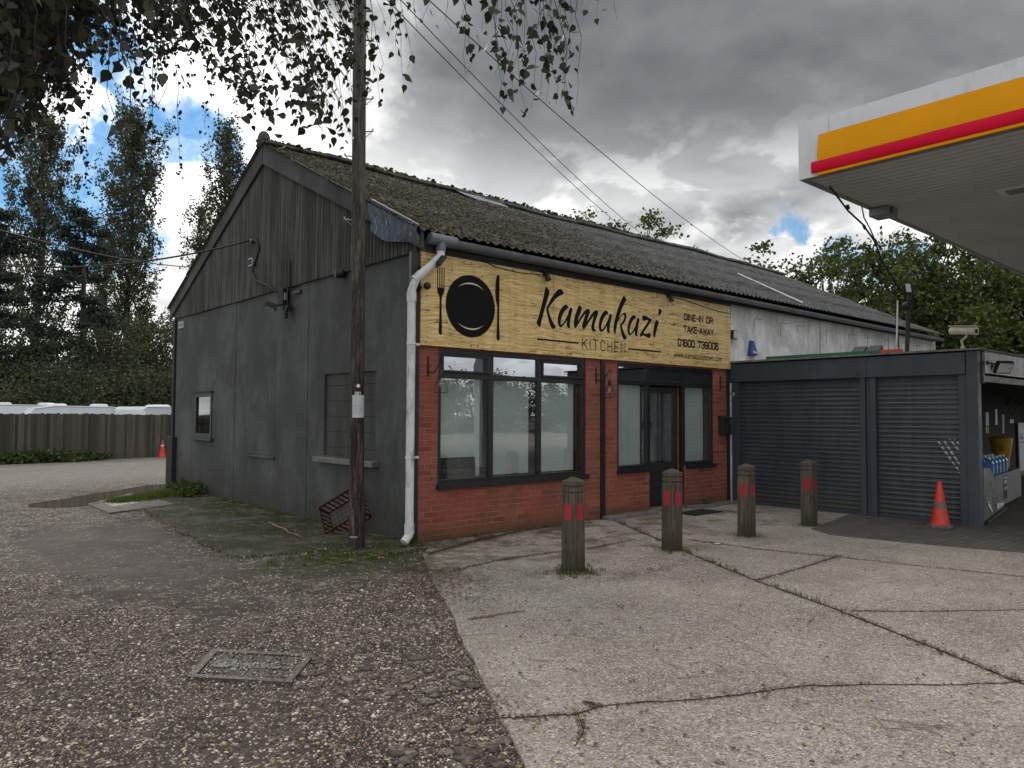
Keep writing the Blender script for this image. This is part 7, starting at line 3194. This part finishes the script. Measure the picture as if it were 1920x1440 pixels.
def broad(name, x, y, zb, h, w, label, mat_, nclump, leaf, lpc=70, cl=.55, trunk_r=.25, group=None, cat='tree', low=.25, gaps=0.0, seed=0, flat=1.0, detail=True):
    r = thing(name, (x, y, zb), label, cat, group)
    rnd = random.Random(seed)
    mb = MB()
    tr = [Vector((x+.1*math.sin(k), y+.08*math.cos(k*1.7), zb+h*.62*k/6)) for k in range(7)]
    mb.tube(tr, [trunk_r*(1-.12*k) for k in range(7)], 8, cap=False)
    mb.build('trunk', M_bark, r, smooth=True)
    mb = MB()
    C = []
    for i in range(nclump):
        # points in an uneven ellipsoid shell
        while True:
            v = Vector((rnd.uniform(-1, 1), rnd.uniform(-1, 1), rnd.uniform(-1, 1)))
            if .25 < v.length < 1:
                break
        v = v.normalized()*(v.length**.5)
        k = 1+.22*math.sin(v.x*5+seed)+.18*math.cos(v.y*6+v.z*4+seed*2)
        c = Vector((x+v.x*w/2*k, y+v.y*w/2*k, zb+h*(low+1)/2+v.z*h*(1-low)/2*k*.97*flat))
        if c.z < zb+.2:
            c.z = zb+rnd.uniform(.2, 1)
        C.append(c)
        if detail and (i % 2 == 0):
            a = tr[min(6, max(1, int(6*(c.z-zb)/h*.9)))]
            mid = a.lerp(c, .5)+Vector((0, 0, -.12*h*.2))
            mb.tube([a, mid, c], [trunk_r*.30, trunk_r*.16, trunk_r*.05], 4, cap=False)
    mb.build('limbs', M_bark, r)
    P = []
    for c in C:
        s_ = cl*rnd.uniform(.55, 1.25)
        m_ = int(lpc*rnd.uniform(.6, 1.3))
        q = rng.normal(size=(m_, 3))*np.array([s_, s_, s_*.62])*.62
        P.append(q+np.array(c))
    P = np.concatenate(P)
    leaf_cloud('crown', P, rng.uniform(leaf*.55, leaf*1.2, len(P)), mat_, r, 'quad')
    return r


# pine between the poplars: layered branches
def pine(x, y, zb, h, label):
    r = thing('pine_tree', (x, y, zb), label, 'tree')
    mb = MB()
    mb.tube([(x, y, zb), (x+.1, y, zb+h*.5), (x, y, zb+h)], [.28, .18, .04], 8, cap=False)
    mb.build('trunk', M_bark, r, smooth=True)
    mb = MB()
    P = []
    for k in range(46):
        t = .22+.78*(k/46)
        a = random.uniform(0, 6.283)
        L_ = 3.6*(1-t)**.6+.6
        L_ *= random.uniform(.6, 1.15)
        b = Vector((x, y, zb+h*t))
        e = b+Vector((math.cos(a)*L_, math.sin(a)*L_, -.12*L_+.3))
        mb.tube([b, b.lerp(e, .5)+Vector((0, 0, -.1)), e], [.06, .04, .015], 4, cap=False)
        for q in range(11):
            s_ = random.uniform(.3, 1.05)
            c = b.lerp(e, s_)
            m_ = 42
            pp = rng.normal(size=(m_, 3))*np.array([.34, .34, .13])+np.array(c)
            P.append(pp)
    mb.build('limbs', M_bark, r)
    P = np.concatenate(P)
    leaf_cloud('crown', P, rng.uniform(.10, .24, len(P)), L_pine, r, 'quad')


x, y = at(148, 46)
pine(x, y, -.8, top_h(395, 46), 'dark pine with layered branches between the poplars')
x, y = at(-25, 40)
pine(x, y, -.8, top_h(395, 40), 'dark conifer at the left edge of the view')

G_s = 'scrub trees behind the caravans'
sc_list = [(-40, 44, 600, 8, 'dark scrub tree at the left edge behind the caravans', L_scrub), (60, 43, 640, 8, 'bushy olive scrub tree below the leftmost poplar', L_scrubo), (150, 42, 615, 7, 'dark scrub tree below the pine', L_scrub),
           (225, 44, 600, 6.5, 'olive scrub tree below the middle poplar', L_scrubo), (290, 43, 610, 6, 'feathery olive scrub tree left of the gable corner', L_scrubo), (340, 45, 620, 6, 'scrub tree half hidden behind the gable corner', L_scrub),
           (10, 39, 690, 6, 'low dark bush over the left caravan', L_scrub), (105, 38, 700, 6, 'low arching bush over the middle caravans', L_scrubo), (195, 38, 690, 6, 'low dark bush behind the gap between caravans', L_scrub), (275, 38, 700, 5, 'low bush behind the boxy caravan', L_scrubo), (330, 40, 690, 5, 'low bush right behind the boxy caravan roof', L_scrub)]
for i, (px, d_, py, w_, lab, mm) in enumerate(sc_list):
    x, y = at(px, d_)
    broad('scrub_tree', x, y, -.8, top_h(py, d_), w_, lab, mm, 150, .17, 95, .95, .12, G_s, 'tree', .0, seed=i+3)

G_o = 'leafy oaks behind the kiosk'
oaks = [(1560, 30, 432, 7.0, 'loose crowned oak nearest the far end of the shop roof', 120), (1705, 31, 425, 6.0, 'oak behind the post on the kiosk roof', 105), (1650, 35, 520, 8, 'lower oak filling the gap behind the roof verge', 120),
        (1830, 30, 455, 8.5, 'broad oak behind the cream camera', 210), (1950, 32, 430, 9, 'broad oak at the right edge of the view under the canopy', 220), (1760, 34, 560, 8, 'lower oak behind the kiosk roof', 150), (1900, 27, 600, 7, 'low oak foliage right above the kiosk fascia', 170)]
for i, (px, d_, py, w_, lab, nc) in enumerate(oaks):
    x, y = at(px, d_)
    broad('oak_tree', x, y, 0, top_h(py, d_, 0), w_, lab, L_oak, nc, .19, 120, .56, .3, G_o, 'tree', .18, seed=i+30)
for i, (px, py, d_, w_, lab, nc) in enumerate(((1180, 412, 34, 6.5, 'oak crown showing just above the roof ridge', 44), (1275, 455, 36, 4.6, 'small tree crown showing above the ridge, right of the bigger one', 26))):
    x, y = at(px, d_)
    broad('oak_tree', x, y, 0, top_h(py, d_, 0), w_, lab, L_oak, nc*2, .18, 120, .42, .3, 'tree crowns above the roof ridge', 'tree', .35, seed=i+60)

# trees and hedge on the other side of the road, seen mirrored in the windows
for i, (x, y, h_, w_) in enumerate(((12, -34, 8, 8), (19, -40, 4.6, 9), (27, -42, 4, 9), (36, -44, 5, 10), (47, -46, 4.4, 11), (4, -34, 8.5, 7), (60, -48, 5, 13))):
    broad('roadside_tree', x, y, 0, h_, w_, 'roadside tree across the road, number %s along from the left' % ['one', 'two', 'three', 'four', 'five', 'six', 'seven'][i], L_scrub, 90, .24, 150, 1.0, .25, 'trees across the road', 'tree', .05, seed=i+80, detail=False)


# ================================================================== BIRCH overhead
def screen_pt(px, py, d):
    return Vector(D(px, py, d))


bz = thing('birch_tree', (float(CAM[0]-_r[0]*6.5+_fw[0]*1.0), float(CAM[1]-_r[1]*6.5+_fw[1]*1.0), 0), 'birch with drooping leafy twigs hanging over the top left of the view', 'tree')
tb = Vector(bz.location)
mb = MB()
mb.tube([tb+Vector((0, 0, -.1)), tb+Vector((.05, .1, 3)), tb+Vector((.2, .2, 6)), tb+Vector((.3, .3, 9.5)), tb+Vector((.2, .5, 13))], [.26, .22, .17, .11, .03], 12)
mb.build('trunk', M_birchbark, bz, smooth=True)
leafP = []
twig = MB()
limb = MB()


def hang(tip, L_, side, n_leaf, rad=.0028, ex=2.2):
    """a drooping twig ending at tip; returns its upper end"""
    dist = float(np.dot(np.array(tip)-CAM, _fw))
    if dist > 0.5:
        zt_f = CAM[2]+dist*0.60+.12
        if tip.z+L_ < zt_f:
            L_ = zt_f-tip.z
            n_leaf = int(n_leaf*1.1)
    pts = []
    n = 9
    for k in range(n+1):
        t = k/n
        # horizontal travel happens early, then it hangs
        h_ = (1-t)**ex
        p = Vector((tip.x+side.x*h_, tip.y+side.y*h_, tip.z+L_*(1-t)))
        p += Vector((random.gauss(0, .012), random.gauss(0, .012), 0))
        pts.append(p)
    twig.tube(pts, [rad*(1.3-.9*k/n) for k in range(n+1)], 4, cap=False)
    for i in range(n_leaf):
        t = random.uniform(.05, 1.02)**.8
        k = min(n-1, int(t*n))
        b = pts[k].lerp(pts[k+1], min(1.05, t*n-k))
        o_ = Vector((random.gauss(0, .022), random.gauss(0, .022), -.02-abs(random.gauss(0, .012))))
        leafP.append(tuple(b+o_))
    return pts[0]


tops = []


def yb(x):
    return float(np.interp(x, [-300, 0, 60, 110, 140, 180, 215, 260, 330, 400, 450, 500, 560, 620, 660, 700, 720], [330, 325, 265, 205, 165, 125, 120, 140, 110, 140, 205, 255, 280, 270, 265, 130, 40]))


for i in range(185):          # outer drape
    px = random.uniform(-60, 695)
    lim = yb(px)
    d_ = random.uniform(3.6, 6.4)
    py = lim-abs(random.gauss(0, 1))*lim*.42
    tip = screen_pt(px, py, d_)
    L_ = random.uniform(.7, 1.6)
    sw_ = random.uniform(.35, 1.25)
    tops.append(hang(tip, L_, Vector((-_r[0]*sw_+random.gauss(0, .2), -_r[1]*sw_+random.gauss(0, .2), 0)), int(L_*20), ex=random.uniform(1.2, 1.8)))
for i in range(640):          # dense upper left
    px = random.uniform(-420, 360) if i % 3 else random.uniform(-300, 120)
    lim = yb(px)*.9 if px < 200 else 90
    d_ = random.uniform(3.2, 7.5)
    py = random.uniform(-260, max(10, lim))
    tip = screen_pt(px, py, d_)
    L_ = random.uniform(.6, 1.3)
    tops.append(hang(tip, L_, Vector((random.gauss(-.1, .2), random.gauss(0, .2), 0)), int(L_*40)))
for (px, py, d_) in ((690, 205, 4.6), (702, 140, 4.4), (710, 188, 4.5), (752, 150, 4.3), (735, 62, 4.2), (765, 130, 4.3), (716, 60, 4.1), (742, 95, 4.3), (842, 55, 4.6), (800, 35, 4.4), (780, 60, 4.3), (905, 60, 4.2), (872, 50, 4.2),
                     (870, 135, 4.0), (882, 128, 4.1), (940, 198, 3.9), (946, 212, 3.9), (975, 205, 3.9), (1002, 205, 4.0), (1012, 180, 4.0), (1028, 192, 4.0), (1045, 195, 4.0), (1062, 190, 4.0), (1082, 202, 3.9), (1066, 205, 3.9), (1058, 155, 4.0), (960, 165, 3.9), (985, 150, 4.0),
                     (925, 95, 4.0), (955, 120, 4.1), (990, 110, 4.0), (1035, 90, 4.0), (1052, 95, 4.1), (1010, 60, 4.1), (1072, 45, 4.0), (930, 140, 4.0), (975, 70, 4.2), (1095, 8, 4.2), (1155, 38, 4.0), (1120, 25, 4.1), (620, 5, 4.2), (600, 40, 4.4), (545, 60, 4.6)):
    L_ = random.uniform(.7, 1.1)
    sx = -.18 if px < 860 else (random.uniform(-.25, .12))
    tops.append(hang(screen_pt(px, py, d_), L_, Vector((_r[0]*sx, _r[1]*sx, 0)), int(L_*(13 if px < 860 else 17)), .0024))
for i in range(150):
    px = random.uniform(-160, 125)
    d_ = random.uniform(3.4, 6.5)
    tops.append(hang(screen_pt(px, random.uniform(40, 320-max(0, px)*1.1), d_), .9, Vector((random.gauss(-.1, .2), random.gauss(0, .2), 0)), 34))
for (px, py, d_) in ((133, 190, 2.6), (300, 200, 2.5), (240, 250, 2.4), (205, 260, 2.6), (345, 60, 2.6), (60, 120, 2.5), (215, 120, 2.6), (20, 230, 2.4)):
    tops.append(hang(screen_pt(px, py, d_), .55, Vector((-_r[0]*.1, -_r[1]*.1, 0)), 9, .0022))
# out-of-view foliage overhead and to the left, shading the wall side
for i in range(520):
    px = random.uniform(-2400, -300)
    d_ = random.uniform(4, 10)
    q = CAM+_fw*random.uniform(.5, 9)-_r*random.uniform(3.0, 9.5)
    tip = Vector((q[0], q[1], random.uniform(3.4, 8.5)))
    tops.append(hang(tip, random.uniform(.8, 1.8), Vector((random.gauss(0, .3), random.gauss(0, .3), 0)), 46, .004))
# limbs from the trunk to the twig tops
random.shuffle(tops)
hubs = []
for k in range(16):
    s_ = k/15
    q = CAM+_fw*(2.2+3.6*((k*7) % 5)/4)-_r*(5.2-8.0*s_)
    hubs.append(Vector((q[0], q[1], 5.6+.9*math.sin(k*2.1))))
for hb in hubs:
    a = tb+Vector((.15, .2, 4.6+random.uniform(0, 2.2)))
    mid = a.lerp(hb, .5)+Vector((0, 0, .6))
    limb.tube([a, mid, hb], [.07, .045, .014], 6, cap=False)
for t in tops:
    hb = min(hubs, key=lambda h_: (h_-t).length)
    if (hb-t).length < 3.2:
        limb.tube([hb, hb.lerp(t, .5)+Vector((0, 0, .12)), t], [.010, .006, .003], 4, cap=False)
limb.build('limbs', M_twig, bz)
twig.build('twigs', M_twig, bz)
leafP = np.array(leafP)
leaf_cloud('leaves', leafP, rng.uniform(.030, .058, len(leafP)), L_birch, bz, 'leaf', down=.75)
print('birch leaves', len(leafP))
